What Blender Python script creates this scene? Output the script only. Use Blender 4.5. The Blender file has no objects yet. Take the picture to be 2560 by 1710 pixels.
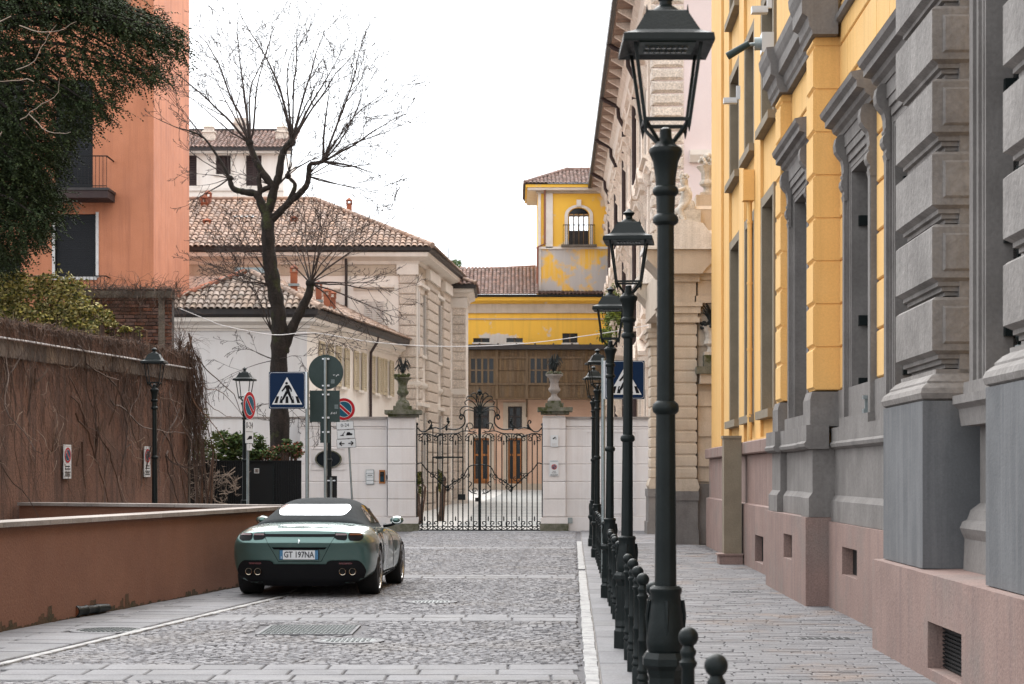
import bpy, bmesh, math, random
from mathutils import Vector, Matrix
from mathutils.bvhtree import BVHTree
sc = bpy.context.scene
COL = sc.collection
RND = random.Random(11)
PI = math.pi
# ---------------------------------------------------------------- camera
F, H0, CX, CH = 4835.0, 1188.0, 1280.0, 1.65      # focal length in photo pixels, horizon, centre, eye height
cam_d = bpy.data.cameras.new('camera'); cam = bpy.data.objects.new('camera', cam_d); COL.objects.link(cam)
cam.location = (0, 0, CH); cam.rotation_euler = (math.radians(90), 0, 0)
cam_d.sensor_width = 36; cam_d.lens = F/2560*36; cam_d.shift_y = (H0-855)/2560
cam_d.clip_end = 3000; cam_d.clip_start = .1
cam_d.dof.use_dof = True; cam_d.dof.focus_distance = 28; cam_d.dof.aperture_fstop = 6.5
sc.camera = cam
# ---------------------------------------------------------------- sky, sun, exposure
SUN_EL, SUN_AZ = math.radians(52), math.radians(-8)
w = bpy.data.worlds.new('World'); sc.world = w; w.use_nodes = True
nt = w.node_tree; nt.nodes.clear()
out = nt.nodes.new('ShaderNodeOutputWorld'); bg = nt.nodes.new('ShaderNodeBackground')
sky = nt.nodes.new('ShaderNodeTexSky'); sky.sky_type = 'NISHITA'; sky.sun_disc = False
sky.sun_elevation = SUN_EL; sky.sun_rotation = SUN_AZ; sky.dust_density = 6; sky.air_density = 1
hs = nt.nodes.new('ShaderNodeHueSaturation'); hs.inputs['Saturation'].default_value = .12
nt.links.new(sky.outputs[0], hs.inputs['Color'])
tc = nt.nodes.new('ShaderNodeTexCoord')
cl = nt.nodes.new('ShaderNodeTexNoise'); cl.inputs['Scale'].default_value = 2.2; cl.inputs['Detail'].default_value = 5
nt.links.new(tc.outputs['Generated'], cl.inputs['Vector'])
rp = nt.nodes.new('ShaderNodeValToRGB')
rp.color_ramp.elements[0].position = .3; rp.color_ramp.elements[0].color = (8.5, 8.85, 9.3, 1)
rp.color_ramp.elements[1].position = .7; rp.color_ramp.elements[1].color = (9.9, 10.2, 10.5, 1)
nt.links.new(cl.outputs['Fac'], rp.inputs['Fac'])
mx = nt.nodes.new('ShaderNodeMix'); mx.data_type = 'RGBA'; mx.inputs['Factor'].default_value = .85
nt.links.new(hs.outputs[0], mx.inputs['A']); nt.links.new(rp.outputs[0], mx.inputs['B'])
nt.links.new(mx.outputs['Result'], bg.inputs['Color']); bg.inputs['Strength'].default_value = .054
nt.links.new(bg.outputs[0], out.inputs[0])
sun_d = bpy.data.lights.new('sun', 'SUN'); sun = bpy.data.objects.new('sun', sun_d); COL.objects.link(sun)
sun_d.energy = 1.5; sun_d.angle = math.radians(80); sun_d.color = (1, .985, .965)
sun.rotation_euler = (-(PI/2-SUN_EL), 0, SUN_AZ); sun.location = (0, 60, 60)
sc.view_settings.view_transform = 'Standard'; sc.view_settings.look = 'None'
sc.view_settings.exposure = 2.1; sc.view_settings.gamma = 1; sc.view_settings.use_curve_mapping = False
sc.cycles.max_bounces = 6; sc.cycles.diffuse_bounces = 4; sc.cycles.glossy_bounces = 3
sc.cycles.transmission_bounces = 4; sc.cycles.use_denoising = True; sc.cycles.caustics_reflective = False

# ---------------------------------------------------------------- helpers
def pt(px, py, y): return Vector(((px-CX)/F*y, y, CH+(H0-py)/F*y))      # photo pixel at a measured depth
def xs(px, y): return (px-CX)/F*y
def zs(py, y): return CH+(H0-py)/F*y
def frame(p0, p1):
    """local x along p0->p1, y = left normal, z up"""
    d = Vector((p1[0]-p0[0], p1[1]-p0[1], 0)).normalized(); n = Vector((-d.y, d.x, 0))
    return Matrix(((d.x, n.x, 0, p0[0]), (d.y, n.y, 0, p0[1]), (0, 0, 1, 0), (0, 0, 0, 1)))
ORG = {}
def org(o):
    while o.parent: o = o.parent
    return o.location.copy()
def setp(o, label=None, cat=None, group=None, kind=None):
    if label: o['label'] = label
    if cat: o['category'] = cat
    if group: o['group'] = group
    if kind: o['kind'] = kind
    return o
def thing(name, label, cat, loc=(0, 0, 0), group=None, rz=0):
    o = bpy.data.objects.new(name, None); COL.objects.link(o); o.empty_display_size = .2
    o.location = loc; o.rotation_euler = (0, 0, rz)
    return setp(o, label, cat, group)
class MB:
    def __init__(s, M=None): s.V = []; s.Fc = []; s.M = M
    def add(s, vs, fs):
        b = len(s.V)
        s.V += [tuple(s.M @ Vector(v)) for v in vs] if s.M else [tuple(v) for v in vs]
        s.Fc += [tuple(i+b for i in f) for f in fs]
        return s
    def quad(s, a, b, c, d): return s.add([a, b, c, d], [(0, 1, 2, 3)])
    def poly(s, vs): return s.add(vs, [tuple(range(len(vs)))])
    def box(s, x0, x1, y0, y1, z0, z1):
        return s.add([(x0,y0,z0),(x1,y0,z0),(x1,y1,z0),(x0,y1,z0),(x0,y0,z1),(x1,y0,z1),(x1,y1,z1),(x0,y1,z1)],
                     [(0,3,2,1),(4,5,6,7),(0,1,5,4),(1,2,6,5),(2,3,7,6),(3,0,4,7)])
    def block(s, x0, x1, z0, z1, y0, y1, c=.02):
        """stone with chamfered front (front is +y)"""
        ys = y1-c
        return s.add([(x0,y0,z0),(x1,y0,z0),(x1,y0,z1),(x0,y0,z1),(x0,ys,z0),(x1,ys,z0),(x1,ys,z1),(x0,ys,z1),
                      (x0+c,y1,z0+c),(x1-c,y1,z0+c),(x1-c,y1,z1-c),(x0+c,y1,z1-c)],
                     [(3,2,1,0),(0,1,5,4),(1,2,6,5),(2,3,7,6),(3,0,4,7),(4,5,9,8),(5,6,10,9),(6,7,11,10),(7,4,8,11),(8,9,10,11)])
    def prism(s, poly, a0, a1, ax='x'):
        """extrude a 2D polygon. ax x: poly=(y,z); y: poly=(x,z); z: poly=(x,y)"""
        n = len(poly)
        def mk(p, a): return (a, p[0], p[1]) if ax == 'x' else (p[0], a, p[1]) if ax == 'y' else (p[0], p[1], a)
        vs = [mk(p, a0) for p in poly]+[mk(p, a1) for p in poly]
        return s.add(vs, [tuple(range(n-1, -1, -1)), tuple(range(n, 2*n))]+[(i, (i+1) % n, (i+1) % n+n, i+n) for i in range(n)])
    def tube(s, pts, r, n=6, cap=True):
        pts = [Vector(p) for p in pts]; m = len(pts)
        rr = r if isinstance(r, (list, tuple)) else [r]*m
        vs = []; fs = []; up = None
        for i, p in enumerate(pts):
            t = (pts[min(i+1, m-1)]-pts[max(i-1, 0)])
            t = t.normalized() if t.length > 1e-9 else Vector((0, 0, 1))
            if up is None:
                up = Vector((0, 0, 1)) if abs(t.z) < .9 else Vector((1, 0, 0))
            a = (up-t*up.dot(t)); a = a.normalized() if a.length > 1e-6 else t.orthogonal().normalized()
            b = t.cross(a); up = a
            for k in range(n):
                an = 2*PI*k/n; vs.append(p+(a*math.cos(an)+b*math.sin(an))*rr[i])
        for i in range(m-1):
            for k in range(n):
                k2 = (k+1) % n
                fs.append((i*n+k, i*n+k2, (i+1)*n+k2, (i+1)*n+k))
        if cap: fs += [tuple(range(n-1, -1, -1)), tuple((m-1)*n+k for k in range(n))]
        return s.add(vs, fs)
    def lathe(s, prof, c=(0, 0, 0), n=16, rot=0, sq=None):
        """profile of (r, z); sq(angle)->radius multiplier"""
        vs = []; fs = []; m = len(prof)
        for r, z in prof:
            for k in range(n):
                a = 2*PI*k/n+rot; q = sq(a) if sq else 1
                vs.append((c[0]+math.cos(a)*r*q, c[1]+math.sin(a)*r*q, c[2]+z))
        for i in range(m-1):
            for k in range(n):
                k2 = (k+1) % n; fs.append((i*n+k, i*n+k2, (i+1)*n+k2, (i+1)*n+k))
        fs += [tuple(range(n-1, -1, -1)), tuple((m-1)*n+k for k in range(n))]
        return s.add(vs, fs)
    def ball(s, c, r, n=12, m=8, sz=1):
        prof = [(max(r*math.sin(PI*i/m), 1e-4), -r*sz*math.cos(PI*i/m)) for i in range(m+1)]
        return s.lathe(prof, c, n)
    def bar(s, a, b, w, h=None):
        """square bar between two points"""
        h = h or w; a = Vector(a); b = Vector(b); t = (b-a).normalized()
        u = t.cross(Vector((0, 0, 1))) if abs(t.z) < .95 else Vector((1, 0, 0)); u.normalize(); v = u.cross(t)
        vs = [p+u*x*w/2+v*y*h/2 for p in (a, b) for x, y in ((-1, -1), (1, -1), (1, 1), (-1, 1))]
        return s.add(vs, [(3,2,1,0),(4,5,6,7),(0,1,5,4),(1,2,6,5),(2,3,7,6),(3,0,4,7)])
    def mesh(s, name, off=None, smooth=False):
        me = bpy.data.meshes.new(name)
        V = [(v[0]-off[0], v[1]-off[1], v[2]-off[2]) for v in s.V] if off else s.V
        me.from_pydata(V, [], s.Fc); me.update()
        if smooth:
            me.polygons.foreach_set('use_smooth', [True]*len(me.polygons))
            try: me.set_sharp_from_angle(angle=math.radians(40))
            except Exception: pass
        return me
    def build(s, name, mat, parent=None, smooth=False, fix=False):
        off = org(parent) if parent else None
        me = s.mesh(name, off, smooth)
        if fix:
            bm = bmesh.new(); bm.from_mesh(me); bmesh.ops.recalc_face_normals(bm, faces=bm.faces); bm.to_mesh(me); bm.free()
        me.materials.append(mat)
        o = bpy.data.objects.new(name, me); COL.objects.link(o)
        if parent: o.parent = parent
        return o
    def top(s, name, mat, label, cat, group=None, kind=None, smooth=False, fix=False):
        """a thing that is one mesh; origin moved to its base"""
        xs_ = [v[0] for v in s.V]; ys_ = [v[1] for v in s.V]; z0 = min(v[2] for v in s.V)
        c = ((min(xs_)+max(xs_))/2, (min(ys_)+max(ys_))/2, z0)
        me = s.mesh(name, c, smooth)
        if fix:
            bm = bmesh.new(); bm.from_mesh(me); bmesh.ops.recalc_face_normals(bm, faces=bm.faces); bm.to_mesh(me); bm.free()
        me.materials.append(mat)
        o = bpy.data.objects.new(name, me); COL.objects.link(o); o.location = c
        return setp(o, label, cat, group, kind)
def piece(name, me, Mw, parent):
    """one of many alike pieces sharing mesh data; Mw = world matrix"""
    o = bpy.data.objects.new(name, me); COL.objects.link(o)
    if parent:
        o.parent = parent; o.matrix_local = Matrix.Translation(-org(parent)) @ Mw
    else: o.matrix_world = Mw
    return o
def copy_tree(o, parent=None):
    c = o.copy(); COL.objects.link(c); c.parent = parent
    for ch in list(o.children): copy_tree(ch, c)
    return c
def wall_open(mb, x0, x1, z0, z1, ops, t=.4, y=0):
    """wall face in local xz at y (outside = +y) with openings (a,b,c,d) and reveals of depth t"""
    X = sorted({x0, x1, *[v for o in ops for v in o[:2]]}); Z = sorted({z0, z1, *[v for o in ops for v in o[2:4]]})
    for i in range(len(X)-1):
        for j in range(len(Z)-1):
            cx, cz = (X[i]+X[i+1])/2, (Z[j]+Z[j+1])/2
            if any(o[0] < cx < o[1] and o[2] < cz < o[3] for o in ops): continue
            mb.quad((X[i+1], y, Z[j]), (X[i], y, Z[j]), (X[i], y, Z[j+1]), (X[i+1], y, Z[j+1]))
    for a, b, c, d in [o[:4] for o in ops]:
        mb.quad((a, y, c), (a, y-t, c), (a, y-t, d), (a, y, d)); mb.quad((b, y-t, c), (b, y, c), (b, y, d), (b, y-t, d))
        mb.quad((a, y, c), (b, y, c), (b, y-t, c), (a, y-t, c)); mb.quad((a, y-t, d), (b, y-t, d), (b, y, d), (a, y, d))
# ---------------------------------------------------------------- materials
MATS = {}
def pm(name, c1, c2=None, scale=2.5, rough=.85, bump=.15, bsc=60, streak=None, streak_amt=.5, grain=.12, spec=.3,
       metal=0, rand=0, c3=None, c3_scale=1.2, c3_lo=.55, c3_hi=.62, coat=0, stretch=(1, 1, 1), disp=.004):
    if name in MATS: return MATS[name]
    m = bpy.data.materials.new(name); m.use_nodes = True; MATS[name] = m
    n = m.node_tree.nodes; l = m.node_tree.links; b = n['Principled BSDF']
    b.inputs['Roughness'].default_value = rough; b.inputs['Metallic'].default_value = metal
    b.inputs['Specular IOR Level'].default_value = spec
    if coat: b.inputs['Coat Weight'].default_value = coat; b.inputs['Coat Roughness'].default_value = .04
    g = n.new('ShaderNodeNewGeometry')
    def noise(scl, det=5, st=None, rgh=.55):
        t = n.new('ShaderNodeTexNoise'); t.inputs['Scale'].default_value = scl; t.inputs['Detail'].default_value = det
        t.inputs['Roughness'].default_value = rgh
        if st:
            mp = n.new('ShaderNodeMapping'); mp.inputs['Scale'].default_value = st
            l.new(g.outputs['Position'], mp.inputs[0]); l.new(mp.outputs[0], t.inputs['Vector'])
        else: l.new(g.outputs['Position'], t.inputs['Vector'])
        return t.outputs['Fac']
    def mr(v, a, b_, c=0, d=1):
        q = n.new('ShaderNodeMapRange'); q.inputs[1].default_value = a; q.inputs[2].default_value = b_
        q.inputs[3].default_value = c; q.inputs[4].default_value = d; l.new(v, q.inputs[0]); return q.outputs[0]
    def mix(fac, A, B, mode='MIX'):
        q = n.new('ShaderNodeMix'); q.data_type = 'RGBA'; q.blend_type = mode
        for s_, v in (('Factor', fac), ('A', A), ('B', B)):
            if isinstance(v, (int, float)): q.inputs[s_].default_value = v
            elif isinstance(v, tuple): q.inputs[s_].default_value = (*v[:3], 1)
            else: l.new(v, q.inputs[s_])
        return q.outputs['Result']
    def math_(op, a, b_):
        q = n.new('ShaderNodeMath'); q.operation = op
        for i, v in enumerate((a, b_)):
            if isinstance(v, (int, float)): q.inputs[i].default_value = v
            else: l.new(v, q.inputs[i])
        return q.outputs[0]
    col = c1
    if c2: col = mix(mr(noise(scale, 6, stretch if stretch != (1, 1, 1) else None), .33, .67), c1, c2)
    if c3: col = mix(mr(noise(c3_scale, 8, None, .6), c3_lo, c3_hi), col, c3)
    if streak:
        col = mix(math_('MULTIPLY', mr(noise(1, 5, (5, 5, .25), .65), .48, .72), streak_amt), col, streak)
    if rand:
        oi = n.new('ShaderNodeObjectInfo')
        r = math_('FRACT', math_('ADD', oi.outputs['Random'], g.outputs['Random Per Island']), 0)
        col = mix(1.0, col, mr(r, 0, 1, 1-rand, 1+rand*.7), 'MULTIPLY')
        r2 = math_('FRACT', math_('MULTIPLY', r, 7.31), 0)
        hsn = n.new('ShaderNodeHueSaturation'); l.new(mr(r2, 0, 1, 1-rand*.6, 1+rand*.6), hsn.inputs['Saturation']); l.new(col, hsn.inputs['Color']) if not isinstance(col, tuple) else None
        col = hsn.outputs[0]
    if grain:
        fine = noise(bsc, 4)
        col = mix(1.0, col, mr(fine, .3, .7, 1-grain, 1+grain), 'MULTIPLY')
    if isinstance(col, tuple): b.inputs['Base Color'].default_value = (*col[:3], 1)
    else: l.new(col, b.inputs['Base Color'])
    if bump:
        bn = n.new('ShaderNodeBump'); bn.inputs['Strength'].default_value = bump; bn.inputs['Distance'].default_value = disp*5
        l.new(noise(bsc*.6, 6), bn.inputs['Height']); l.new(bn.outputs[0], b.inputs['Normal'])
    if rough > .15:
        l.new(mr(noise(scale*3, 4), .3, .7, max(0, rough-.07), min(1, rough+.07)), b.inputs['Roughness'])
    return m
def flat(name, c, rough=.5, metal=0, spec=.5, coat=0, trans=0, emit=0):
    if name in MATS: return MATS[name]
    m = bpy.data.materials.new(name); m.use_nodes = True; MATS[name] = m
    b = m.node_tree.nodes['Principled BSDF']
    b.inputs['Base Color'].default_value = (*c, 1); b.inputs['Roughness'].default_value = rough
    b.inputs['Metallic'].default_value = metal; b.inputs['Specular IOR Level'].default_value = spec
    b.inputs['Transmission Weight'].default_value = trans
    if coat: b.inputs['Coat Weight'].default_value = coat; b.inputs['Coat Roughness'].default_value = .03
    return m
m_orange = pm('orange_render', (.53, .215, .12), (.47, .185, .10), 1.2, streak=(.30, .115, .07), streak_amt=.6, bsc=45, bump=.25, c3=(.44, .175, .10), c3_scale=.5, c3_lo=.5, c3_hi=.7)
m_brown = pm('brown_render', (.27, .115, .066), (.22, .09, .052), 1.6, bsc=55, bump=.3, grain=.2, streak=(.15, .065, .04), streak_amt=.5)
m_ivywall = pm('rough_brown_render', (.175, .09, .062), (.11, .062, .044), 1.1, bsc=38, bump=.7, grain=.4, streak=(.05, .03, .024), streak_amt=1.0)
m_concrete = pm('weathered_concrete', (.19, .16, .13), (.09, .074, .062), 2, bsc=30, grain=.25, bump=.4)
m_coping = pm('coping_stone', (.31, .275, .25), (.235, .20, .18), 4, bsc=60, grain=.2, rand=.15)
m_white_wall = pm('pale_pink_render', (.655, .625, .61), (.61, .58, .565), .8, bsc=50, grain=.05, bump=.08, streak=(.52, .44, .41), streak_amt=.25)
m_cream = pm('cream_render', (.80, .745, .69), (.76, .70, .645), .9, bsc=50, grain=.05, bump=.08, streak=(.55, .46, .39), streak_amt=.25)
m_cream_stone = pm('cream_rough_stone', (.64, .56, .485), (.56, .48, .415), 5, bsc=22, grain=.3, bump=.8, rand=.1)
m_trim = pm('cream_trim', (.76, .70, .64), (.68, .62, .56), 3, bsc=60, grain=.08, bump=.1)
m_gatewall = pm('pale_plaster_block', (.68, .64, .625), (.635, .595, .58), 1.5, bsc=45, grain=.05, bump=.08, streak=(.50, .42, .38), streak_amt=.35, rand=.05)
m_palazzo = pm('ornate_cream_stone', (.77, .67, .58), (.68, .57, .48), 3, bsc=30, grain=.18, bump=.2, streak=(.42, .30, .21), streak_amt=.4)
m_pink = pm('pink_render', (.70, .59, .575), (.66, .55, .535), .8, bsc=40, grain=.04, bump=.08)
m_portal = pm('ochre_portal_stone', (.52, .44, .355), (.44, .365, .29), 2, bsc=40, grain=.1, bump=.15, streak=(.30, .24, .18), streak_amt=.4)
m_bleach = pm('bleached_stone', (.74, .70, .66), (.60, .56, .52), 3, bsc=30, grain=.15, bump=.25, streak=(.3, .27, .22), streak_amt=.4)
m_statue = pm('weathered_statue_stone', (.56, .51, .45), (.36, .32, .27), 6, bsc=40, grain=.2, bump=.3)
m_yold = pm('weathered_yellow_render', (.86, .50, .07), (.82, .47, .075), .6, bsc=40, grain=.06, bump=.1, c3=(.60, .55, .50), c3_scale=.42, c3_lo=.60, c3_hi=.63, streak=(.45, .28, .08), streak_amt=.3)
m_yclean = pm('worn_yellow_render', (.88, .52, .075), (.83, .48, .08), .8, bsc=40, grain=.05, bump=.1, c3=(.66, .55, .42), c3_scale=.9, c3_lo=.58, c3_hi=.66)
m_yellow = pm('yellow_ochre_render', (.75, .455, .165), (.71, .425, .15), .7, bsc=55, grain=.06, bump=.25, streak=(.54, .315, .11), streak_amt=.5, c3=(.73, .465, .19), c3_scale=.6, c3_lo=.48, c3_hi=.66)
m_taupe = pm('taupe_stone', (.24, .20, .145), (.20, .165, .12), 3, bsc=70, grain=.12, bump=.2)
m_grey = pm('grey_stone', (.205, .19, .18), (.15, .138, .130), 2.0, bsc=30, grain=.10, bump=.3, streak=(.115, .105, .10), streak_amt=.6)
m_grey2 = pm('rough_grey_stone', (.27, .25, .235), (.175, .16, .15), 1.6, bsc=24, grain=.13, bump=.6, rand=.10, streak=(.13, .118, .11), streak_amt=.5)
m_blue_grey = pm('painted_grey_render', (.135, .138, .143), (.105, .108, .113), 2, bsc=60, grain=.08, bump=.2, streak=(.19, .19, .195), streak_amt=.8)
m_pgran = pm('pink_granite', (.285, .195, .168), (.225, .152, .132), 1.1, bsc=55, grain=.22, bump=.25, streak=(.185, .13, .12), streak_amt=.7, rough=.75, c3=(.21, .17, .152), c3_scale=.9, c3_lo=.5, c3_hi=.7)
m_iron = pm('dark_green_paint', (.0045, .0075, .0078), (.007, .011, .011), 6, rough=.46, bsc=120, grain=.15, bump=.1, spec=.2)
m_black = flat('black_metal', (.007, .0075, .008), .6, spec=.25)
m_gutter = pm('dark_gutter_metal', (.045, .038, .037), (.03, .027, .028), 4, rough=.5, bsc=40, grain=.1, bump=.05)
m_tile = pm('terracotta_tile', (.36, .255, .195), (.26, .18, .138), 7, bsc=45, grain=.25, bump=.3, rand=.28, c3=(.16, .13, .10), c3_scale=3, c3_lo=.58, c3_hi=.75)
m_tile_old = pm('mossy_terracotta_tile', (.31, .24, .195), (.21, .16, .13), 6, bsc=45, grain=.3, bump=.35, rand=.36, c3=(.10, .085, .065), c3_scale=3.5, c3_lo=.52, c3_hi=.68)
m_tile_red = pm('dark_red_tile', (.25, .16, .13), (.18, .115, .096), 7, bsc=45, grain=.25, bump=.3, rand=.3)
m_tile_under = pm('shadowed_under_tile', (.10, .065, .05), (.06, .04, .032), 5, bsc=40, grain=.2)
m_terra = pm('orange_terracotta', (.32, .12, .07), (.25, .095, .058), 4, bsc=50, grain=.15, rand=.15)
m_wood = pm('weathered_brown_wood', (.175, .118, .068), (.11, .074, .044), 3, bsc=30, grain=.25, bump=.3, rand=.18, stretch=(6, 6, .6), streak=(.10, .06, .035), streak_amt=.7)
m_door = pm('varnished_door_wood', (.38, .15, .04), (.30, .115, .03), 4, rough=.4, bsc=40, grain=.15)
m_peach = pm('peach_render', (.62, .42, .31), (.56, .37, .27), 1, bsc=40, grain=.06)
m_glass = flat('dark_window_glass', (.012, .015, .018), .12, spec=.3)
m_glass2 = flat('pale_window_glass', (.10, .12, .13), .08, spec=.9)
m_shut_cream = pm('cream_shutter_paint', (.55, .47, .34), (.50, .42, .30), 4, bsc=40, grain=.08)
m_shut_brown = pm('brown_shutter_paint', (.055, .038, .036), (.045, .03, .03), 4, bsc=40, grain=.1)
m_shut_white = pm('pale_shutter_paint', (.60, .55, .51), None, bsc=40, grain=.05)
m_roller = flat('dark_roller_shutter', (.011, .012, .015), .55, spec=.25)
m_whitestone = pm('white_marble_frame', (.62, .61, .60), (.52, .51, .50), 4, bsc=40, grain=.1)
m_cobble = pm('porphyry_cobble', (.188, .183, .190), (.155, .151, .158), 1.0, rough=.72, bsc=60, grain=.25, bump=.35, rand=.13, spec=.22, c3=(.172, .162, .160), c3_scale=.5, c3_lo=.5, c3_hi=.65)
m_joint = pm('road_joint_sand', (.11, .106, .112), (.08, .077, .082), 6, bsc=80, grain=.3)
m_slab = pm('grey_paving_slab', (.172, .170, .177), (.14, .138, .145), 1.2, rough=.72, bsc=50, grain=.2, bump=.25, rand=.14, spec=.22, c3=(.15, .145, .145), c3_scale=1.0, c3_lo=.5, c3_hi=.75)
m_pave = pm('pavement_stone', (.20, .194, .198), (.155, .149, .153), .9, rough=.72, bsc=50, grain=.2, bump=.25, rand=.14, spec=.22, c3=(.22, .178, .155), c3_scale=.9, c3_lo=.54, c3_hi=.68)
m_pjoint = pm('pavement_joint', (.23, .21, .195), (.13, .12, .115), 4, bsc=60, grain=.25)
m_wpaint = pm('worn_white_paint', (.34, .335, .33), (.26, .256, .252), 9, rough=.7, bsc=60, grain=.2, bump=.3, c3=(.20, .195, .195), c3_scale=5, c3_lo=.5, c3_hi=.6)
m_ground = pm('asphalt', (.12, .115, .115), (.09, .087, .088), 3, bsc=80, grain=.3)
m_court = pm('courtyard_granite', (.50, .485, .46), (.43, .415, .395), 2, bsc=40, grain=.12)
m_court_d = pm('courtyard_cobble', (.27, .28, .28), (.21, .22, .22), 9, bsc=30, grain=.3)
m_bark = pm('dark_bark', (.030, .022, .018), (.013, .010, .008), 9, bsc=26, grain=.4, bump=1.0, rough=.95, c3=(.036, .040, .014), c3_scale=2.5, c3_lo=.56, c3_hi=.68, stretch=(1, 1, .3))
m_twig = pm('bare_twig', (.05, .036, .03), (.035, .025, .022), 8, bsc=40, grain=.2, bump=0)
m_vine = pm('dry_vine', (.135, .085, .062), (.08, .052, .04), 6, bsc=40, grain=.2, bump=0, rand=.4)
m_vine_pale = pm('pale_dry_twig', (.36, .28, .22), (.25, .19, .15), 6, bsc=40, grain=.2, bump=0)
m_brick = pm('old_brown_brick', (.19, .095, .07), (.13, .068, .052), 6, bsc=35, grain=.3, bump=.4, rand=.4)
m_mortar = pm('dark_mortar', (.07, .06, .055), (.05, .043, .04), 6, bsc=50, grain=.3)
m_moss = pm('moss', (.065, .07, .02), (.035, .04, .014), 8, bsc=40, grain=.4, bump=.8)
m_mossstone = pm('mossy_stone', (.17, .16, .13), (.09, .09, .06), 5, bsc=40, grain=.3, bump=.5, c3=(.05, .055, .02), c3_scale=4, c3_lo=.5, c3_hi=.6)
m_galv = pm('galvanised_steel', (.30, .34, .345), (.24, .275, .28), 5, rough=.42, metal=.6, bsc=50, grain=.1, bump=0)
m_alu = flat('bare_aluminium', (.55, .56, .57), .35, metal=.9)
m_sback = pm('dark_green_sign_back', (.020, .036, .034), (.026, .044, .042), 3, rough=.5, bsc=50, grain=.08, bump=0)
m_sblue = flat('sign_blue', (.003, .016, .050), .5, spec=.12)
m_nblue = flat('sign_light_blue', (.012, .075, .12), .5, spec=.12)
m_sred = flat('sign_red', (.36, .010, .016), .5, spec=.12)
m_swhite = flat('sign_white', (.58, .59, .60), .45)
m_sblack = flat('sign_black', (.006, .006, .008), .6, spec=.12)
m_wire = flat('white_cable', (.62, .60, .60), .5)
def leafmat(name, c1, c2, tr=.25):
    m = pm(name, c1, c2, 3, rough=.75, grain=0, bump=0, rand=.35, spec=.1)
    return m
m_yew = leafmat('yew_needles', (.024, .037, .018), (.042, .054, .021))
m_bush = leafmat('yellow_green_leaves', (.50, .43, .17), (.30, .28, .10))
m_green = leafmat('shrub_leaves', (.055, .10, .035), (.10, .135, .05))
m_redleaf = leafmat('reddish_leaves', (.30, .10, .08), (.22, .12, .07))
m_plant = leafmat('dark_agave', (.022, .026, .026), (.035, .036, .034))
# ---------------------------------------------------------------- ground, road, pavement
def inframe(x, y, z, m=30):
    px = CX+x/y*F; py = H0-(z-CH)/y*F
    return -m < px < 2560+m and -m < py < 1710+m
setp(MB().quad((-300, -60, -.05), (300, -60, -.05), (300, 600, -.05), (-300, 600, -.05)).build('ground', m_ground), kind='structure')
S0 = .0305                                         # street direction dx/dy
def xr(y): return .64+.0314*(y-15.3)               # white line along the right of the carriageway
def xl(y): return -4.47+.143*(y-16.9) if y < 27 else -3.03
def xramp(y): return -5.37+.1639*(y-20.3)          # foot of the ramp wall
road = setp(MB().poly([(-9, 2, -.016), (1.4, 2, -.016), (2.4, 57.9, -.016), (-7.5, 57.9, -.016), (-7.5, 34, -.016), (-9, 20, -.016)]).build('road', m_joint), kind='structure')
pav = setp(MB().poly([(xr(2)+.06, 2, -.01), (6.5, 2, -.01), (6.5, 57.9, -.01), (xr(57.9)+.06, 57.9, -.01)]).build('pavement', m_pjoint), kind='structure')
HOLES = [(-1.63, 19.3, .36, .36), (-1.05, 25.2, .33, .33), (-4.3, 20.6, .40, .40), (-2.16, 20.65, .58, .68)]
def in_hole(x, y, p=.0): return any(((x-a)/(c+p))**2+((y-b)/(d+p))**2 < 1 for a, b, c, d in HOLES[:3]) or (abs(x+2.16) < .56+p and abs(y-20.65) < .68+p)
def stone(mb, x, y, a, hu, hv, z, c=.012, t=(0, 0)):
    ca, sa = math.cos(a), math.sin(a)
    vs = []
    for k, (u, v, zz) in enumerate([(-1,-1,-.02),(1,-1,-.02),(1,1,-.02),(-1,1,-.02)]):
        vs.append((x+ca*u*hu-sa*v*hv, y+sa*u*hu+ca*v*hv, -.02))
    for u, v in ((-1,-1),(1,-1),(1,1),(-1,1)):
        du, dv = u*(hu-c*.4), v*(hv-c*.4)
        vs.append((x+ca*du-sa*dv, y+sa*du+ca*dv, z-c*.7))
    for u, v in ((-1,-1),(1,-1),(1,1),(-1,1)):
        du, dv = u*(hu-c*1.3), v*(hv-c*1.3)
        vs.append((x+ca*du-sa*dv, y+sa*du+ca*dv, z+du*t[0]+dv*t[1]))
    mb.add(vs, [(0,1,5,4),(1,2,6,5),(2,3,7,6),(3,0,4,7),(4,5,9,8),(5,6,10,9),(6,7,11,10),(7,4,8,11),(8,9,10,11)])
def spread(name, parent, mat, specs, n_ind=300, c=.012, stuff=None):
    """specs (x,y,a,hu,hv,z,t): the nearest n_ind in view as pieces, the rest joined"""
    key = sorted(range(len(specs)), key=lambda i: (0 if inframe(specs[i][0], specs[i][1], 0, 10) else 1, specs[i][1]))
    ind = set(key[:n_ind]); rest = MB()
    for i, s_ in enumerate(specs):
        if i in ind:
            b = MB(); stone(b, 0, 0, s_[2], s_[3], s_[4], s_[5], c, s_[6])
            me = b.mesh(name); me.materials.append(mat)
            piece(name, me, Matrix.Translation((s_[0], s_[1], 0)), parent)
        else: stone(rest, *s_[:6], c, s_[6])
    if rest.V:
        o = rest.build(stuff or name+'_field', mat, parent); o['kind'] = 'stuff'
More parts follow.
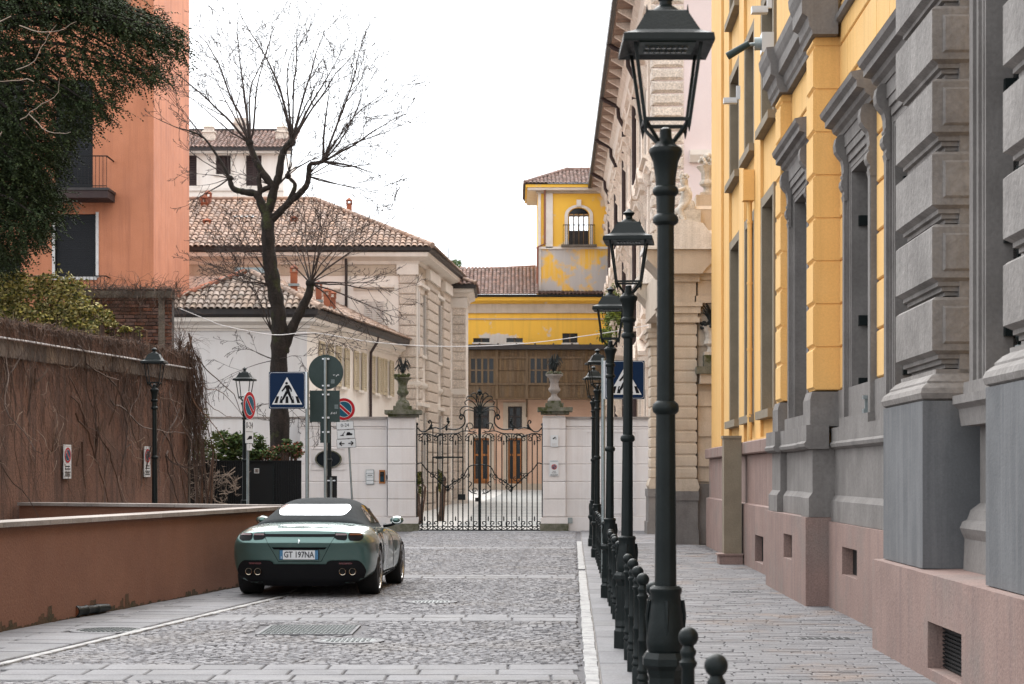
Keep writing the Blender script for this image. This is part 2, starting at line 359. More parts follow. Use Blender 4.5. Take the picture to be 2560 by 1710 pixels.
# transverse and longitudinal slab bands
BANDS = [(15.55, 16.85), (21.9, 22.9), (31.0, 32.0), (43.5, 44.6), (56.2, 57.4)]
def in_band(y): return any(a < y < b for a, b in BANDS)
slabs = []
for a, b in BANDS:
    rows = max(2, round((b-a)/.42)); d = (b-a)/rows
    for r in range(rows):
        y = a+d*(r+.5); x = xl(y)+.1+RND.random()*.2
        while x < xr(y)-.12:
            L = min(RND.uniform(.45, .85), xr(y)-.1-x)
            if L > .12 and not in_hole(x+L/2, y): slabs.append((x+L/2, y, S0*.2, L/2-.004, d/2-.004, RND.uniform(.0, .004), (0, 0)))
            x += L
y = 14.2
while y < 33:                                       # grey slabs between the left line and the ramp wall
    d = RND.uniform(.38, .5); x = xl(y)-.1; xw = xramp(y)-.1 if y < 30.5 else -4
    while x > xw:
        L = RND.uniform(.45, .95)
        if not in_hole(x-L/2, y+d/2): slabs.append((x-L/2, y+d/2, -.14, L/2-.006, d/2-.006, RND.uniform(-.002, .005), (0, 0)))
        x -= L
    y += d
spread('paving_slab', road, m_slab, slabs, 200)
cob = []; W = 1.42
for col in range(-5, 4):
    uc = (col+.5)*W-.55
    v = 13.6
    while v < 57:
        n = 16; ph = RND.random()
        for k in range(n):
            q = ((k+ph) % n)/n*2-1                        # -1..1 across the fan
            u = uc+q*W/2; dv = .46*math.sqrt(max(0, 1-(q*.93)**2))
            yy = v+dv; xx = u+S0*(yy-15)
            if not (xl(yy)+.09 < xx < xr(yy)-.10) or in_band(yy) or yy > 57.2: continue
            if in_hole(xx, yy, .05): continue
            sl = -.46*.93*.93*q/math.sqrt(max(.06, 1-(q*.93)**2))/(W/2)*1.0
            a = math.atan(sl)
            jig = RND.uniform(-.05, .05)
            hu = W/n/2/math.cos(a)*.97 if abs(a) < 1 else W/n/2*1.5
            cob.append((xx+RND.uniform(-.006, .006), yy+RND.uniform(-.008, .008), a+jig, min(hu, .062)*RND.uniform(.9, 1.02), .043*max(.55, math.cos(a))*RND.uniform(.85, 1.02),
                        RND.uniform(-.006, .006), (RND.uniform(-.09, .09), RND.uniform(-.09, .09))))
        v += .09
spread('cobblestone', road, m_cobble, cob, 300, .010)
# painted lines: rows of painted kerb stones set in the carriageway
ln = []; y = 14.6
while y < 48:
    L = RND.uniform(.2, .34)
    if not 33.1 < y < 33.9: ln.append((xr(y+L/2), y+L/2, -.031+PI/2*0, .062+RND.uniform(-.006, .006), L/2-.003, .006, (0, 0)))
    y += L
spread('painted_line_stone', road, m_wpaint, ln, 300, .006)
ln = []; y = 14.6
while y < 27.2:
    L = RND.uniform(.25, .45)
    if not in_hole(xl(y+L/2), y+L/2): ln.append((xl(y+L/2), y+L/2, -.142, .048+RND.uniform(-.014, .008), L/2-.003, .006, (0, 0)))
    y += L
spread('painted_line_stone', road, m_wpaint, ln, 300, .006)
# pavement: kerb slabs, then courses of narrow stones across the walk
kb = []; y = 12.5
while y < 57.5:
    L = RND.uniform(.7, 1.1)
    kb.append((xr(y+L/2)+.25, y+L/2, -.0314, .175, L/2-.004, .004+RND.uniform(0, .004), (0, 0))); y += L
spread('kerb_slab', pav, m_slab, kb, 300, .008)
ps = []; y = 12.5
def xwall(y): return 4.03+.0265*(y-20)
while y < 57.6:
    d = RND.choice((.105, .12, .135)); x = xr(y)+.44-RND.random()*.3
    while x < min(xwall(y), 4.2):
        L = RND.uniform(.2, .46)
        if x+L > xr(y)+.46:
            x0 = max(x, xr(y)+.435)
            ps.append(((x0+x+L)/2, y+d/2, S0*-.4, (x+L-x0)/2-.005, d/2-.005, .004+RND.uniform(-.003, .004), (RND.uniform(-.01, .01), RND.uniform(-.03, .03))))
        x += L
    y += d
spread('paving_stone', pav, m_pave, ps, 300, .007)
# manhole covers, grates
def manhole(x, y, r, label):
    t = thing('manhole_cover', label, 'manhole cover', (x, y, 0), 'iron covers set into the road')
    MB().lathe([(r+.08, -.02), (r+.08, .004), (r+.005, .006), (r+.005, -.01)], (x, y, 0), 32).build('stone_ring', m_slab, t)
    m = MB().lathe([(r, -.02), (r, .003)], (x, y, 0), 32)
    m.build('lid', m_iron_cover, t)
    b = MB(); k = int(r/.05)
    for i in range(-k, k+1):
        for j in range(-k, k+1):
            if math.hypot(i*.05, j*.05) < r-.03: b.box(x+i*.05-.014, x+i*.05+.014, y+j*.05-.014, y+j*.05+.014, .003, .0095)
    b.build('studs', m_iron_cover, t)['kind'] = 'stuff'
m_iron_cover = pm('worn_cast_iron', (.075, .085, .085), (.05, .057, .058), 8, rough=.45, bsc=60, grain=.3, metal=.4)
manhole(-1.63, 19.3, .28, 'round iron cover beside the rectangular drain plate in the cobbles')
manhole(-1.05, 25.2, .26, 'round iron cover in the cobbles just behind the parked car')
manhole(-4.3, 20.6, .33, 'round iron cover crossed by the white line near the ramp wall')
t = thing('drain_plate', 'rectangular patterned iron plate set into the cobbles', 'drain cover', (-2.16, 20.65, 0))
MB().box(-2.66, -1.66, 20.03, 21.27, -.02, .004).build('frame', m_slab, t)
b = MB()
for i in range(24):
    for j in range(26):
        if (i+j) % 2 == 0: b.box(-2.62+i*.039, -2.60+i*.039+.012, 20.07+j*.045, 20.07+j*.045+.03, .0055, .010)
MB().box(-2.63, -1.69, 20.06, 21.24, -.02, .0056).build('plate', m_iron_cover, t)
b.build('studs', m_iron_cover, t)['kind'] = 'stuff'
def grate(px, py, wd, label):
    y = F*CH/(py-H0); x = xs(px, y)
    t = thing('pavement_grate', label, 'grate', (x, y, 0), 'small grates in the pavement')
    MB().box(x-wd/2, x+wd/2, y-.1, y+.1, -.02, .010).build('frame', m_slab, t)
    for k in range(7):
        MB().box(x-wd/2+.02+k*(wd-.04)/7, x-wd/2+.02+(k+.62)*(wd-.04)/7, y-.085, y+.085, .0, .0125).build('slot', m_black, t)
grate(2066, 1598, .55, 'small dark grate in the pavement below the projecting granite corner')
grate(1864, 1481, .42, 'small dark grate in the pavement near the square taupe pillar')
grate(1738, 1385, .4, 'small dark grate in the pavement before the grey portal base')

# ---------------------------------------------------------------- ochre building on the right
WF = frame((4.03, 20), (4.03+.0265*30, 50))         # local x = distance up the street from y=20, local y = out to the street
yb = thing('ochre_building', 'yellow ochre building with grey stone windows and pink granite base', 'building', (4.4, 24, 0))
w = MB(WF)
far_win = [(18.1, 20.0), (15.1, 16.7), (11.9, 13.6)]
ops = []
for a, b in far_win: ops += [(a, b, 2.75, 6.3), (a, b, 7.65, 9.75), (a, b, 11.0, 13.0)]
ops += [(1.70, 3.33, 2.32, 5.45), (-1.2, .28, 2.32, 5.45), (5.55, 7.39, 2.45, 5.6), (-5.7, -4.35, 2.4, 6.4)]
wall_open(w, -16, 25, 2.2, 15, ops, .42)
w.quad((25, 0, 2.2), (25, -9, 2.2), (25, -9, 15), (25, 0, 15))
w.quad((-16, -9, 2.2), (-16, 0, 2.2), (-16, 0, 15), (-16, -9, 15))
w.quad((-16, 0, 15), (25, 0, 15), (25, -9, 15), (-16, -9, 15))
w.quad((-16, -9, 0), (-16, -9, 15), (25, -9, 15), (25, -9, 0))
w.build('wall', m_yellow, yb)
# thin pilaster strips between the far windows
for a, b in ((20.2, 21.4), (16.9, 17.9), (13.8, 14.9), (22.2, 24.95), (9.3, 11.2)):
    MB(WF).box(a, b, .002, .055, 2.27, 14.9).build('pilaster_strip', m_yellow, yb)
# far windows: taupe casing, dark sashes, sill
for a, b in far_win:
    for c, d in ((2.75, 6.3), (7.65, 9.75), (11.0, 13.0)):
        m = MB(WF); q = .17
        m.box(a-q, a+.004, -.40, .05, c, d+q); m.box(b-.004, b+q, -.40, .05, c, d+q); m.box(a+.004, b-.004, -.40, .046, d-.004, d+q-.003)
        cs = m.build('window_casing', m_taupe, yb)
        MB(WF).box(a-q-.03, b+q+.03, -.38, .15, c-.14, c-.002).build('sill', m_taupe, cs)
        g = MB(WF); g.box(a+.006, b-.006, -.405, -.385, c, d-.006); gl = g.build('pane', m_glass, cs)
        fr = MB(WF)
        for x in (a+.01, (a+b)/2-.03, b-.07): fr.box(x, x+.06, -.384, -.34, c, d-.006)
        fr.box(a+.006, b-.006, -.383, -.345, (c+d)/2-.03, (c+d)/2+.03)
        fr.build('sash', m_taupe, cs)
# ---- far granite base with ledge
fb = [(18.6, 20.0), (12.2, 13.6)]
m = MB(WF)
wall_open(m, 9.05, 25.1, 0, 1.12, [(a, b, .16, .62) for a, b in fb], .35, .17)
m.quad((25.1, .17, 0), (25.1, -9, 0), (25.1, -9, 1.12), (25.1, .17, 1.12)); m.quad((9.05, .17, 1.12), (9.05, .10, 1.14), (25.1, .10, 1.14), (25.1, .17, 1.12))
m.build('plinth', m_pgran, yb)
for a, b in fb: MB(WF).box(a, b, .0, .05, .16, .62).build('cellar_grille', m_black, yb)
for a, b in ((9.05, 12.4), (12.41, 15.3), (15.31, 18.2), (18.21, 21.4), (21.41, 25.06)):
    MB(WF).block(a, b, 1.13, 2.03, -.2, .10, .012).build('dado_stone', m_pgran, yb)
    MB(WF).block(a, b, 2.03, 2.26, -.2, .20, .02).build('ledge_stone', m_pgran, yb)
MB(WF).box(9.1, 14.5, .06, .13, 2.26, 2.30).build('pipe_rail', m_yellow, yb)
# square taupe pipe casing standing on the pavement
x0 = 15.7
tp = thing('pipe_casing', 'square taupe boxed pipe standing on a small granite block', 'pipe casing', WF @ Vector((x0+.2, .4, 0)))
MB(WF).box(x0-.05, x0+.52, .19, .62, 0, .17).build('base_block', m_pgran, tp)
MB(WF).box(x0-.08, x0+.55, .185, .65, .17, .20).build('base_slab', m_pgran, tp)
MB(WF).box(x0+.03, x0+.44, .205, .53, .20, 2.33).build('shaft', m_taupe, tp)
MB(WF).box(x0+.01, x0+.46, .203, .55, 2.33, 2.38).build('cap', m_taupe, tp)
# yellow downpipe by the second far window
dp = thing('downpipe', 'slim yellow downpipe with a junction box on the ochre wall', 'downpipe', WF @ Vector((14.95, .12, 2.3)))
MB(WF).tube([(14.95, .13, 2.3), (14.95, .13, 6.6)], .045, 10).build('pipe', m_yellow, dp, smooth=True)
for z in (2.7, 3.9, 5.1, 6.2): MB(WF).lathe([(.055, z), (.055, z+.04)], (14.95, .13, 0), 10).build('bracket', m_yellow, dp)
MB(WF).box(14.8, 15.08, .06, .26, 6.6, 7.15).build('junction_box', m_yellow, dp)
# ---- projecting bay: plinth, dado, pilasters
m = MB(WF)
bayo = (5.7, 6.68, .52, .85)
wall_open(m, 4.25, 9.04, 0, 1.12, [bayo], .35, .46)
m.quad((4.25, .46, 0), (4.25, 0, 0), (4.25, 0, 1.12), (4.25, .46, 1.12)); m.quad((9.04, 0, 0), (9.04, .46, 0), (9.04, .46, 1.12), (9.04, 0, 1.12))
m.quad((4.25, .46, 1.12), (4.25, 0, 1.12), (9.04, 0, 1.12), (9.04, .46, 1.12))
m.build('bay_plinth', m_pgran, yb)
MB(WF).box(bayo[0], bayo[1], .30, .35, bayo[2], bayo[3]).build('cellar_grille', m_black, yb)
LEDGE = [(0, 0), (.02, .0), (.025, .05), (.05, .07), (.05, .10), (.035, .12), (.035, .33), (.0, .33)]
def mould(prof, a, b, y0, z0, name, mat, par, end=0):
    m = MB(WF); m.prism([(y0-.25, z0)]+[(y0+p[0], z0+p[1]) for p in prof]+[(y0-.25, z0+prof[-1][1])], a, b, 'x')
    return m.build(name, mat, par, fix=True)
def dado(a, b, y, par, ret=True):
    MB(WF).box(a, b, -.02, y, 1.125, 1.36).build('dado_base', m_grey, par)
    MB(WF).prism([(-.02, 1.36), (y, 1.36), (y-.05, 1.43), (y-.05, 2.0), (-.02, 2.0)], a+.03, b-.03, 'x').build('dado_panel', m_grey, par, fix=True)
    mould([(0, 0), (.05, .03), (.06, .07), (.035, .10), (.035, .3), (-.02, .3)], a-.03, b+.03, y, 1.98, 'dado_ledge', m_grey, par)
dado(4.25, 5.05, .42, yb); dado(7.85, 9.0, .42, yb); dado(5.11, 7.79, .34, yb)
# main-plane base between bay and rusticated pier
m = MB(WF); mo = (1.86, 3.03, .47, .80)
wall_open(m, -1.55, 4.24, 0, 1.07, [mo], .35, .18)
m.quad((-1.55, .18, 1.07), (4.24, .18, 1.07), (4.24, 0, 1.07), (-1.55, 0, 1.07)); m.build('plinth', m_pgran, yb)
MB(WF).box(mo[0], mo[1], .0, .05, mo[2], mo[3]).build('cellar_grille', m_black, yb)
MB(WF).box(mo[0]+.02, mo[0]+.2, .05, .10, .5, .75).build('cellar_pipe_box', m_black, yb)
MB(WF).box(-1.55, 4.33, -.02, .14, 1.075, 1.33).build('dado_base', m_grey, yb)
MB(WF).box(-1.55, 4.33, -.02, .09, 1.33, 2.0).build('dado_panel', m_grey, yb)
MB(WF).prism([(.09, 1.33), (.135, 1.33), (.09, 1.40)], -1.55, 4.24, 'x').build('dado_moulding', m_grey, yb)
mould([(0, 0), (.05, .03), (.06, .07), (.035, .10), (.035, .27), (-.02, .27)], -1.55, 4.33, .10, 1.97, 'dado_ledge', m_grey, yb)
# rusticated yellow pilasters of the bay
def pilaster(a, b, y, z0, z1, step, base=True):
    p = MB(WF).box(a+.012, b-.012, -.05, y-.03, z0, z1).build('pilaster', m_yellow, yb)
    if base:
        q = MB(WF); q.box(a-.03, b+.03, -.04, y+.04, z0-.455, z0-.12); q.prism([(-.04, z0-.12), (y+.04, z0-.12), (y+.01, z0-.02), (-.04, z0-.02)], a-.01, b+.01, 'x')
        q.build('pilaster_base', m_grey, p, fix=True)
    z = z0
    while z < z1-.05:
        h = min(step, z1-z)
        c = .03; m = MB(WF); x0, x1, y1 = a, b, y
        zz0, zz1 = z+.011, z+h-.011
        m.add([(x0,-.02,zz0),(x1,-.02,zz0),(x1,y1-c,zz0),(x0,y1-c,zz0),(x0,-.02,zz1),(x1,-.02,zz1),(x1,y1-c,zz1),(x0,y1-c,zz1),
               (x0,y1,zz0+c),(x1,y1,zz0+c),(x1,y1,zz1-c),(x0,y1,zz1-c)],
              [(0,3,2,1),(4,5,6,7),(1,2,9,10,6,5),(0,4,7,11,8,3),(0,1,5,4),(3,8,9,2),(8,11,10,9),(7,6,10,11)])
        m.build('pilaster_stone', m_yellow, p); z += h
pilaster(4.3, 4.95, .36, 2.72, 7.16, .54); pilaster(7.95, 8.6, .36, 2.72, 7.16, .54)
# groove lines on the plain yellow wall: proud courses between joints
for a, b, y in ((.56, 1.42, .03), (3.61, 4.28, .03)):
    if y == 0: continue
    z = 2.72
    while z < 15:
        MB(WF).block(a, b, z+.012, z+.528, -.05, y, .014).build('wall_course', m_yellow, yb); z += .54
for a, b in ((-1.5, .55), (1.43, 3.60)):
    z = 6.5
    while z < 15: MB(WF).block(a, b, z+.012, z+.528, -.05, .03, .014).build('wall_course', m_yellow, yb); z += .54
MB(WF).box(7.6, 7.94, -.05, .19, 2.3, 6.62).build('bay_strip', m_yellow, yb); MB(WF).box(4.96, 5.32, -.05, .19, 2.3, 6.62).build('bay_strip', m_yellow, yb)
MB(WF).block(5.33, 7.59, 5.83, 6.62, -.05, .19, .014).build('wall_course', m_yellow, yb)
MB(WF).block(4.96, 7.94, 6.64, 7.16, -.05, .20, .016).build('wall_course', m_yellow, yb)
MB(WF).box(.55, 4.33, -.04, .05, 2.2, 2.71).build('window_apron', m_grey, yb)
MB(WF).box(8.61, 9.3, -.04, .03, 2.27, 7.2).build('wall_strip', m_yellow, yb)
# grey stone windows with hood, consoles, casing
def big_window(a, b, z0, z1, y, hood=True, q=.26, hs=1):
    root = MB(WF)
    prof = [(0, 0), (0, .04), (.09, .04), (.09, .07), (.14, .08), (.14, .12), (.10, .14), (.10, .22), (.14, .24), (.14, q), (0, q)]  # (out, across)
    # jamb casings as stepped boxes
    for s_, e in ((a, -1), (b, 1)):
        for o0, o1, dy in ((0, .07, .10), (.07, .16, .125), (.16, q, .15)):
            x0, x1 = sorted((s_+e*o0, s_+e*o1)); root.box(x0, x1, -.05, y+dy-.06, z0, z1+o1)
    for o0, o1, dy in ((0, .07, .10), (.07, .16, .125), (.16, q, .15)): root.box(a-.001, b+.001, -.05, y+dy-.063, z1+o0, z1+o1)
    cs = root.build('window_casing', m_grey, yb)
    rv = MB(WF)
    rv.box(a-.004, a+.05, -.40, y+.03, z0, z1); rv.box(b-.05, b+.004, -.40, y+.03, z0, z1); rv.box(a+.05, b-.05, -.40, y+.03, z1-.05, z1)
    rv.build('reveal', m_grey, cs)
    MB(WF).box(a+.05, b-.05, -.36, -.33, z0, z1-.05).build('pane', m_glass, cs)
    sh = MB(WF)
    for x in (a+.05, (a+b)/2-.05, b-.13): sh.box(x, x+.08, -.329, -.27, z0, z1-.05)
    for z in (z0+.02, z0+(z1-z0)*.5, z1-.16): sh.box(a+.13, b-.13, -.328, -.28, z, z+.09)
    sh.build('sash', m_iron, cs)
    for z in (z0+.35, z0+1.1, z0+2.3): MB(WF).box(b-.12, b-.045, -.2, -.05, z, z+.12).build('hinge', m_iron, cs)
    k = MB(WF); k.box(a+.05, a+.16, -.1, .12, z0-.02, z0+.05); k.box(a+.09, a+.13, .02, .10, z0+.05, z0+.16); k.box(a+.06, a+.17, .0, .12, z0+.16, z0+.20)
    k.build('shutter_stay', m_galv, cs)
    MB(WF).box(a-q-.04, b+q+.04, -.05, y+.13, z0-.16, z0-.003).build('sill', m_grey, cs)
    if hood:
        zb = z1+q
        MB(WF).box(a-q+.02, b+q-.02, -.05, y+.10, zb-.002, zb+.16).build('frieze', m_grey, cs)
        hp = [(-.05, 0), (.14, 0), (.16, .05), (.22, .08), (.24, .13), (.34, .15), (.34, .22), (.40, .26), (.42, .31), (-.05, .34)]
        hd = MB(WF).prism([(y+(p[0]*hs if p[0] > 0 else p[0]-y), zb+.16+p[1]) for p in hp], a-q-.22, b+q+.22, 'x').build('hood', m_grey, cs, fix=True)
        MB(WF).prism([(-.05, zb+.5), (y+.42*hs, zb+.475), (-.05, zb+.56)], a-q-.2, b+q+.2, 'x').build('hood_cap', m_grey, hd, fix=True)
        for x in (a-q-.01, b+q-.19):
            # scrolled console: bulging top, waist, small volute
            cp = [(0, 0), (.15, 0), (.19, -.04), (.205, -.12), (.195, -.2), (.155, -.26), (.12, -.30), (.105, -.36), (.10, -.46), (.115, -.48), (.115, -.5), (.105, -.52), (.13, -.56), (.135, -.61), (.115, -.66), (.095, -.68), (.095, -.72), (.105, -.73), (.09, -.80), (0, -.80)]
            MB(WF).prism([(y+.005+p[0], zb+.16+p[1]) for p in cp], x, x+.2, 'x').build('console', m_grey, cs, fix=True)
            MB(WF).prism([(y+.02, zb-.63), (y+.098, zb-.63), (y+.098, z0), (y+.02, z0)], x+.03, x+.17, 'x').build('console_strip', m_grey, cs, fix=True)
    return cs
big_window(5.55, 7.39, 2.45, 5.55, .20, hs=.7)
big_window(1.70, 3.33, 2.35, 5.35, .0, hs=.82)
big_window(-1.2, .28, 2.35, 5.35, .0, hs=.82)
# heavy cornice over the bay
CP = [(-.3, 0), (.02, 0), (.03, .06), (.06, .10), (.07, .17), (.08, .22), (.15, .26), (.15, .42), (.17, .46), (.20, .54), (.21, .64), (-.3, .68)]
cor = MB(WF).prism([(.26+p[0], 7.16+p[1]) for p in CP], 4.96, 7.94, 'x').build('bay_cornice', m_grey, yb, fix=True)
for a, b in ((4.12, 5.12), (7.78, 8.9)):
    MB(WF).prism([(.37+p[0], 7.155+p[1]*1.01) for p in CP], a, b, 'x').build('cornice_break', m_grey, cor, fix=True)
mould([(0, 0), (.04, .02), (.05, .08), (0, .1)], -1.5, 4.2, .06, 7.3, 'string_course', m_grey, yb)
# upper bay wall with grey window casings above the cornice
for a, b in ((5.5, 7.4), (1.4, 3.0)):
    c2 = MB(WF); c2.box(a-.2, a, -.02, .2, 8.6, 12); c2.box(b, b+.2, -.02, .2, 8.6, 12); o = c2.build('window_casing', m_grey, yb)
    MB(WF).box(a, b, -.02, .05, 8.6, 12).build('pane', m_glass, o)
# ---- big rusticated stone piers and the window between them
def stone_pier(a, b, label):
    pr = MB(WF).box(a+.04, b-.04, -.4, .12, 2.3, 13).build('stone_pier', m_grey2, yb)
    MB(WF).box(a-.1, b+.1, -.4, .46, .86, 2.28).build('pier_pedestal', m_blue_grey, pr)
    # attic base: torus and fillets
    vs = []; rg = [(2.282, .07), (2.30, .105), (2.345, .12), (2.39, .105), (2.42, .07), (2.432, .05), (2.45, .05), (2.50, .0), (2.52, -.04), (2.555, -.04)]
    for zz, o in rg: vs += [(a-o, -.35, zz), (b+o, -.35, zz), (b+o, .36+o, zz), (a-o, .36+o, zz)]
    MB(WF).add(vs, [(q*4+k, q*4+(k+1) % 4, q*4+4+(k+1) % 4, q*4+4+k) for q in range(len(rg)-1) for k in range(4)]+[(3, 2, 1, 0), tuple(len(vs)-4+k for k in range(4))]).build('pier_base', m_grey2, pr, fix=True)
    z = 2.56
    while z < 12.5:
        h = .62; y = .36; g = .05
        z0, z1 = z+.008, z+h-.008; m = MB(WF); rg = [(z0, .13), (z0+.03, .13), (z0+.036, .095), (z0+.072, .095), (z0+.078, .06), (z0+.112, .06), (z0+.145, .0), (z1-.03, .0), (z1-.004, .03), (z1, .13)]
        vs = []
        for zz, o in rg: vs += [(a+o*.8, -.35, zz), (b-o*.8, -.35, zz), (b-o*.8, y-o, zz), (a+o*.8, y-o, zz)]
        m.add(vs, [(q*4+k, q*4+(k+1) % 4, q*4+4+(k+1) % 4, q*4+4+k) for q in range(len(rg)-1) for k in range(4)]+[(3, 2, 1, 0), tuple(len(vs)-4+k for k in range(4))])
        # sunk-edge panel on the face turned down the street
        m.add([(a-.002, -.25, z0+.2), (a-.002, y-.09, z0+.2), (a-.002, y-.09, z1-.08), (a-.002, -.25, z1-.08), (a-.02, -.23, z0+.22), (a-.02, y-.11, z0+.22), (a-.02, y-.11, z1-.1), (a-.02, -.23, z1-.1)], [(0, 4, 5, 1), (1, 5, 6, 2), (2, 6, 7, 3), (3, 7, 4, 0), (4, 7, 6, 5)])
        m.build('rusticated_block', m_grey2, pr, fix=True)
        z += h
    return pr
stone_pier(-3.55, -1.75, ''); stone_pier(-9.2, -6.2, '')
m = MB(WF); no = (-5.69, -4.36, .09, .47)
wall_open(m, -16, -1.56, 0, .85, [no], .35, .55); m.quad((-16, -9, 0), (-16, .55, 0), (-16, .55, .85), (-16, -9, .85))
m.quad((-1.56, 0, 0), (-1.56, .55, 0), (-1.56, .55, .85), (-1.56, 0, .85)); m.quad((-16, .55, .85), (-1.56, .55, .85), (-1.56, -.4, .87), (-16, -.4, .87))
m.build('pier_plinth', m_pgran, yb)
gr = MB(WF).box(no[0], no[1], .36, .41, no[2], no[3]).build('cellar_grille', m_black, yb)
for k in range(11): MB(WF).box(no[0], no[1], .41, .43, no[2]+.015+k*.033, no[2]+.03+k*.033).build('slat', m_black, gr)
MB(WF).box(-15.95, -9.31, -.4, .08, .86, 2.25).build('dado_panel', m_grey, yb)
# niche between the pedestals: panel, torus, shelf above
MB(WF).box(-6.1, -3.86, -.4, .02, .86, 2.2).build('niche_panel', m_grey, yb)
MB(WF).prism([(0, .86), (.16, .86), (.15, 1.12), (.17, 1.16), (.19, 1.21), (.17, 1.26), (.13, 1.28), (.10, 1.36), (.02, 1.42), (0, 1.42)], -6.1, -3.86, 'x').build('niche_base', m_grey, yb, fix=True)
MB(WF).prism([(0, 2.06), (.18, 2.06), (.20, 2.2), (.25, 2.24), (.25, 2.31), (0, 2.33)], -6.1, -3.86, 'x').build('niche_shelf', m_grey, yb, fix=True)
cs = big_window(-5.7, -4.35, 2.42, 8.5, .06, hood=False, q=.3)
gi = MB(WF)
for i in range(9): gi.box(-5.6+i*.15, -5.575+i*.15, -.16, -.13, 2.45, 8.4)
for k in range(40):
    for i in range(4): gi.ball((-5.45+i*.3, -.145, 2.6+k*.15), .035, 6, 4)
gi.build('window_grille', m_iron, cs)
# camera, floodlights, plates on the wall
Pc = WF @ Vector((9.4, .62, 6.95))
t = thing('security_camera', 'grey bullet security camera on a wall box by the stone cornice', 'camera', Pc)
c = MB(WF); c.box(9.0, 9.25, .34, .52, 8.0, 8.3); c.build('mount_box', m_alu, t)
MB(WF).tube([(9.12, .5, 8.15), (9.13, .62, 8.15)], .1, 14).build('joint', m_galv, t, smooth=True)
MB(WF).tube([(9.13, .6, 8.15), (9.13, .74, 8.13)], .028, 8).build('arm', m_galv, t, smooth=True)
MB(WF).tube([(9.10, .70, 8.15), (9.2, 1.02, 7.98)], [.05, .06], 14).build('housing', m_sback, t, smooth=True)
for (x, y, z, lb) in ((4.0, 1.05, 7.45, 'small square floodlight under the cornice end nearer the stone piers'), (9.05, .98, 7.3, 'small square floodlight under the cornice end below the camera')):
    f = thing('floodlight', lb, 'floodlight', WF @ Vector((x, y, z)))
    MB(WF).box(x-.05, x+.08, y-.09, y+.11, z-.06, z+.02).build('lamp_head', m_alu, f)
    MB(WF).box(x-.02, x+.02, y-.14, y-.08, z, z+.2).build('bracket', m_alu, f)
    MB(WF).box(x-.056, x-.05, y-.07, y+.09, z-.045, z+.005).build('lens', m_swhite, f)
t = thing('wall_plate', 'small white plate screwed to the yellow pilaster', 'plate', WF @ Vector((8.78, .05, 3.8)))
MB(WF).box(8.66, 8.9, .032, .05, 3.72, 4.15).build('plate', m_swhite, t)
t = thing('wall_plate', 'narrow pale strip plate low on the yellow pilaster', 'plate', WF @ Vector((8.78, .05, 2.9)))
MB(WF).box(8.74, 8.82, .032, .05, 2.75, 3.4).build('plate', m_whitestone, t)
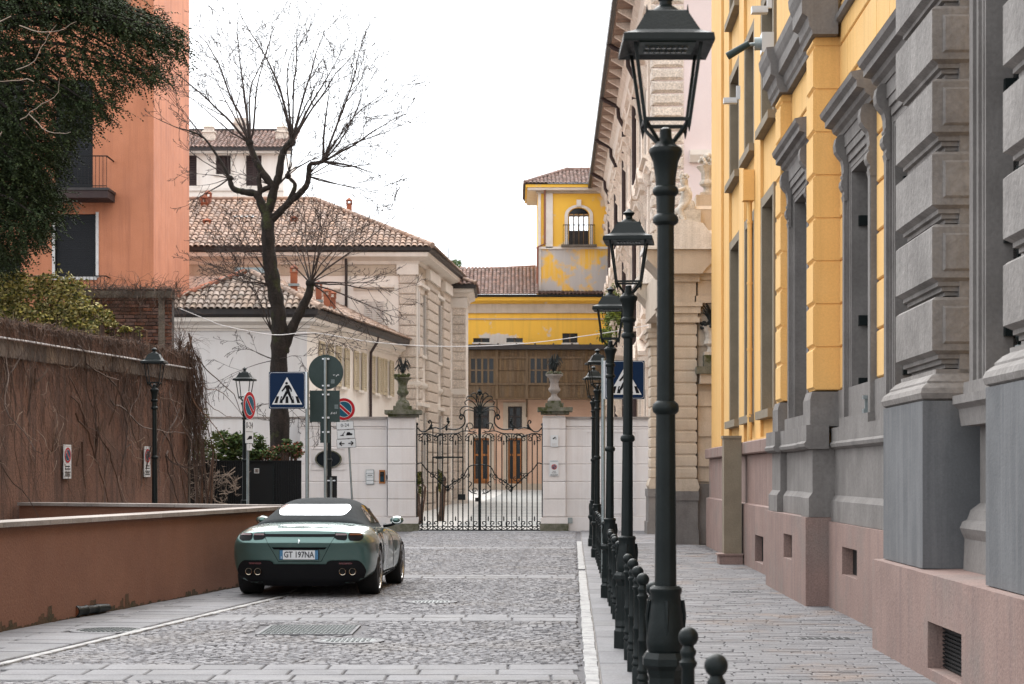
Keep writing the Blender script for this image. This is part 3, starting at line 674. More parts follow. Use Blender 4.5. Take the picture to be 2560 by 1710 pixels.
# ---------------------------------------------------------------- street lamps and bollards
def fl(a): return 1-.06*max(0, math.cos(a*8))
def make_lamp(loc, label, group):
    t = thing('street_lamp', label, 'street lamp', loc, group); x, y, z = loc
    b = MB()
    sq = lambda a: 1/max(abs(math.cos(a)), abs(math.sin(a)))
    b.lathe([(.125, 0), (.125, .17), (.105, .20)], loc, 8, PI/8); b.build('plinth', m_iron, t)
    b = MB()
    b.lathe([(.10, .19), (.112, .22), (.098, .27), (.094, .60), (.105, .64), (.128, .665), (.128, .70), (.108, .73)], loc, 8, PI/8)
    b.build('pedestal', m_iron, t)
    b = MB()
    b.lathe([(.085, .72), (.098, .75), (.102, .79), (.094, .88), (.083, .97), (.078, 1.03), (.085, 1.045), (.085, 1.06), (.07, 1.075)], loc, 16)
    b.build('vase', m_iron, t, smooth=True)
    for k in range(8):
        a = 2*PI*k/8
        MB().tube([(x+.086*math.cos(a), y+.086*math.sin(a), z+1.0), (x+.098*math.cos(a), y+.098*math.sin(a), z+.92), (x+.094*math.cos(a), y+.094*math.sin(a), z+.8)], [.012, .01, .004], 5).build('leaf', m_iron, t, smooth=True) if k % 2 == 0 else None
    b = MB(); b.lathe([(.057, 1.06), (.050, 1.98)], loc, 32, 0, fl); b.build('lower_shaft', m_iron, t, smooth=True); b = MB(); b.lathe([(.047, 2.0), (.044, 2.98)], loc, 32, 0, fl)
    b.build('shaft', m_iron, t, smooth=True)
    b = MB()
    b.lathe([(.05, 1.965), (.067, 1.98), (.070, 2.0), (.066, 2.02), (.05, 2.035)], loc, 20); b.build('collar', m_iron, t, smooth=True); b = MB(); b.lathe([(.048, 2.95), (.066, 2.965), (.068, 2.98), (.064, 2.995), (.048, 3.01)], loc, 20); b.build('collar', m_iron, t, smooth=True); b = MB()
    b.lathe([(.046, 3.0), (.05, 3.10), (.066, 3.115), (.068, 3.13), (.064, 3.145), (.052, 3.155), (.054, 3.2), (.066, 3.28), (.084, 3.32), (.088, 3.335), (.084, 3.35), (.06, 3.365), (.04, 3.39), (.032, 3.41), (.03, 3.45), (.015, 3.46)], loc, 20)
    b.build('capital', m_iron, t, smooth=True)
    # lantern frame
    fr = MB(); up, lo, zt, zb = .168, .112, 3.87, 3.485
    for sx in (-1, 1):
        for sy in (-1, 1):
            fr.bar((x+sx*lo, y+sy*lo, z+zb-.03), (x+sx*up, y+sy*up, z+zt), .018)
            fr.tube([(x+sx*lo, y+sy*lo, z+zb), (x+sx*lo*.8, y+sy*lo*.8, z+3.45), (x+sx*.04, y+sy*.04, z+3.385)], .011, 6)
            fr.tube([(x+sx*lo, y+sy*lo, z+zb-.03), (x+sx*lo, y+sy*lo, z+zb-.065)], [.01, .002], 5)
    for sx in (-1, 1):
        fr.bar((x-lo, y+sx*lo, z+zb), (x+lo, y+sx*lo, z+zb), .018); fr.bar((x+sx*lo, y-lo, z+zb), (x+sx*lo, y+lo, z+zb), .018)
    fr.build('lantern_frame', m_iron, t)
    rf = MB()
    r2 = math.sqrt(2)
    rf.lathe([(.150*r2, 3.885), (.232*r2, 3.862), (.234*r2, 3.872), (.229*r2, 3.905), (.180*r2, 3.925), (.165*r2, 3.935), (.105*r2, 4.045), (.10*r2, 4.05)], loc, 4, PI/4)
    roof = rf.build('lantern_roof', m_iron, t)
    for sx in (-1, 1):
        for sy in (-1, 1): MB().tube([(x+sx*.105, y+sy*.105, z+4.03), (x+sx*.105, y+sy*.105, z+4.075)], [.008, .002], 5).build('roof_spike', m_iron, roof)
    b = MB(); b.lathe([(.085, 4.045), (.08, 4.06), (.055, 4.08), (.034, 4.095), (.032, 4.115), (.05, 4.135), (.058, 4.145), (.03, 4.165), (.006, 4.185)], loc, 20)
    b.build('finial', m_iron, roof, smooth=True)
    pl = MB().box(x-.145, x+.145, y-.145, y+.145, z+3.872, z+3.884).build('light_panel', m_sback, t)
    for r in (-1, 1):
        for k in range(8): MB().lathe([(.013, 3.860), (.013, 3.873)], (x-.1+k*.0286, y+r*.05, z), 8).build('diode', m_glass2, pl)
    return t
LAMP = make_lamp((0, 0, 0), '', '')
def lamp(x, y, label, group):
    t = copy_tree(LAMP); t.location = (x, y, 0); t.rotation_euler = (RND.gauss(0, .003), RND.gauss(0, .004), RND.uniform(-.12, .12)); setp(t, label, 'street lamp', group); return t
LG = 'lamps along the bollard row'
LAMP.location = (.80, 10.07, 0); setp(LAMP, 'tall dark street lamp with fluted post and soft blurred lantern, first before the stone piers', 'street lamp', LG)
lamp(1.088, 18.4, 'dark street lamp whose post stands before the crossing sign with the hidden figure', LG)
lamp(1.31, 26.0, 'dark street lamp third along the bollard row towards the gate', LG)
lamp(1.70, 38.7, 'dark street lamp fourth along the bollard row, beside the right crossing sign post', LG)
lamp(1.88, 44.8, 'dark street lamp last of the bollard row before the gate wall', LG)
lamp(-7.07, 38.3, 'dark street lamp standing against the vine-covered brown wall', 'lamps on the left side')
lamp(-6.27, 45.3, 'dark street lamp beside the slanted no-parking sign and black fence', 'lamps on the left side')
def make_bollard(loc):
    t = thing('bollard', '', 'bollard', loc)
    MB().lathe([(.043, 0), (.043, .16), (.036, .18), (.046, .19), (.047, .20), (.038, .215), (.032, .235), (.043, .25), (.043, .262), (.033, .275), (.031, .45), (.038, .462), (.038, .475), (.031, .488), (.03, .76), (.04, .775), (.041, .79), (.032, .80),
               (.03, .815), (.037, .83), (.037, .842), (.028, .855), (.024, .872)], loc, 14).build('post', m_iron, t, smooth=True)
    MB().ball((loc[0], loc[1], loc[2]+.905), .047, 20, 12).build('ball', m_iron, t, smooth=True)
    return t
BOL = make_bollard((0, 0, 0)); nb = 0
BY = [7.56, 8.9, 11.5, 12.7, 13.8, 14.9, 16.2, 17.2, 19.6, 20.6, 22.1, 23.0, 24.3, 25.1, 27.2, 28.4, 29.7, 31.0, 32.4, 33.7, 35.0, 36.3, 37.6, 39.8, 41.0, 42.2, 43.4]
BL = {7.56: 'ball-topped bollard standing alone furthest from the gate', 8.9: 'ball-topped bollard just beside the first lamp plinth'}
for i, y in enumerate(BY):
    x = {7.56: .815, 8.9: .807, 11.5: .89, 12.7: .93}.get(y, .80+.0305*(y-10.07)+.02)
    o = BOL if i == 0 else copy_tree(BOL); o.location = (x, y, 0); o.rotation_euler = (RND.gauss(0, .008), RND.gauss(0, .009), RND.uniform(0, 6))
    j = ('between the first and second street lamps' if y < 18 else 'between the second and third street lamps' if y < 26 else 'between the third and fourth street lamps' if y < 38.7 else 'between the fourth and fifth street lamps')
    setp(o, BL.get(y, 'dark ball-topped bollard in the row '+j), 'bollard', 'ball-topped bollards along the pavement')
# ---------------------------------------------------------------- ramp walls
def wall_run(name, label, p0, p1, th, h, mat, cop, stones, ov=.05, z0=-.05):
    """thick wall p0->p1 (2D), outside face on the right-hand side of travel, coping stones on top"""
    t = thing(name, label, 'wall', (p0[0], p0[1], 0))
    M = frame(p0, p1); L = math.hypot(p1[0]-p0[0], p1[1]-p0[1])
    MB(M).box(0, L, 0, th, z0, h).build('wall_body', mat, t)
    x = 0; 
    while x < L-.02:
        q = min(stones*RND.uniform(.92, 1.08), L-x)
        b = MB(M); b.box(x+.004, x+q-.004, -ov, th+ov, h+RND.uniform(0, .003), h+.055); b.build('coping_stone', cop, t); x += q
    return t
m_rampwall = pm('brown_ramp_render', (.218, .105, .067), (.178, .084, .055), .9, bsc=60, bump=.25, grain=.18, streak=(.20, .085, .052), streak_amt=.45)
rw = wall_run('ramp_wall', 'low brown rendered ramp wall with pale stone coping beside the car', (-9.2, -3.0+0), (-3.66, 30.7), .4, 1.095, m_rampwall, m_coping, .62) if False else None
p1 = Vector((-3.62, 31.0)); dirn = Vector((.1639, 1)).normalized(); p0 = p1-dirn*22
rw = wall_run('ramp_wall', 'low brown rendered ramp wall with pale stone coping beside the car', p0, p1, .38, 1.10, m_rampwall, m_coping, .62)
MW = frame(p0, p1)
# moss and damp stains clinging to the wall foot
b = MB(MW)
for k in range(900):
    x = RND.uniform(6, 21.6); g = math.sin(x*2.3)+math.sin(x*5.1+1)+math.sin(x*.9+2)
    h = max(.01, RND.expovariate(1/.04)*(.35+max(0, g)*.8))
    if h > .3: h = .3*RND.random()
    wd = RND.uniform(.02, .09)
    b.add([(x-wd, -.003, 0), (x+wd, -.003, 0), (x+wd*.75, -.004, h*.8), (x-wd*.7, -.004, h*.75)], [(0, 1, 2, 3)])
b.build('moss_stain', pm('damp_moss', (.05, .042, .022), (.11, .058, .034), 5, bsc=40, grain=.3, bump=.4), rw)['kind'] = 'stuff'
wall_run('ramp_wall', 'far low brown ramp wall running from the vine wall to the coping tip', (-8.78, 34.45), (-3.72, 31.35), .36, 1.11, m_rampwall, m_coping, .6)
# fallen bollard stub at the wall foot
t = thing('broken_bollard', 'broken black bollard stub lying against the foot of the ramp wall', 'bollard', (-4.92, 22.75, 0))
a = Vector((-5.06, 22.35, .075)); c = Vector((-4.86, 23.25, .06)); d = (c-a).normalized()
MB().tube([a, a+d*.06, a+d*.07, a+d*.25, a+d*.27, a+d*.30, a+d*.32, a+d*.55, a+d*.57, a+d*.6, c], [.07, .072, .06, .055, .065, .065, .052, .05, .058, .058, .045], 14).build('stub', m_iron, t, smooth=True)
MB().tube([a-d*.004, a+d*.01], .058, 14).build('rusty_end', pm('rust', (.16, .05, .02), (.08, .03, .015), 20, bsc=60, grain=.3), t)
# ---------------------------------------------------------------- vine-covered wall
V0, V1 = Vector((-11.2, 22.0)), Vector((-7.2, 43.0))
M = frame(V0, V1); L = (V1-V0).length
vw = thing('garden_wall', 'tall rough brown garden wall covered in dry hanging vines', 'wall', (V0.x, V0.y, 0))
MB(M).box(0, L, 0, .45, -.1, 3.72).build('wall_body', m_ivywall, vw)
MB(M).box(L-.02, L+.06, -.03, .48, -.1, 3.9).build('end_strip', m_concrete, vw)
m_band = pm('stained_band_stone', (.16, .12, .09), (.075, .056, .045), 1.5, bsc=30, grain=.25, bump=.5, rand=.3, streak=(.05, .036, .03), streak_amt=.8)
x = 0
while x < L:
    q = min(RND.uniform(.7, 1.3), L-x); MB(M).block(x+.004, x+q-.004, 3.72, 4.02, .45, .451, 0) if False else None
    b = MB(M); b.box(x+.004, x+q-.004, -.04-RND.uniform(0, .015), .4, 3.722, 4.02); b.build('band_stone', m_band, vw); x += q
MB(M).box(0, L, -.02, .44, 4.02, 4.36).build('parapet', m_ivywall, vw)
MB(M).tube([(0, -.09, 4.05), (L*.3, -.09, 4.03), (L*.6, -.09, 4.05), (L, -.09, 4.02)], .018, 6).build('cable', m_wire, vw)
# dry vines: one tangle on this wall
b = MB(M); bp = MB(M)
def strand(mb, p, dvec, n, step, r, wob, grav=.0):
    pts = [Vector(p)]; v = Vector(dvec).normalized()
    for i in range(n):
        v = (v+Vector((RND.gauss(0, wob), RND.gauss(0, wob*.5), RND.gauss(0, wob)))+Vector((0, 0, -grav))).normalized()
        pts.append(pts[-1]+v*step)
    mb.tube(pts, [r*(1-.7*i/n) for i in range(n+1)], 3, False)
for k in range(1500):
    x = RND.uniform(9, L+.15); z = RND.choice((4.36, 4.36, 3.7, RND.uniform(1.8, 4.0)))
    strand(b, (x, -.03-RND.random()*.08, z+RND.uniform(-.02, .08)), (RND.gauss(0, .35), -.15*RND.random(), -1), RND.randint(5, 15), RND.uniform(.05, .15), RND.uniform(.0025, .006), .24, .08)
for k in range(2200):                                # shaggy fringe along the top
    x = RND.uniform(9, L+.1)
    strand(b, (x, RND.uniform(-.12, .35), 4.36+RND.uniform(-.06, .04)), (RND.gauss(0, 1.2), RND.gauss(0, .5), RND.uniform(-.7, .4)), RND.randint(3, 7), .05, .009, .55, .25)
for k in range(58):                                 # thick stems
    x = RND.uniform(10, L); strand(b, (x, -.06-.08*RND.random(), RND.uniform(2.0, 4.2)), (RND.gauss(0, 1), 0, -.9), RND.randint(8, 16), .2, RND.uniform(.014, .026), .25, .05)
for k in range(380):                                # curtain hanging from the wall end
    x = L+RND.uniform(-.35, .25); strand(b, (x, RND.uniform(-.25, .2), RND.uniform(3.2, 4.5)), (.3*RND.random(), -.1, -.4), RND.randint(8, 18), RND.uniform(.08, .17), RND.uniform(.003, .007), .14, .3)
for k in range(80): strand(b, (L-.2, .1, 4.3+RND.uniform(0, .3)), (RND.gauss(0, 1), RND.gauss(0, .5), 1), 9, .1, .006, .35, .15)
for k in range(9): strand(b, (L+RND.uniform(-.1, .3), 0, 4.9-RND.random()*.6), (RND.gauss(0, .4), 0, -1), 16, .2, .022, .2)
b.build('dry_vine', m_vine, vw)['kind'] = 'stuff'
for k in range(90):
    x = RND.uniform(10, L); strand(bp, (x, -.06, RND.uniform(1.6, 4.2)), (RND.gauss(0, 1), -.05, -.6), RND.randint(5, 12), .09, .005, .35, .05)
bp.build('pale_vine', m_vine_pale, vw)['kind'] = 'stuff'
# two no-parking plates on it
def fig_noparking(M, c, r, par, y=-.02, sx=1):
    """round sign face in local xz plane at y, facing -y"""
    def disc(rr, yy, mat, nm): 
        n = 28; return MB(M).poly([(c[0]+sx*rr*math.cos(-2*PI*k/n)*-1, yy, c[1]+rr*math.sin(-2*PI*k/n)*-1) for k in range(n)][::-1]).build(nm, mat, par)
    d = disc(r, y-.002, m_swhite, 'sign_rim'); disc(r*.965, y-.004, m_sred, 'red_ring'); disc(r*.72, y-.006, m_swhite, 'white_ring'); disc(r*.68, y-.008, m_nblue, 'blue_field')
    a = math.radians(45); u = Vector((-math.cos(a), math.sin(a))); v = Vector((math.sin(a), math.cos(a)))
    for w_, mat, yy in ((.15, m_swhite, y-.010), (.11, m_sred, y-.012)):
        e = r*.69; MB(M).poly([(c[0]+sx*(u.x*e*s1+v.x*w_*r*s2), yy, c[1]+u.y*e*s1+v.y*w_*r*s2) for s1, s2 in ((1, -1), (1, 1), (-1, 1), (-1, -1))]).build('red_bar', mat, par)
def text(txt, size, Mw, mat, par, name='lettering', ext=.001, align='CENTER', sx=1):
    cu = bpy.data.curves.new(name, 'FONT'); cu.body = txt; cu.size = size; cu.align_x = align; cu.align_y = 'CENTER'; cu.extrude = ext; cu.resolution_u = 3
    ob = bpy.data.objects.new('tmp', cu); COL.objects.link(ob)
    bpy.context.view_layer.update()
    me = bpy.data.meshes.new_from_object(ob.evaluated_get(bpy.context.evaluated_depsgraph_get())); bpy.data.objects.remove(ob)
    me.name = name; me.materials.clear(); me.materials.append(mat)
    if sx != 1: me.transform(Matrix.Diagonal((sx, 1, 1, 1)))
    return piece(name, me, Mw, par)
RX = Matrix.Rotation(PI/2, 4, 'X')                 # text standing upright facing -y
for px, lb in ((163, 'narrow no-parking plate on the vine wall, further from the lamp'), (363, 'narrow no-parking plate on the vine wall just beside the lamp post')):
    # distance along the wall for this plate
    best = min(range(0, int(L*100)), key=lambda s: abs(CX+((M @ Vector((s/100, 0, 0))).x)/((M @ Vector((s/100, 0, 0))).y)*F-px)); s = best/100
    yy = (M @ Vector((s, 0, 0))).y; zc = zs(1154, yy)
    t = thing('parking_plate', lb, 'sign', M @ Vector((s, -.03, zc-.32)), 'no-parking plates on the vine wall')
    MB(M).box(s-.17, s+.17, -.05, -.035, zc-.32, zc+.32).build('plate', m_swhite, t)
    fig_noparking(M, (s, zc+.12), .15, t, -.052)
    for k, (zz, ww) in enumerate(((-.09, .10), (-.14, .12), (-.20, .13), (-.235, .11), (-.27, .12))):
        MB(M).box(s-ww, s+ww, -.054, -.0505, zc+zz-.010, zc+zz+.010).build('text_line', m_sblack, t)
# ---------------------------------------------------------------- terrace behind: brick wall, orange house
MB().box(-26, -7.6, 43.3, 52, -.1, 3.6).top('terrace', m_ground, 'raised garden terrace', 'terrace') if False else None
bw = thing('brick_wall', 'old brown brick garden wall with concrete posts and dry vine on top', 'wall', (-9.5, 44, 0))
yb0 = 44.0; xa, xb, za, zb = xs(165, yb0), xs(430, yb0), 0, zs(722, yb0)
MB().box(xa, xb, yb0, yb0+.3, -.05, zb).build('mortar_core', m_mortar, bw)
for px0, px1 in ((205, 225), (397, 413)): MB().box(xs(px0, yb0), xs(px1, yb0), yb0-.06, yb0+.02, 2, zs(745, yb0)).build('concrete_post', m_concrete, bw)
MB().box(xa, xb+.02, yb0-.08, yb0+.34, zs(745, yb0), zs(728, yb0)).build('concrete_beam', m_concrete, bw)
zz = 3.0; r = 0
while zz < zs(748, yb0):
    x = xa+(.06 if r % 2 else -.06)
    while x < xb-.05:
        q = RND.uniform(.22, .28)
        MB().box(max(x, xa)+.008, min(x+q, xb)-.008, yb0-.035-RND.uniform(0, .018), yb0+.01, zz+.008, zz+.072).build('brick', m_brick, bw); x += q
    zz += .082; r += 1
b = MB()
for k in range(500): strand(b, (RND.uniform(xa, xb+.2), yb0-.05+RND.uniform(-.05, .3), zs(728, yb0)+RND.uniform(-.02, .06)), (RND.gauss(0, 1), RND.gauss(0, .4), RND.gauss(.1, .4)), RND.randint(4, 10), .07, .008, .4, .08)
for k in range(110): strand(b, (RND.uniform(xa, xb+.2), yb0-.06, zs(728, yb0)), (RND.gauss(0, .5), -.1, -1), RND.randint(5, 12), .1, .006, .25, .05)
b.build('dry_vine', m_vine, bw)['kind'] = 'stuff'
# orange apartment house
oy = 62.0; oc = xs(384, oy); ob2 = Vector((xs(473, 68.5), 68.5))
oh = thing('apartment_house', 'tall orange rendered house with dark roller shutters and balcony', 'building', (oc-4, oy, 0))
b = MB()
wx = [(xs(138, oy), xs(240, oy), zs(692, oy), zs(535, oy)), (xs(-60, oy), xs(52, oy), zs(860, oy), zs(640, oy)), (xs(138, oy), xs(232, oy), zs(385+0, oy)-1.3, zs(200, oy)), (xs(-60, oy), xs(60, oy), zs(420, oy), zs(200, oy))]
wall_open(b, oc-14, oc, -.1, 20, wx, .18) ; b.V = [(v[0], oy-v[1], v[2]) for v in b.V]
b.quad((oc, oy, -.1), (ob2.x, ob2.y, -.1), (ob2.x, ob2.y, 20), (oc, oy, 20)); b.quad((ob2.x, ob2.y, -.1), (ob2.x-14, ob2.y+1, -.1), (ob2.x-14, ob2.y+1, 20), (ob2.x, ob2.y, 20))
b.poly([(oc-14, oy, 20), (oc, oy, 20), (ob2.x, ob2.y, 20), (ob2.x-14, ob2.y, 20)])
b.build('wall', m_orange, oh, fix=True)
for a0, a1, c0, c1 in wx:
    sh = MB().box(a0-.02, a1+.02, oy+.12, oy+.16, c0, c1).build('roller_shutter', m_roller, oh)
    z = c0+.02
    while z < c1-.04: MB().box(a0+.02, a1-.02, oy+.10, oy+.125, z, z+.045).build('slat', m_roller, sh); z += .058
a0, a1, c0, c1 = wx[0]
for x0, x1, z0, z1 in ((a0-.09, a0, c0-.06, c1+.06), (a1, a1+.09, c0-.02, c1+.06), (a0-.12, a1+.03, c0-.1, c0-.002)):
    MB().box(x0, x1, oy-.05, oy+.14, z0, z1).build('window_frame', m_whitestone, oh)
bx0, bx1 = xs(60, oy), xs(271, oy-1.0)
zf = zs(470, oy-1)
MB().box(bx0-4, bx1, oy-1.1, oy+.02, zf-.32, zf-.08).build('balcony_beam', m_shut_brown, oh)
MB().box(bx0-4, bx1+.03, oy-1.13, oy+.02, zf-.08, zf).build('balcony_slab', m_gutter, oh)
def railing(x0, x1, y0, z0, z1, name='balcony_railing', ret=True):
    rl = MB().bar((x0, y0, z1), (x1, y0, z1), .035).build(name, m_black, oh)
    MB().bar((x0, y0, z0+.06), (x1, y0, z0+.06), .025).build('rail', m_black, rl)
    if ret: MB().bar((x1, y0, z1), (x1, oy, z1), .035).build('rail', m_black, rl)
    x = x0
    while x <= x1: MB().bar((x, y0, z0), (x, y0, z1), .014).build('baluster', m_black, rl); x += .115
railing(bx0-1.5, bx1-.04, oy-1.06, zf, zf+1.0)
railing(xs(-20, oy-.6), xs(264, oy-.6), oy-.6, zs(735, oy-.6), zs(690, oy-.6), ret=True)
b = MB()
# ---------------------------------------------------------------- black fence with house number
fy = 47.2; fz = zs(1151, fy)
fn = thing('metal_fence', 'black ribbed metal fence with gate and house number 5', 'fence', (-6.5, fy, 0))
fx0, fx1 = xs(472, fy), xs(753, fy); gx0, gx1 = xs(628, fy), xs(660, fy)
MB().box(fx0, fx1, fy+.03, fy+.06, 0, fz-.02).build('backing', m_black, fn)
MB().box(fx0, fx1, fy-.01, fy+.08, fz-.03, fz).build('top_rail', m_black, fn)
x = fx0
while x < fx1-.03:
    if not gx0-.1 < x < gx1+.2: MB().box(x, x+.028, fy, fy+.04, 0.02, fz-.01).build('slat', m_black, fn)
    x += .056
g = MB().box(gx0-.1, gx1+.22, fy-.02, fy+.035, .02, fz-.12).build('gate_leaf', m_black, fn)
MB().box(gx1+.22, gx1+.25, fy-.03, fy+.035, 0, fz-.12).build('gate_edge', m_iron, g)
nx, nz = xs(642, fy), zs(1177, fy)
pl = MB().box(nx-.06, nx+.06, fy-.035, fy-.021, nz-.06, nz+.06).build('number_plate', m_swhite, fn)
MB().box(nx-.045, nx+.045, fy-.037, fy-.035, nz-.045, nz+.045).build('number_panel', m_coping, pl)
text('5', .09, Matrix.Translation((nx, fy-.039, nz)) @ RX, m_sblack, fn, 'number')
# ---------------------------------------------------------------- tiled roofs
def tile_mesh(w, Lt, n=6):
    b = MB(); vs = []; r0, r1 = w*.47, w*.39
    for j, (y, r, h) in enumerate(((0, r0, .035), (Lt, r1, .008))):
        for k in range(n+1):
            a = PI*k/n; vs.append((-r*math.cos(a), y, h-.03+r*.78*math.sin(a)))
    for k in range(n+1):
        a = PI*k/n; vs.append((-(r0-.016)*math.cos(a), .0, .005+(r0-.016)*.78*math.sin(a)))
    fs = [(k, k+1, n+1+k+1, n+1+k) for k in range(n)]+[(2*(n+1)+k, 2*(n+1)+k+1, k+1, k) for k in range(n)]
    # inner skin so the hollow end reads dark and solid
    for k in range(n+1):
        a = PI*k/n; vs.append((-(r0-.016)*math.cos(a), Lt*.4, -.005+(r0-.016)*.7*math.sin(a)))
    fs += [(3*(n+1)+k, 3*(n+1)+k+1, 2*(n+1)+k+1, 2*(n+1)+k) for k in range(n)]
    fs = [tuple(reversed(f)) for f in fs]
    return b.add(vs, fs)
def inpoly(u, v, poly):
    c = False; j = len(poly)-1
    for i in range(len(poly)):
        if (poly[i][1] > v) != (poly[j][1] > v) and u < (poly[j][0]-poly[i][0])*(v-poly[i][1])/(poly[j][1]-poly[i][1])+poly[i][0]: c = not c
        j = i
    return c
def roof_slope(par, corners, w, exp, mat, n_ind=300, under=True, name='roof_slope'):
    """corners: eave-left, eave-right, top-right[, top-left] seen from outside; tiles laid up the slope"""
    C = [Vector(c) for c in corners]
    U = (C[1]-C[0]).normalized(); N = U.cross(C[2]-C[0]).normalized(); Vv = N.cross(U)
    p2 = [((c-C[0]).dot(U), (c-C[0]).dot(Vv)) for c in C]
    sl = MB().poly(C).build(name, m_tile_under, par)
    me = tile_mesh(w, exp*1.28).mesh('roof_tile', None, True); me.materials.append(mat)
    umin, umax = min(p[0] for p in p2), max(p[0] for p in p2); vmax = max(p[1] for p in p2)
    S_ = []; r = 0
    while r*exp < vmax-.05:
        v = r*exp-.06
        k = 0; u = umin+w*.5
        while u < umax:
            if inpoly(u, max(v+exp*.5, .02), p2): S_.append((u, v))
            u += w
        r += 1
    rest = MB(); cnt = 0
    R3 = Matrix((U, Vv, N)).transposed().to_4x4()
    vis = sorted(range(len(S_)), key=lambda i: S_[i][1]); ind = set()
    for i in vis:
        p = C[0]+U*S_[i][0]+Vv*S_[i][1]
        if len(ind) < n_ind and inframe(p.x, p.y, p.z, 0) and N.dot(p-Vector((0, 0, CH))) < 0: ind.add(i)
    base = tile_mesh(w, exp*1.28)
    for i, (u, v) in enumerate(S_):
        p = C[0]+U*u+Vv*v+N*RND.uniform(.0, .012)
        Mw = Matrix.Translation(p) @ R3 @ Matrix.Rotation(RND.uniform(-.05, .05), 4, 'Z') @ Matrix.Rotation(RND.uniform(-.02, .02), 4, 'X') @ Matrix.Diagonal((RND.uniform(.94, 1.05), 1, RND.uniform(.9, 1.1), 1))
        if i in ind: piece('roof_tile', me, Mw, sl)
        else: rest.add([Mw @ Vector(q) for q in base.V], base.Fc)
    if rest.V: rest.build('roof_tile_field', mat, sl, smooth=True)['kind'] = 'stuff'
    return sl
def ridge(par, a, b, mat, r=.11, Lt=.4):
    a = Vector(a); b = Vector(b); n = max(1, round((b-a).length/Lt)); d = (b-a)/n
    for i in range(n):
        p = a+d*i; m = MB(); m.tube([p, p+d*1.08], [r, r*.86], 10); m.build('ridge_tile', mat, par, smooth=True)
def chimney(par, base, w, h, name='chimney'):
    x, y, z = base; c = MB().box(x-w/2, x+w/2, y-w/2, y+w/2, z-.3, z+h*.62).build(name, m_terra, par)
    m = MB(); m.box(x-w*.62, x+w*.62, y-w*.62, y+w*.62, z+h*.62, z+h*.66)
    for sx in (-1, 1):
        for sy in (-1, 1): m.box(x+sx*w*.42-.03, x+sx*w*.42+.03, y+sy*w*.42-.03, y+sy*w*.42+.03, z+h*.66, z+h*.84)
    m.lathe([(w*.9, h*.84), (w*.86, h*.88), (.01, h*1.05)], (x, y, z), 4, PI/4); m.build('chimney_cap', m_terra, c)
    MB().box(x-w*.8, x+w*.8, y-w*.7, y+w*.7, z-.05, z+.03).build('flashing', m_galv, c)
def louvre_shutter(par, M, x0, x1, z0, z1, y, mat, n=14):
    s_ = MB(M); f = .06
    s_.box(x0, x0+f, y, y+.05, z0, z1); s_.box(x1-f, x1, y, y+.05, z0, z1); s_.box(x0+f, x1-f, y, y+.05, z0, z0+f); s_.box(x0+f, x1-f, y, y+.05, z1-f, z1)
    o = s_.build('shutter', mat, par); d = (z1-z0-2*f)/n
    for k in range(n):
        z = z0+f+k*d; MB(M).prism([(y+.005, z+d*.75), (y+.015, z+d*.85), (y+.045, z+d*.15), (y+.035, z+d*.05)], x0+f, x1-f, 'x').build('slat', mat, o)
# ---------------------------------------------------------------- small pale house
sh = thing('small_house', 'small pale house with hipped tile roof and cream shutters by the gate', 'house', (-8, 58, 0))
sl_ = .153; sx0, sx1, sy = -10.35, -6.15, 58.0; sB = Vector((sx1+sl_*12.9, sy+12.9))
MB().add([(sx0, sy, -.1), (sx1, sy, -.1), (sB.x, sB.y, -.1), (sx0+2, sB.y, -.1), (sx0, sy, 6.5), (sx1, sy, 6.5), (sB.x, sB.y, 6.5), (sx0+2, sB.y, 6.5)], [(0,1,5,4),(2,3,7,6),(3,0,4,7),(4,5,6,7)]).build('wall', m_white_wall, sh)
MB().box(sx0, sx1+.03, sy-.06, sy+.02, -.1, 3.35).build('base_band', m_white_wall, sh)
MB().box(sx0-.02, sx1+.06, sy-.09, sy+.02, 3.35, 3.40).build('string_course', m_coping, sh)
MS = frame((sx1, sy), (sB.x, sB.y)); MS = MS @ Matrix.Diagonal((1, -1, 1, 1))     # local y outward (right)
side = MB(MS); swin = []
for pa, pb in ((795, 830), (839, 869), (882, 913), (926, 950), (956, 980)):
    ya = 15.02/(.153+(1280-pa)/F); yb_ = 15.02/(.153+(1280-pb)/F); k = math.hypot(1, sl_)
    a_, b_ = (ya-sy)*k, (yb_-sy)*k; mid = (a_+b_)/2; swin.append((mid-.28, mid+.28, 4.5, 5.75))
wall_open(side, 0, 12.9*math.hypot(1, sl_), -.1, 6.5, swin, .2)
side.build('side_wall', m_cream, sh, fix=True)
for i, (a_, b_, c_, d_) in enumerate(swin):
    wn = MB(MS).box(a_, b_, -.17, -.14, c_, d_).build('window', m_glass, sh)
    f = MB(MS); f.box(a_, a_+.06, -.14, -.1, c_, d_); f.box(b_-.06, b_, -.14, -.1, c_, d_); f.box((a_+b_)/2-.03, (a_+b_)/2+.03, -.14, -.1, c_, d_); f.build('sash', m_shut_cream, wn)
    MB(MS).box(a_-.08, b_+.08, -.02, .1, c_-.09, c_-.002).build('sill', m_trim, wn)
    louvre_shutter(wn, MS, a_-.56, a_-.02, c_-.02, d_+.02, .03, m_shut_cream); louvre_shutter(wn, MS, b_+.02, b_+.56, c_-.02, d_+.02, .03, m_shut_cream)
CPR = [(0, 0), (.04, 0), (.05, .06), (.12, .08), (.13, .16), (.22, .22), (.30, .26), (.31, .38), (0, .38)]
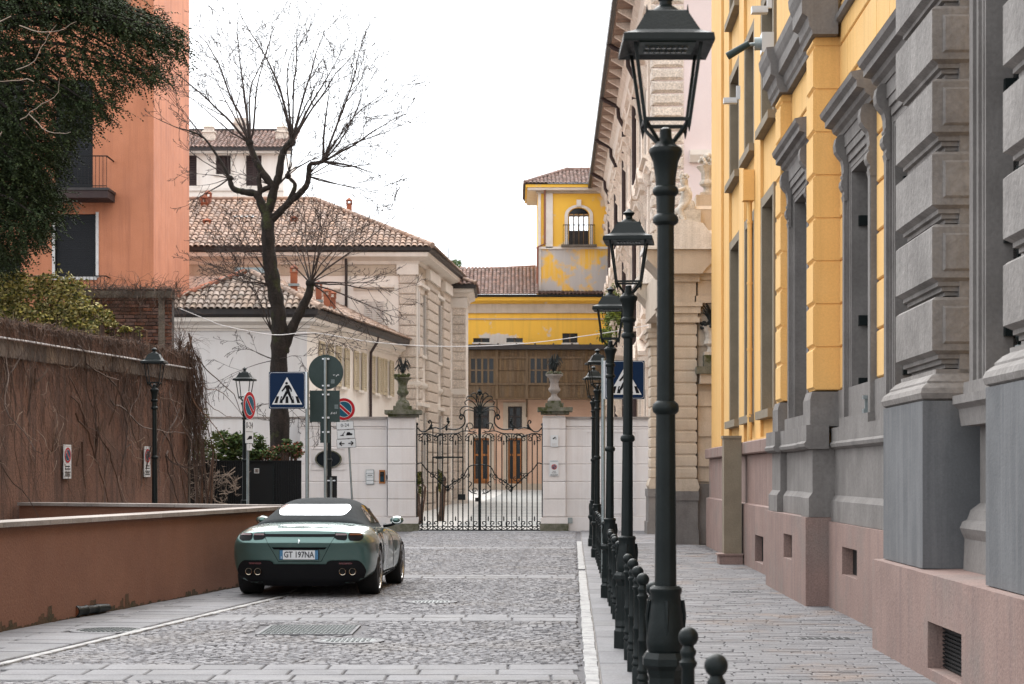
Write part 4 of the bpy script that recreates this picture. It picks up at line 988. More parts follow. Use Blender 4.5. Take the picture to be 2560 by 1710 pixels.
def ring(par, name, mat, pts, prof, z):
    """sweep a profile (out, up) around a footprint polyline (outside on the right of travel)"""
    n = len(pts); P_ = [Vector((p[0], p[1])) for p in pts]; nm = []
    for i in range(n):
        d0 = (P_[i]-P_[i-1]).normalized() if i > 0 else (P_[1]-P_[0]).normalized()
        d1 = (P_[i+1]-P_[i]).normalized() if i < n-1 else d0
        a = Vector((d0.y, -d0.x)); b_ = Vector((d1.y, -d1.x)); m_ = (a+b_).normalized(); nm.append(m_/max(.3, m_.dot(a)))
    b = MB(); k = len(prof)
    vs = [(P_[i].x+nm[i].x*o, P_[i].y+nm[i].y*o, z+h) for i in range(n) for o, h in prof]
    fs = [(i*k+j, (i+1)*k+j, (i+1)*k+(j+1) % k, i*k+(j+1) % k) for i in range(n-1) for j in range(k)]
    fs += [tuple(range(k)), tuple((n-1)*k+j for j in range(k))]
    return b.add(vs, fs).build(name, mat, par, fix=True)
ring(sh, 'cornice', m_trim, [(sx0, sy), (sx1, sy), (sB.x, sB.y)], CPR, 5.98)
ring(sh, 'gutter', m_gutter, [(sx0, sy), (sx1, sy), (sB.x, sB.y)], [(.1, .0), (.34, .0), (.42, .08), (.43, .24), (.1, .24)], 6.37)
E0, E1, E2 = Vector((sx0-.4, sy-.42, 6.62)), Vector((sx1+.44, sy-.42, 6.62)), Vector((sB.x+.44, sB.y, 6.62))
ap = Vector((-8.2, 60.2, 7.98)); ab = Vector((-8.2+sl_*11, 71.2, 7.98)); E3 = Vector((sx0+1.6, sB.y, 6.62))
roof = MB().poly([ap, ab, E2+Vector((0, 0, -.1)), E1+Vector((0, 0, -.1))]).build('roof', m_tile_under, sh)
bpy.data.objects.remove(roof)
r1 = roof_slope(sh, [E0, E1, ap], .19, .33, m_tile_old, 300); r2 = roof_slope(sh, [E1, E2, ab, ap], .19, .33, m_tile, 200); roof_slope(sh, [E3, E0, ap, ab], .19, .5, m_tile, 0)
up = Vector((0, 0, .05))
ridge(r1, E0+up, ap+up, m_terra, .1); ridge(r1, E1+up, ap+up, m_tile, .1); ridge(r2, ap+up, ab+up, m_tile, .1)
MB().box(ap.x-.4, ap.x+.9, ap.y-.15, ap.y+.3, ap.z-.05, ap.z+.12).build('ridge_flashing', m_galv, r2)
for px, py, yy, w_ in ((735, 712, 61.5, .21), (818, 770, 60.5, .2), (831, 776, 60.9, .2), (797, 752, 61.2, .17)):
    q = pt(px, py, yy); chimney(sh, (q.x, q.y, q.z), w_, .62)
a_ = (15.02/(.153+(1280-922)/F)-sy)*math.hypot(1, sl_)
MB(MS).tube([(a_, .32, 6.4), (a_, .3, 6.2), (a_, .08, 5.85), (a_, .07, 5.5), (a_, .07, 0)], .05, 8).build('downpipe', m_shut_brown, sh, smooth=True)
# ---------------------------------------------------------------- large cream house behind
mh = thing('cream_villa', 'large cream house with rusticated corner strips and wide hipped tile roof', 'house', (-8, 71, 0))
my = 71.0; mx0, mx1 = -17.0, -3.45; sd = .095; mB = Vector((mx1+sd*9.3, my+9.3))
b = MB(frame((mx1, my), (mx0, my)))
fw = [(1.3, 2.1, 6.3, 8.1)]
wall_open(b, 0, mx1-mx0, -.1, 9.9, [], .2); b.build('wall', m_cream, mh, fix=True)
MV = frame((mx1, my), (mB.x, mB.y)) @ Matrix.Diagonal((1, -1, 1, 1))
Ls = (mB-Vector((mx1, my))).length
b = MB(MV); vw_ = [(.5, 1.5, 6.1, 8.4), (5.0, 5.9, 6.1, 8.4), (.5, 1.5, 1.2, 4.0), (5.0, 5.9, 1.2, 4.0)]
wall_open(b, 0, Ls, -.1, 9.9, vw_, .2); b.build('side_wall', m_cream, mh, fix=True)
for a_, b_, c_, d_ in vw_:
    wn = MB(MV).box(a_, b_, -.18, -.15, c_, d_).build('window', m_glass, mh)
    MB(MV).box(a_-.12, b_+.12, -.02, .12, c_-.1, c_-.002).build('sill', m_trim, wn)
    louvre_shutter(wn, MV, a_-.5, a_, c_, d_, .02, m_shut_white, 24); louvre_shutter(wn, MV, b_, b_+.5, c_, d_, .02, m_shut_white, 24)
    MB(MV).box(a_-.6, b_+.6, -.02, .16, d_+.2, d_+.32).build('hood', m_trim, wn)
# front window with pale louvred shutters and hood
MFv = frame((mx1, my), (mx0, my)) @ Matrix.Diagonal((1, 1, 1, 1))
xa_ = mx1-xs(961, my); xb_ = mx1-xs(910, my)
cs = MB(MFv).box(xa_-.12, xb_+.12, -.02, .04, 6.3, zs(748, my)+.1).build('window_casing', m_trim, mh)
louvre_shutter(cs, MFv, xa_, (xa_+xb_)/2-.005, 6.3, zs(753, my), .045, m_shut_white, 22); louvre_shutter(cs, MFv, (xa_+xb_)/2+.005, xb_, 6.3, zs(753, my), .045, m_shut_white, 22)
ring(cs, 'hood', m_trim, [(xs(884, my), my), (xs(985, my), my)], [(0, 0), (.06, 0), (.1, .06), (.2, .1), (.2, .16), (0, .2)], zs(726, my))
xc_ = xs(770, my); cs2 = MB().box(xc_-.9, xc_+.9, my-.04, my+.02, 6.3, 8.3).build('window_casing', m_trim, mh)
ring(cs2, 'hood', m_trim, [(xc_-1.2, my), (xc_+1.2, my)], [(0, 0), (.06, 0), (.1, .06), (.2, .1), (.2, .16), (0, .2)], 8.35)
fp = [(mx0, my), (mx1, my), (mB.x, mB.y)]
ring(mh, 'cornice', m_trim, fp, [(0, 0), (.05, 0), (.06, .12), (.3, .2), (.42, .24), (.44, .40), (0, .40)], 9.4)
ring(mh, 'frieze_band', m_portal, fp, [(0, 0), (.03, 0), (.03, .02), (.03, .38), (0, .4)], 8.98)
ring(mh, 'string_course', m_trim, fp, [(0, 0), (.04, 0), (.1, .08), (.1, .18), (0, .22)], 4.9)
ring(mh, 'gutter', m_gutter, fp, [(.2, 0), (.46, 0), (.54, .07), (.55, .2), (.2, .2)], 9.79)
def quoins(par, M, x0, x1, z0, z1, step, y, mat, c=.035, name='quoin_stone'):
    z = z0
    while z < z1-.1: MB(M).block(x0, x1, z+.012, z+step-.012, -.05, y, c).build(name, mat, par); z += step
quoins(mh, MFv, mx1-xs(1041, my), mx1-xs(997, my), .2, 8.95, .385, .09, m_cream_stone)
MB(MFv).box(-.02, mx1-xs(992, my), -.02, .14, 9.0, 9.4).build('corner_capital', m_trim, mh)
for pa, pb in ((1063, 1088), (1102, 1119)):
    ya = 10.195/(sd+(1280-pa)/F)-my; yb_ = 10.195/(sd+(1280-pb)/F)-my
    quoins(mh, MV, ya, yb_, .2, 8.95, .385, .14, m_cream_stone)
    MB(MV).box(ya-.08, yb_+.08, -.02, .22, 9.0, 9.4).build('capital', m_trim, mh)
quoins(mh, MV, .03, .75, .2, 8.95, .385, .09, m_cream_stone)
E0, E1, E2 = Vector((mx0, my-.55, 9.98)), Vector((mx1+.56, my-.55, 9.98)), Vector((mB.x+.56, mB.y, 9.98))
rd = Vector((-7.75, 76.0, 12.45)); rdl = Vector((mx0, 76.0, 12.45)); E3 = Vector((mB.x+.6, mB.y+1.2, 9.98))
rA = roof_slope(mh, [E0, E1, rd, rdl], .215, .34, m_tile, 300); rB = roof_slope(mh, [E1, E3, rd], .215, .34, m_tile, 0)
ridge(rA, E1+up, rd+up, m_tile, .11); ridge(rA, rdl+up, rd+up, m_tile, .11)
for px, py, yy, w_, h_ in ((511, 545, 75.3, .24, .9), (521, 522, 75.6, .22, .7), (518, 580, 73.2, .26, .5), (735, 573, 73.3, .22, .5), (873, 534, 76.2, .2, .6)):
    q = pt(px, py, yy); chimney(mh, (q.x, q.y, q.z), w_, h_)
# skylights
for px, py, yy, w_ in ((614, 552, 73.9, .5),):
    q = pt(px, py, yy); sk = MB().box(q.x-w_, q.x+w_*.9, q.y-.2, q.y+.4, q.z-.1, q.z+.12).build('skylight', m_gutter, rA)
    MB().poly([(q.x-w_+.05, q.y-.22, q.z+.13), (q.x+w_*.85, q.y-.22, q.z+.13), (q.x+w_*.85, q.y+.35, q.z+.30), (q.x-w_+.05, q.y+.35, q.z+.30)]).build('pane', m_glass2, sk)
q = pt(480, 560, 73.3); dm = MB().prism([(q.x-2.2, q.z-.6), (q.x+.35, q.z-.6), (q.x-.5, q.z+.35), (q.x-2.2, q.z+.45)], q.y-.9, q.y+1.8, 'y').build('dormer', m_gutter, rA)
MB().prism([(q.x-2.0, q.z-.35), (q.x-.1, q.z-.35), (q.x-.6, q.z+.15), (q.x-2.0, q.z+.25)], q.y-.93, q.y-.9, 'y').build('pane', m_glass2, dm)
xq = xs(866, my); MB().tube([(xq, my-.3, 9.8), (xq, my-.08, 9.3), (xq, my-.07, 0)], .05, 8).build('downpipe', m_gutter, mh, smooth=True)
# wing further back
wg = thing('villa_wing', 'narrow cream wing with small tiled roof beyond the villa corner', 'house', (-2.8, 80.2, 0))
wy = 80.4; wx1 = xs(1165, wy); wx0 = xs(1095, wy)
MB().box(wx0, wx1, wy, wy+4, -.1, 9.3).build('wall', m_cream, wg)
MWg = frame((wx1, wy), (wx0, wy))
quoins(wg, MWg, .02, wx1-xs(1131, wy), .3, 8.55, .38, .07, m_cream_stone)
MB(MWg).box(-.06, wx1-xs(1126, wy), -.02, .12, 8.6, 9.0).build('capital', m_trim, wg); MB(MWg).box(-.05, 1.2, -.02, .1, 5.0, 5.25).build('string_course', m_trim, wg)
MB(MWg).box(-.08, .7, -.02, .14, 0, .6).build('base_stone', m_trim, wg)
ring(wg, 'cornice', m_trim, [(wx0, wy), (wx1, wy), (wx1, wy+4)], [(0, 0), (.05, 0), (.1, .12), (.3, .2), (.32, .34), (0, .34)], 9.05)
ring(wg, 'gutter', m_gutter, [(wx0, wy), (wx1, wy), (wx1, wy+4)], [(.1, 0), (.4, 0), (.42, .18), (.1, .18)], 9.38)
E0, E1, E2 = Vector((wx0-1, wy-.42, 9.55)), Vector((wx1+.42, wy-.42, 9.55)), Vector((wx1+.42, wy+4, 9.55)); a1, a2 = Vector((wx0-.4, wy+1.1, 10.35)), Vector((wx0-.2, wy+4, 10.4))
q_ = roof_slope(wg, [E0, E1, a1], .2, .33, m_tile_red, 60); roof_slope(wg, [E1, E2, a2, a1], .2, .33, m_tile_red, 60); ridge(q_, E1+up, a1+up, m_tile, .09)
# far cream apartment house
fh = thing('far_apartment', 'distant cream upper storey with brown shutters and red tiled roof', 'building', (-15, 100, 0))
ay = 100.0; ax1 = xs(709, ay); ax0 = ax1-12
b = MB(frame((ax1, ay), (ax0, ay)))
afw = []
for pa, pb, t0, t1 in ((540, 577, 388, 436), (615, 654, 388, 465), (440, 492, 388, 465)): afw.append((ax1-xs(pb, ay), ax1-xs(pa, ay), zs(t1, ay), zs(t0, ay)))
wall_open(b, 0, 12, -.1, 18.4, afw, .2); b.build('wall', m_cream, fh, fix=True)
MB().box(ax1-.001, ax1, ay, ay+9, 0, 18.4).build('side_wall', m_cream, fh)
Mf = frame((ax1, ay), (ax0, ay))
for a_, b_, c_, d_ in afw:
    wn = MB(Mf).box(a_, b_, -.2, -.17, c_, d_).build('window', m_glass, fh)
    MB(Mf).box(a_-.1, b_+.1, -.02, .08, c_-.1, c_-.002).build('sill', m_trim, wn)
    for o_ in (-.16, b_-a_): MB(Mf).box(a_+o_, a_+o_+.16, -.02, .04, c_, d_+.1).build('casing', m_trim, wn)
    louvre_shutter(wn, Mf, a_+.01, (a_+b_)/2-.01, c_+.02, d_-.02, -.12, m_shut_brown, 16); louvre_shutter(wn, Mf, (a_+b_)/2+.01, b_-.01, c_+.02, d_-.02, -.12, m_shut_brown, 16)
for zz in (15.6, 16.0, 16.35): MB(Mf).box(0, 12, -.02, .12, zz, zz+.14).build('string_course', m_trim, fh)
for k in range(8): MB(Mf).box(.4+k*1.0, 1.15+k*1.0, -.02, .05, 14.6, 15.35).build('attic_window', m_glass, fh)
MB(Mf).box(-.4, 12, -.05, .5, 18.25, 18.42).build('eave_board', m_trim, fh); MB(Mf).box(-.5, 12, .3, .62, 18.35, 18.55).build('gutter', m_gutter, fh)
rr = roof_slope(fh, [(ax0, ay-.6, 18.5), (ax1+.5, ay-.6, 18.5), (ax1+.5, ay+3.2, 20.0), (ax0, ay+3.2, 20.0)], .22, .36, m_tile_red, 120)
MB().box(ax0, ax1+.5, ay+3.1, ay+3.3, 20.0, 20.12).build('ridge_cap', m_gutter, rr)
for px, py, yy, kind in ((523, 345, 101, 1), (602, 325, 103.2, 0), (705, 345, 101.5, 1)):
    q = pt(px, py, yy); c_ = MB().box(q.x-.3, q.x+.3, q.y-.3, q.y+.3, q.z-.8, q.z+.25).build('dormer_chimney', m_cream_stone, fh)
    MB().lathe([(.5, .25), (.46, .32), (.35, .36), (.33, .5), (.40, .53), (.01, .82)] if kind else [(.52, .25), (.55, .34), (.45, .38), (.44, .6)], (q.x, q.y, q.z), 4, PI/4).build('cap', m_cream_stone, c_)
MB().tube([(xs(706, 102), 102, zs(330, 102)), (xs(706, 102), 102, zs(258, 102))], .02, 5).build('aerial', m_black, fh)
# ---------------------------------------------------------------- courtyard and gate
ct = setp(MB().quad((-9, 57.9, .0), (6.5, 57.9, .0), (6.5, 101, .92), (-9, 101, .92)).build('courtyard', m_court), kind='structure')
y = 60.0; k = 0
while y < 97:
    d = .55+(y-60)*.012; z = .92*(y-57.9)/43.1+.006; z2 = .92*(y+d*.5-57.9)/43.1+.006
    if k % 2 == 0:
        xl0 = -1.9+.035*(y-60)+.2*math.sin(y*.22)
        MB().quad((xl0, y, z), (5.5, y+.15, z), (5.5, y+d+.15, z2+.92*d*.5/43), (xl0+.1, y+d, z2+.92*d*.5/43)).build('cobble_stripe', m_court_d, ct)
    y += d; k += 1
for y in (61.2, 64.5): MB().quad((-4.2, y, .08), (-2.6, y, .08), (-2.4, y+1, .1), (-4.2, y+1, .1)).build('cobble_stripe', m_court_d, ct)
GY = 57.4; GS = F/GY
def gx(zx): return (zx/3.015-280)/GS
def gz(zy): return (487-zy/3.015)/GS
gw = thing('gate_wall', 'pale pink coursed wall with pillars either side of the iron gate', 'wall', (0, GY, 0))
WZ = (1327-1042)/GS                                 # top of wall
def courses(x0, x1, z0, z1, step, y0, name='course_stone', front=None, c=.018):
    M = frame((x1, GY), (x0, GY)); z = z0
    while z < z1-.02:
        h = min(step, z1-z); MB(M).block(0, x1-x0, z+.004, z+h-.004, -.5, y0, c).build(name, m_gatewall, gw); z += h
lx0, lx1 = xs(750, GY), xs(968, GY); pl0, pl1 = xs(970, GY), xs(1040, GY); pr0, pr1 = xs(1357, GY), xs(1414, GY); rx1 = xs(1640, GY)
CST = .518
def gbox(name, mat, x0, x1, y0, y1, z0, z1, par=gw): return MB().box(x0, x1, GY-y1, GY-y0, z0, z1).build(name, mat, par)
gbox('core', m_gatewall, lx0, lx1, -.45, -.02, -.05, WZ); gbox('core', m_gatewall, pr1, rx1, -.45, -.02, -.05, WZ)
courses(lx0, lx1, .42, WZ-.28, CST, .0); courses(pr1, rx1, .42, WZ-.28, CST, .0)
for a, b in ((lx0, lx1), (pr1, rx1)):
    gbox('base_course', m_gatewall, a, b, -.4, .05, -.05, .40); gbox('frieze', m_gatewall, a, b, -.4, .02, WZ-.275, WZ-.06); gbox('wall_cap', m_coping, a, b, -.5, .10, WZ-.06, WZ)
# sunken frames
def sunk(x0, x1, z0, z1):
    for a, b, c, d in ((x0, x0+.03, z0, z1), (x1-.03, x1, z0, z1), (x0+.03, x1-.03, z0, z0+.03), (x0+.03, x1-.03, z1-.03, z1)): gbox('panel_moulding', m_gatewall, a, b, -.02, .022, c, d)
sunk(xs(1465, GY), xs(1592, GY), (1327-1284)/GS, (1327-1078)/GS); sunk(xs(777, GY), xs(864, GY), (1327-1175)/GS, (1327-1120)/GS+.0)
for p0_, p1_ in ((pl0, pl1), (pr0, pr1)):
    gbox('pillar_core', m_gatewall, p0_+.02, p1_-.02, -.5, .12, -.05, 3.42)
    M = frame((p1_, GY), (p0_, GY)); z = .42
    while z < 3.30:
        h = min(CST, 3.36-z); MB(M).block(0, p1_-p0_, z+.004, z+h-.004, -.5, .17, .02).build('pillar_stone', m_gatewall, gw)
        z += h
    gbox('pillar_plinth', m_mossstone, p0_-.08, p1_+.08, -.5, .25, -.05, .22); gbox('pillar_base', m_gatewall, p0_-.06, p1_+.06, -.5, .22, .22, .40)
# mossy caps and urns with agaves
for nm, c0, c1, zt, lb in (('left', xs(963, GY), xs(1054, GY), (1327-1031)/GS, 'stone urn with dark agave and mossy rim on the gate pillar beside the house'), ('right', xs(1344, GY), xs(1431, GY), (1327-1024)/GS, 'stone urn with dark agave on the gate pillar by the warning plates')):
    zt_ = zt; cx = (c0+c1)/2-.02
    gbox('pillar_cap', m_mossstone, c0, c1, -.6, .38, zt_-.06, zt_+.06); gbox('cap_moulding', m_mossstone, c0+.1, c1-.1, -.55, .29, zt_-.14, zt_-.06)
    zt_ += .06
    u = thing('agave_urn', lb, 'urn', (cx, GY+.05, zt_), 'planted urns on the gate pillars')
    P_ = (cx, GY+.05, zt_)
    MB().box(cx-.27, cx+.27, GY-.22, GY+.32, zt_, zt_+.13).build('foot_block', m_mossstone, u); MB().box(cx-.2, cx+.2, GY-.15, GY+.25, zt_+.13, zt_+.2).build('foot_slab', m_mossstone, u)
    MB().lathe([(.19, .2), (.18, .26), (.1, .33), (.075, .4), (.09, .42), (.17, .5), (.175, .55), (.13, .62), (.12, .75), (.16, .88), (.25, .95), (.25, .98), (.16, .985)], P_, 20, 0, lambda a: 1+.03*math.cos(a*12)).build('bowl', m_mossstone if nm == 'left' else m_coping, u, smooth=True)
    b = MB()
    for k in range(46):
        a = RND.uniform(0, 2*PI); r = RND.uniform(.05, .26); b.ball((cx+r*math.cos(a), GY+.05+r*math.sin(a), zt_+1.0+RND.uniform(-.03, .05)), RND.uniform(.03, .06), 6, 4)
    b.build('moss_clump', m_moss if nm == 'left' else m_mossstone, u)['kind'] = 'stuff'
    for k in range(30):
        a = 2*PI*k/30*2.4; r = RND.uniform(.5, 1); hgt = RND.uniform(.35, .68); ca, sa = math.cos(a), math.sin(a); o = P_
        base = Vector((cx, GY+.05, zt_+1.0+hgt*.35*RND.random())); e1 = base+Vector((ca*.16*r, sa*.16*r, hgt*.6)); e2 = base+Vector((ca*.28*r, sa*.28*r, hgt*.62-RND.random()*.2)); e3 = base+Vector((ca*.33*r, sa*.33*r, hgt*.3))
        MB().tube([base, (base+e1)/2, e1, e2, e3], [.02, .019, .016, .011, .002], 4).build('leaf', m_plant, u)
# plates and bell panel
def wplate(name, label, px0, px1, py0, py1, mat, out=.19, cat='sign', group=None):
    x0, x1, z1, z0 = xs(px0, GY), xs(px1, GY), (1327-py0)/GS, (1327-py1)/GS
    t = thing(name, label, cat, ((x0+x1)/2, GY-out, z0), group); MB().box(x0, x1, GY-out-.02, GY-out, z0, z1).build('plate', mat, t); return t, x0, x1, z0, z1
t, x0, x1, z0, z1 = wplate('cctv_notice', 'small white video surveillance notice on the right gate pillar', 1377, 1395, 1088, 1117, m_swhite)
xm = (x0+x1)/2; yf = GY-.19-.021
MB().add([(x0+.05, yf, z1-.10), (x0+.13, yf, z1-.045), (x0+.145, yf, z1-.075), (x0+.065, yf, z1-.13)], [(0, 1, 2, 3)]).build('camera_symbol', m_sblack, t); MB().tube([(x0+.12, yf, z1-.11), (x0+.15, yf, z1-.13), (x0+.15, yf, z1-.08)], .006, 4).build('bracket_symbol', m_sblack, t)
for k in range(3): MB().box(x0+.03, x1-.03, yf-.001, yf, z0+.03+k*.03, z0+.035+k*.03).build('text_line', m_coping, t)
t, x0, x1, z0, z1 = wplate('drive_access_sign', 'white passo carrabile sign with no-parking disc on the right gate pillar', 1374, 1396, 1151, 1190, m_swhite)
fig_noparking(Matrix.Translation((0, GY-.19-.0205, 0)), ((x0+x1)/2, z0+(z1-z0)*.58), .082, t, 0)
for k, s_ in enumerate(('passo', 'carrabile')): text(s_, .048, Matrix.Translation(((x0+x1)/2, GY-.212, z0+.14-k*.045)) @ RX, m_sblack, t, 'lettering', .001, 'CENTER', .8)
MB().box(x0+.02, x1-.02, GY-.2125, GY-.211, z1-.03, z1-.018).build('text_line', m_nblue, t); MB().box(x0+.02, x1-.02, GY-.2125, GY-.211, z0+.02, z0+.04).build('text_line', m_sblack, t)
t, x0, x1, z0, z1 = wplate('bell_panel', 'grey panel of four name plates on the gate wall', 915, 935, 1174, 1211, m_galv, .02, 'bell panel')
for k in range(4): MB().box(x0+.015, x1-.015, GY-.047, GY-.040, z0+.02+k*(z1-z0-.02)/4, z0+(k+.82)*(z1-z0-.02)/4+.02).build('name_plate', m_swhite, t)
MB().box(x0+.05, x1-.05, GY-.049, GY-.047, z0+.02+2.3*(z1-z0-.02)/4, z0+2.5*(z1-z0-.02)/4+.02).build('text_line', m_sblack, t)
t, x0, x1, z0, z1 = wplate('intercom', 'wooden framed intercom beside the name plates on the gate wall', 948, 963, 1175, 1209, m_door, .02, 'intercom')
MB().box(x0+.03, x1-.03, GY-.048, GY-.04, z0+.05, z1-.05).build('keypad', m_black, t); MB().lathe([(.018, 0), (.018, .012)], ((x0+x1)/2, GY-.05, z1-.12), 10).build('lens', m_glass2, t)
for i in range(2):
    for k in range(4): MB().box((x0+x1)/2-.045+i*.05, (x0+x1)/2-.01+i*.05, GY-.052, GY-.048, z0+.08+k*.035, z0+.10+k*.035).build('button', m_nblue, t)
wplate('card_reader', 'tiny black card reader beside the intercom', 966, 971, 1187, 1199, m_black, .02, 'reader')
wplate('meter_hatch', 'small grey metal hatch low on the wall right of the gate', 1418, 1431, 1294, 1308, m_galv, .06, 'hatch')
# oval opening with moulded rim
cxo, czo = xs(821, GY), (1327-1148)/GS; n = 32; ra, rb = .40, .27
t = thing('oval_mirror', 'dark oval opening in the gate wall behind the sign posts', 'oval window', (cxo, GY, czo-rb))
MB().add([(cxo+ra*s_*math.cos(2*PI*k/n), GY-yy, czo+rb*s_*math.sin(2*PI*k/n)) for s_, yy in ((1.0, .02), (.98, .07), (.90, .07), (.88, .025)) for k in range(n)], [(i*n+k, i*n+(k+1) % n, (i+1)*n+(k+1) % n, (i+1)*n+k) for i in range(3) for k in range(n)]).build('rim', m_mossstone, t, smooth=True, fix=True)
MB().poly([(cxo+ra*.9*math.cos(2*PI*k/n), GY-.03, czo+rb*.9*math.sin(2*PI*k/n)) for k in range(n)][::-1]).build('dark_pane', m_glass, t, fix=True)
# ---- wrought iron gate
gt = thing('iron_gate', 'tall black wrought iron double gate with scrolls and fan crest', 'gate', (gx(600), GY+.1, 0))
gy = GY+.1
def G(zx, zy, dy=0): return (gx(zx), gy+dy, max(gz(zy), .02))
def crom(P_, n=6):
    o = []
    for i in range(len(P_)-1):
        a, b, c, d = P_[max(i-1, 0)], P_[i], P_[i+1], P_[min(i+2, len(P_)-1)]
        for k in range(n):
            t_ = k/n; o.append(tuple(.5*((2*b[j])+(-a[j]+c[j])*t_+(2*a[j]-5*b[j]+4*c[j]-d[j])*t_*t_+(-a[j]+3*b[j]-3*c[j]+d[j])*t_**3) for j in range(2)))
    o.append(tuple(P_[-1])); return o
def scroll(pts, r=.016, name='scroll', n=5): MB().tube([G(*p) for p in crom(pts, n)], r*1.15, 5).build(name, m_iron, gt, smooth=True)
def spiral(cx, cy, r0, a0, turns, sgn=1, k=14): return [(cx+r0*(1-.82*i/k)*math.cos(a0+sgn*turns*2*PI*i/k), cy+r0*(1-.82*i/k)*math.sin(a0+sgn*turns*2*PI*i/k)) for i in range(k+1)]
for x, w_, y0 in ((125, .05, 668), (1075, .05, 672)):
    MB().bar(G(x, y0), G(x, 1478), w_).build('stile', m_iron, gt); MB().ball((gx(x), gy, gz(y0)+.02), .05, 8, 6).build('knob', m_iron, gt, smooth=True)
MB().bar(G(600, 560), G(600, 1482), .085).build('centre_stile', m_iron, gt)
for y in (1467, 1436): MB().bar(G(125, y), G(1075, y), .03, .04 if y > 1450 else .018).build('rail', m_iron, gt)
for x in (247, 473): MB().bar(G(x, 912), G(x, 1467), .04).build('wicket_stile', m_iron, gt)
MB().bar(G(243, 914), G(478, 914), .045).build('wicket_rail', m_iron, gt); MB().box(gx(268), gx(328), gy-.05, gy+.03, gz(926), gz(906)).build('door_closer', m_iron, gt)
MB().box(gx(436), gx(492), gy-.05, gy+.05, gz(1236), gz(1192)).build('lock_box', m_black, gt); MB().box(gx(566), gx(592), gy-.06, gy+.02, gz(1248), gz(1218)).build('lock_box', m_black, gt)
for x in (165, 207, 283, 320, 360, 398, 437, 515, 553, 648, 685, 725, 768, 805, 842, 880, 918, 957, 997, 1035, 247, 473):
    y0 = 745+10*math.sin(x*.05); MB().bar(G(x, 690 if x in (247, 473) else y0), G(x, 1467), .032).build('bar', m_iron, gt)
for c in (185, 302, 418, 537, 665, 782, 898, 1014):
    for s in (-1, 1):
        scroll(spiral(c+s*34, 1412, 22, PI/2, 1.1, s)[::-1]+[(c+s*48, 1440), (c+s*20, 1458), (c, 1462)], .014)
        scroll([(c+s*17, 1402), (c+s*19, 1425), (c+s*14, 1442), (c, 1452)], .012)
        scroll(spiral(c+s*36, 778, 18, -PI/2, 1.1, -s)[::-1]+[(c+s*46, 760), (c+s*22, 735), (c, 738)], .013)
        scroll([(c+s*17, 800), (c+s*18, 765), (c+s*10, 745), (c, 742)], .012)
    for y in (1380, 806): MB().lathe([(.004, -.07), (.03, -.02), (.012, .0), (.025, .03), (.003, .09)], (gx(c), gy, gz(y)), 6).build('spearhead', m_iron, gt)
for s in (-1, 1):
    X = lambda v: 600+s*v
    scroll([(X(470), 690), (X(440), 720), (X(400), 715), (X(365), 668), (X(372), 635), (X(388), 645), (X(378), 660)], .018)
    scroll([(X(400), 712), (X(340), 690), (X(290), 700), (X(240), 665), (X(228), 640)], .018); scroll([(X(240), 700), (X(185), 705), (X(140), 690), (X(112), 655), (X(115), 610), (X(138), 590), (X(152), 610), (X(140), 628), (X(128), 612)], .02)
    scroll([(X(470), 745), (X(400), 735), (X(330), 755), (X(260), 738), (X(180), 735), (X(110), 715), (X(20), 730)], .016)
    scroll([(X(110), 710), (X(90), 660), (X(60), 660), (X(50), 690), (X(70), 700)], .015); scroll([(X(100), 660), (X(70), 720), (X(30), 712)], .013)
    for e in ([(0, 585), (30, 520), (80, 480), (112, 500), (100, 520)], [(0, 585), (20, 500), (55, 455), (90, 455), (98, 478)], [(0, 580), (10, 480), (35, 430), (62, 440), (60, 460)], [(0, 590), (50, 545), (110, 530), (146, 560), (140, 600), (120, 600)], [(0, 590), (60, 560), (105, 560), (120, 590), (112, 610)], [(0, 585), (25, 470), (15, 430), (0, 415)]):
        scroll([(X(a), b) for a, b in e], .014)
    scroll([(X(468), 965), (X(440), 960), (X(400), 1010), (X(352), 1050), (X(300), 1100), (X(250), 1145)], .016); scroll([(X(250), 1145), (X(190), 1100), (X(125), 1060), (X(80), 985), (X(10), 970)], .016)
    for c, d in ((352, 1050), (120, 1060), (240, 1150), (300, 1085), (190, 1100)):
        scroll(spiral(X(c), d, 24, PI/2*s, 1.2, s), .012); scroll(spiral(X(c-28), d-8, 18, -PI/2, 1.2, -s), .011)
    MB().lathe([(.004, -.13), (.05, -.02), (.02, .0), (.045, .05), (.003, .16)], (gx(X(240)), gy, gz(1150)), 8).build('leaf_boss', m_iron, gt)
    scroll([(X(20), 1190), (X(60), 1180), (X(85), 1150), (X(60), 1110), (X(90), 1095)], .014); scroll(spiral(X(40), 1165, 22, 0, 1.2, s), .012)
    for c, d in ((240, 640), (250, 700), (365, 690)): MB().lathe([(.004, -.06), (.05, .0), (.02, .03), (.05, .05), (.003, .13)], (gx(X(c)), gy, gz(d)), 6).build('leaf_boss', m_iron, gt)
MB().ball((gx(600), gy-.05, gz(590)), .06, 12, 8).build('boss', m_iron, gt, smooth=True)
MB().lathe([(.01, 0), (.06, .05), (.03, .09), (.07, .13), (.02, .19), (.004, .26)], (gx(600), gy, gz(450)), 8).build('finial', m_iron, gt)
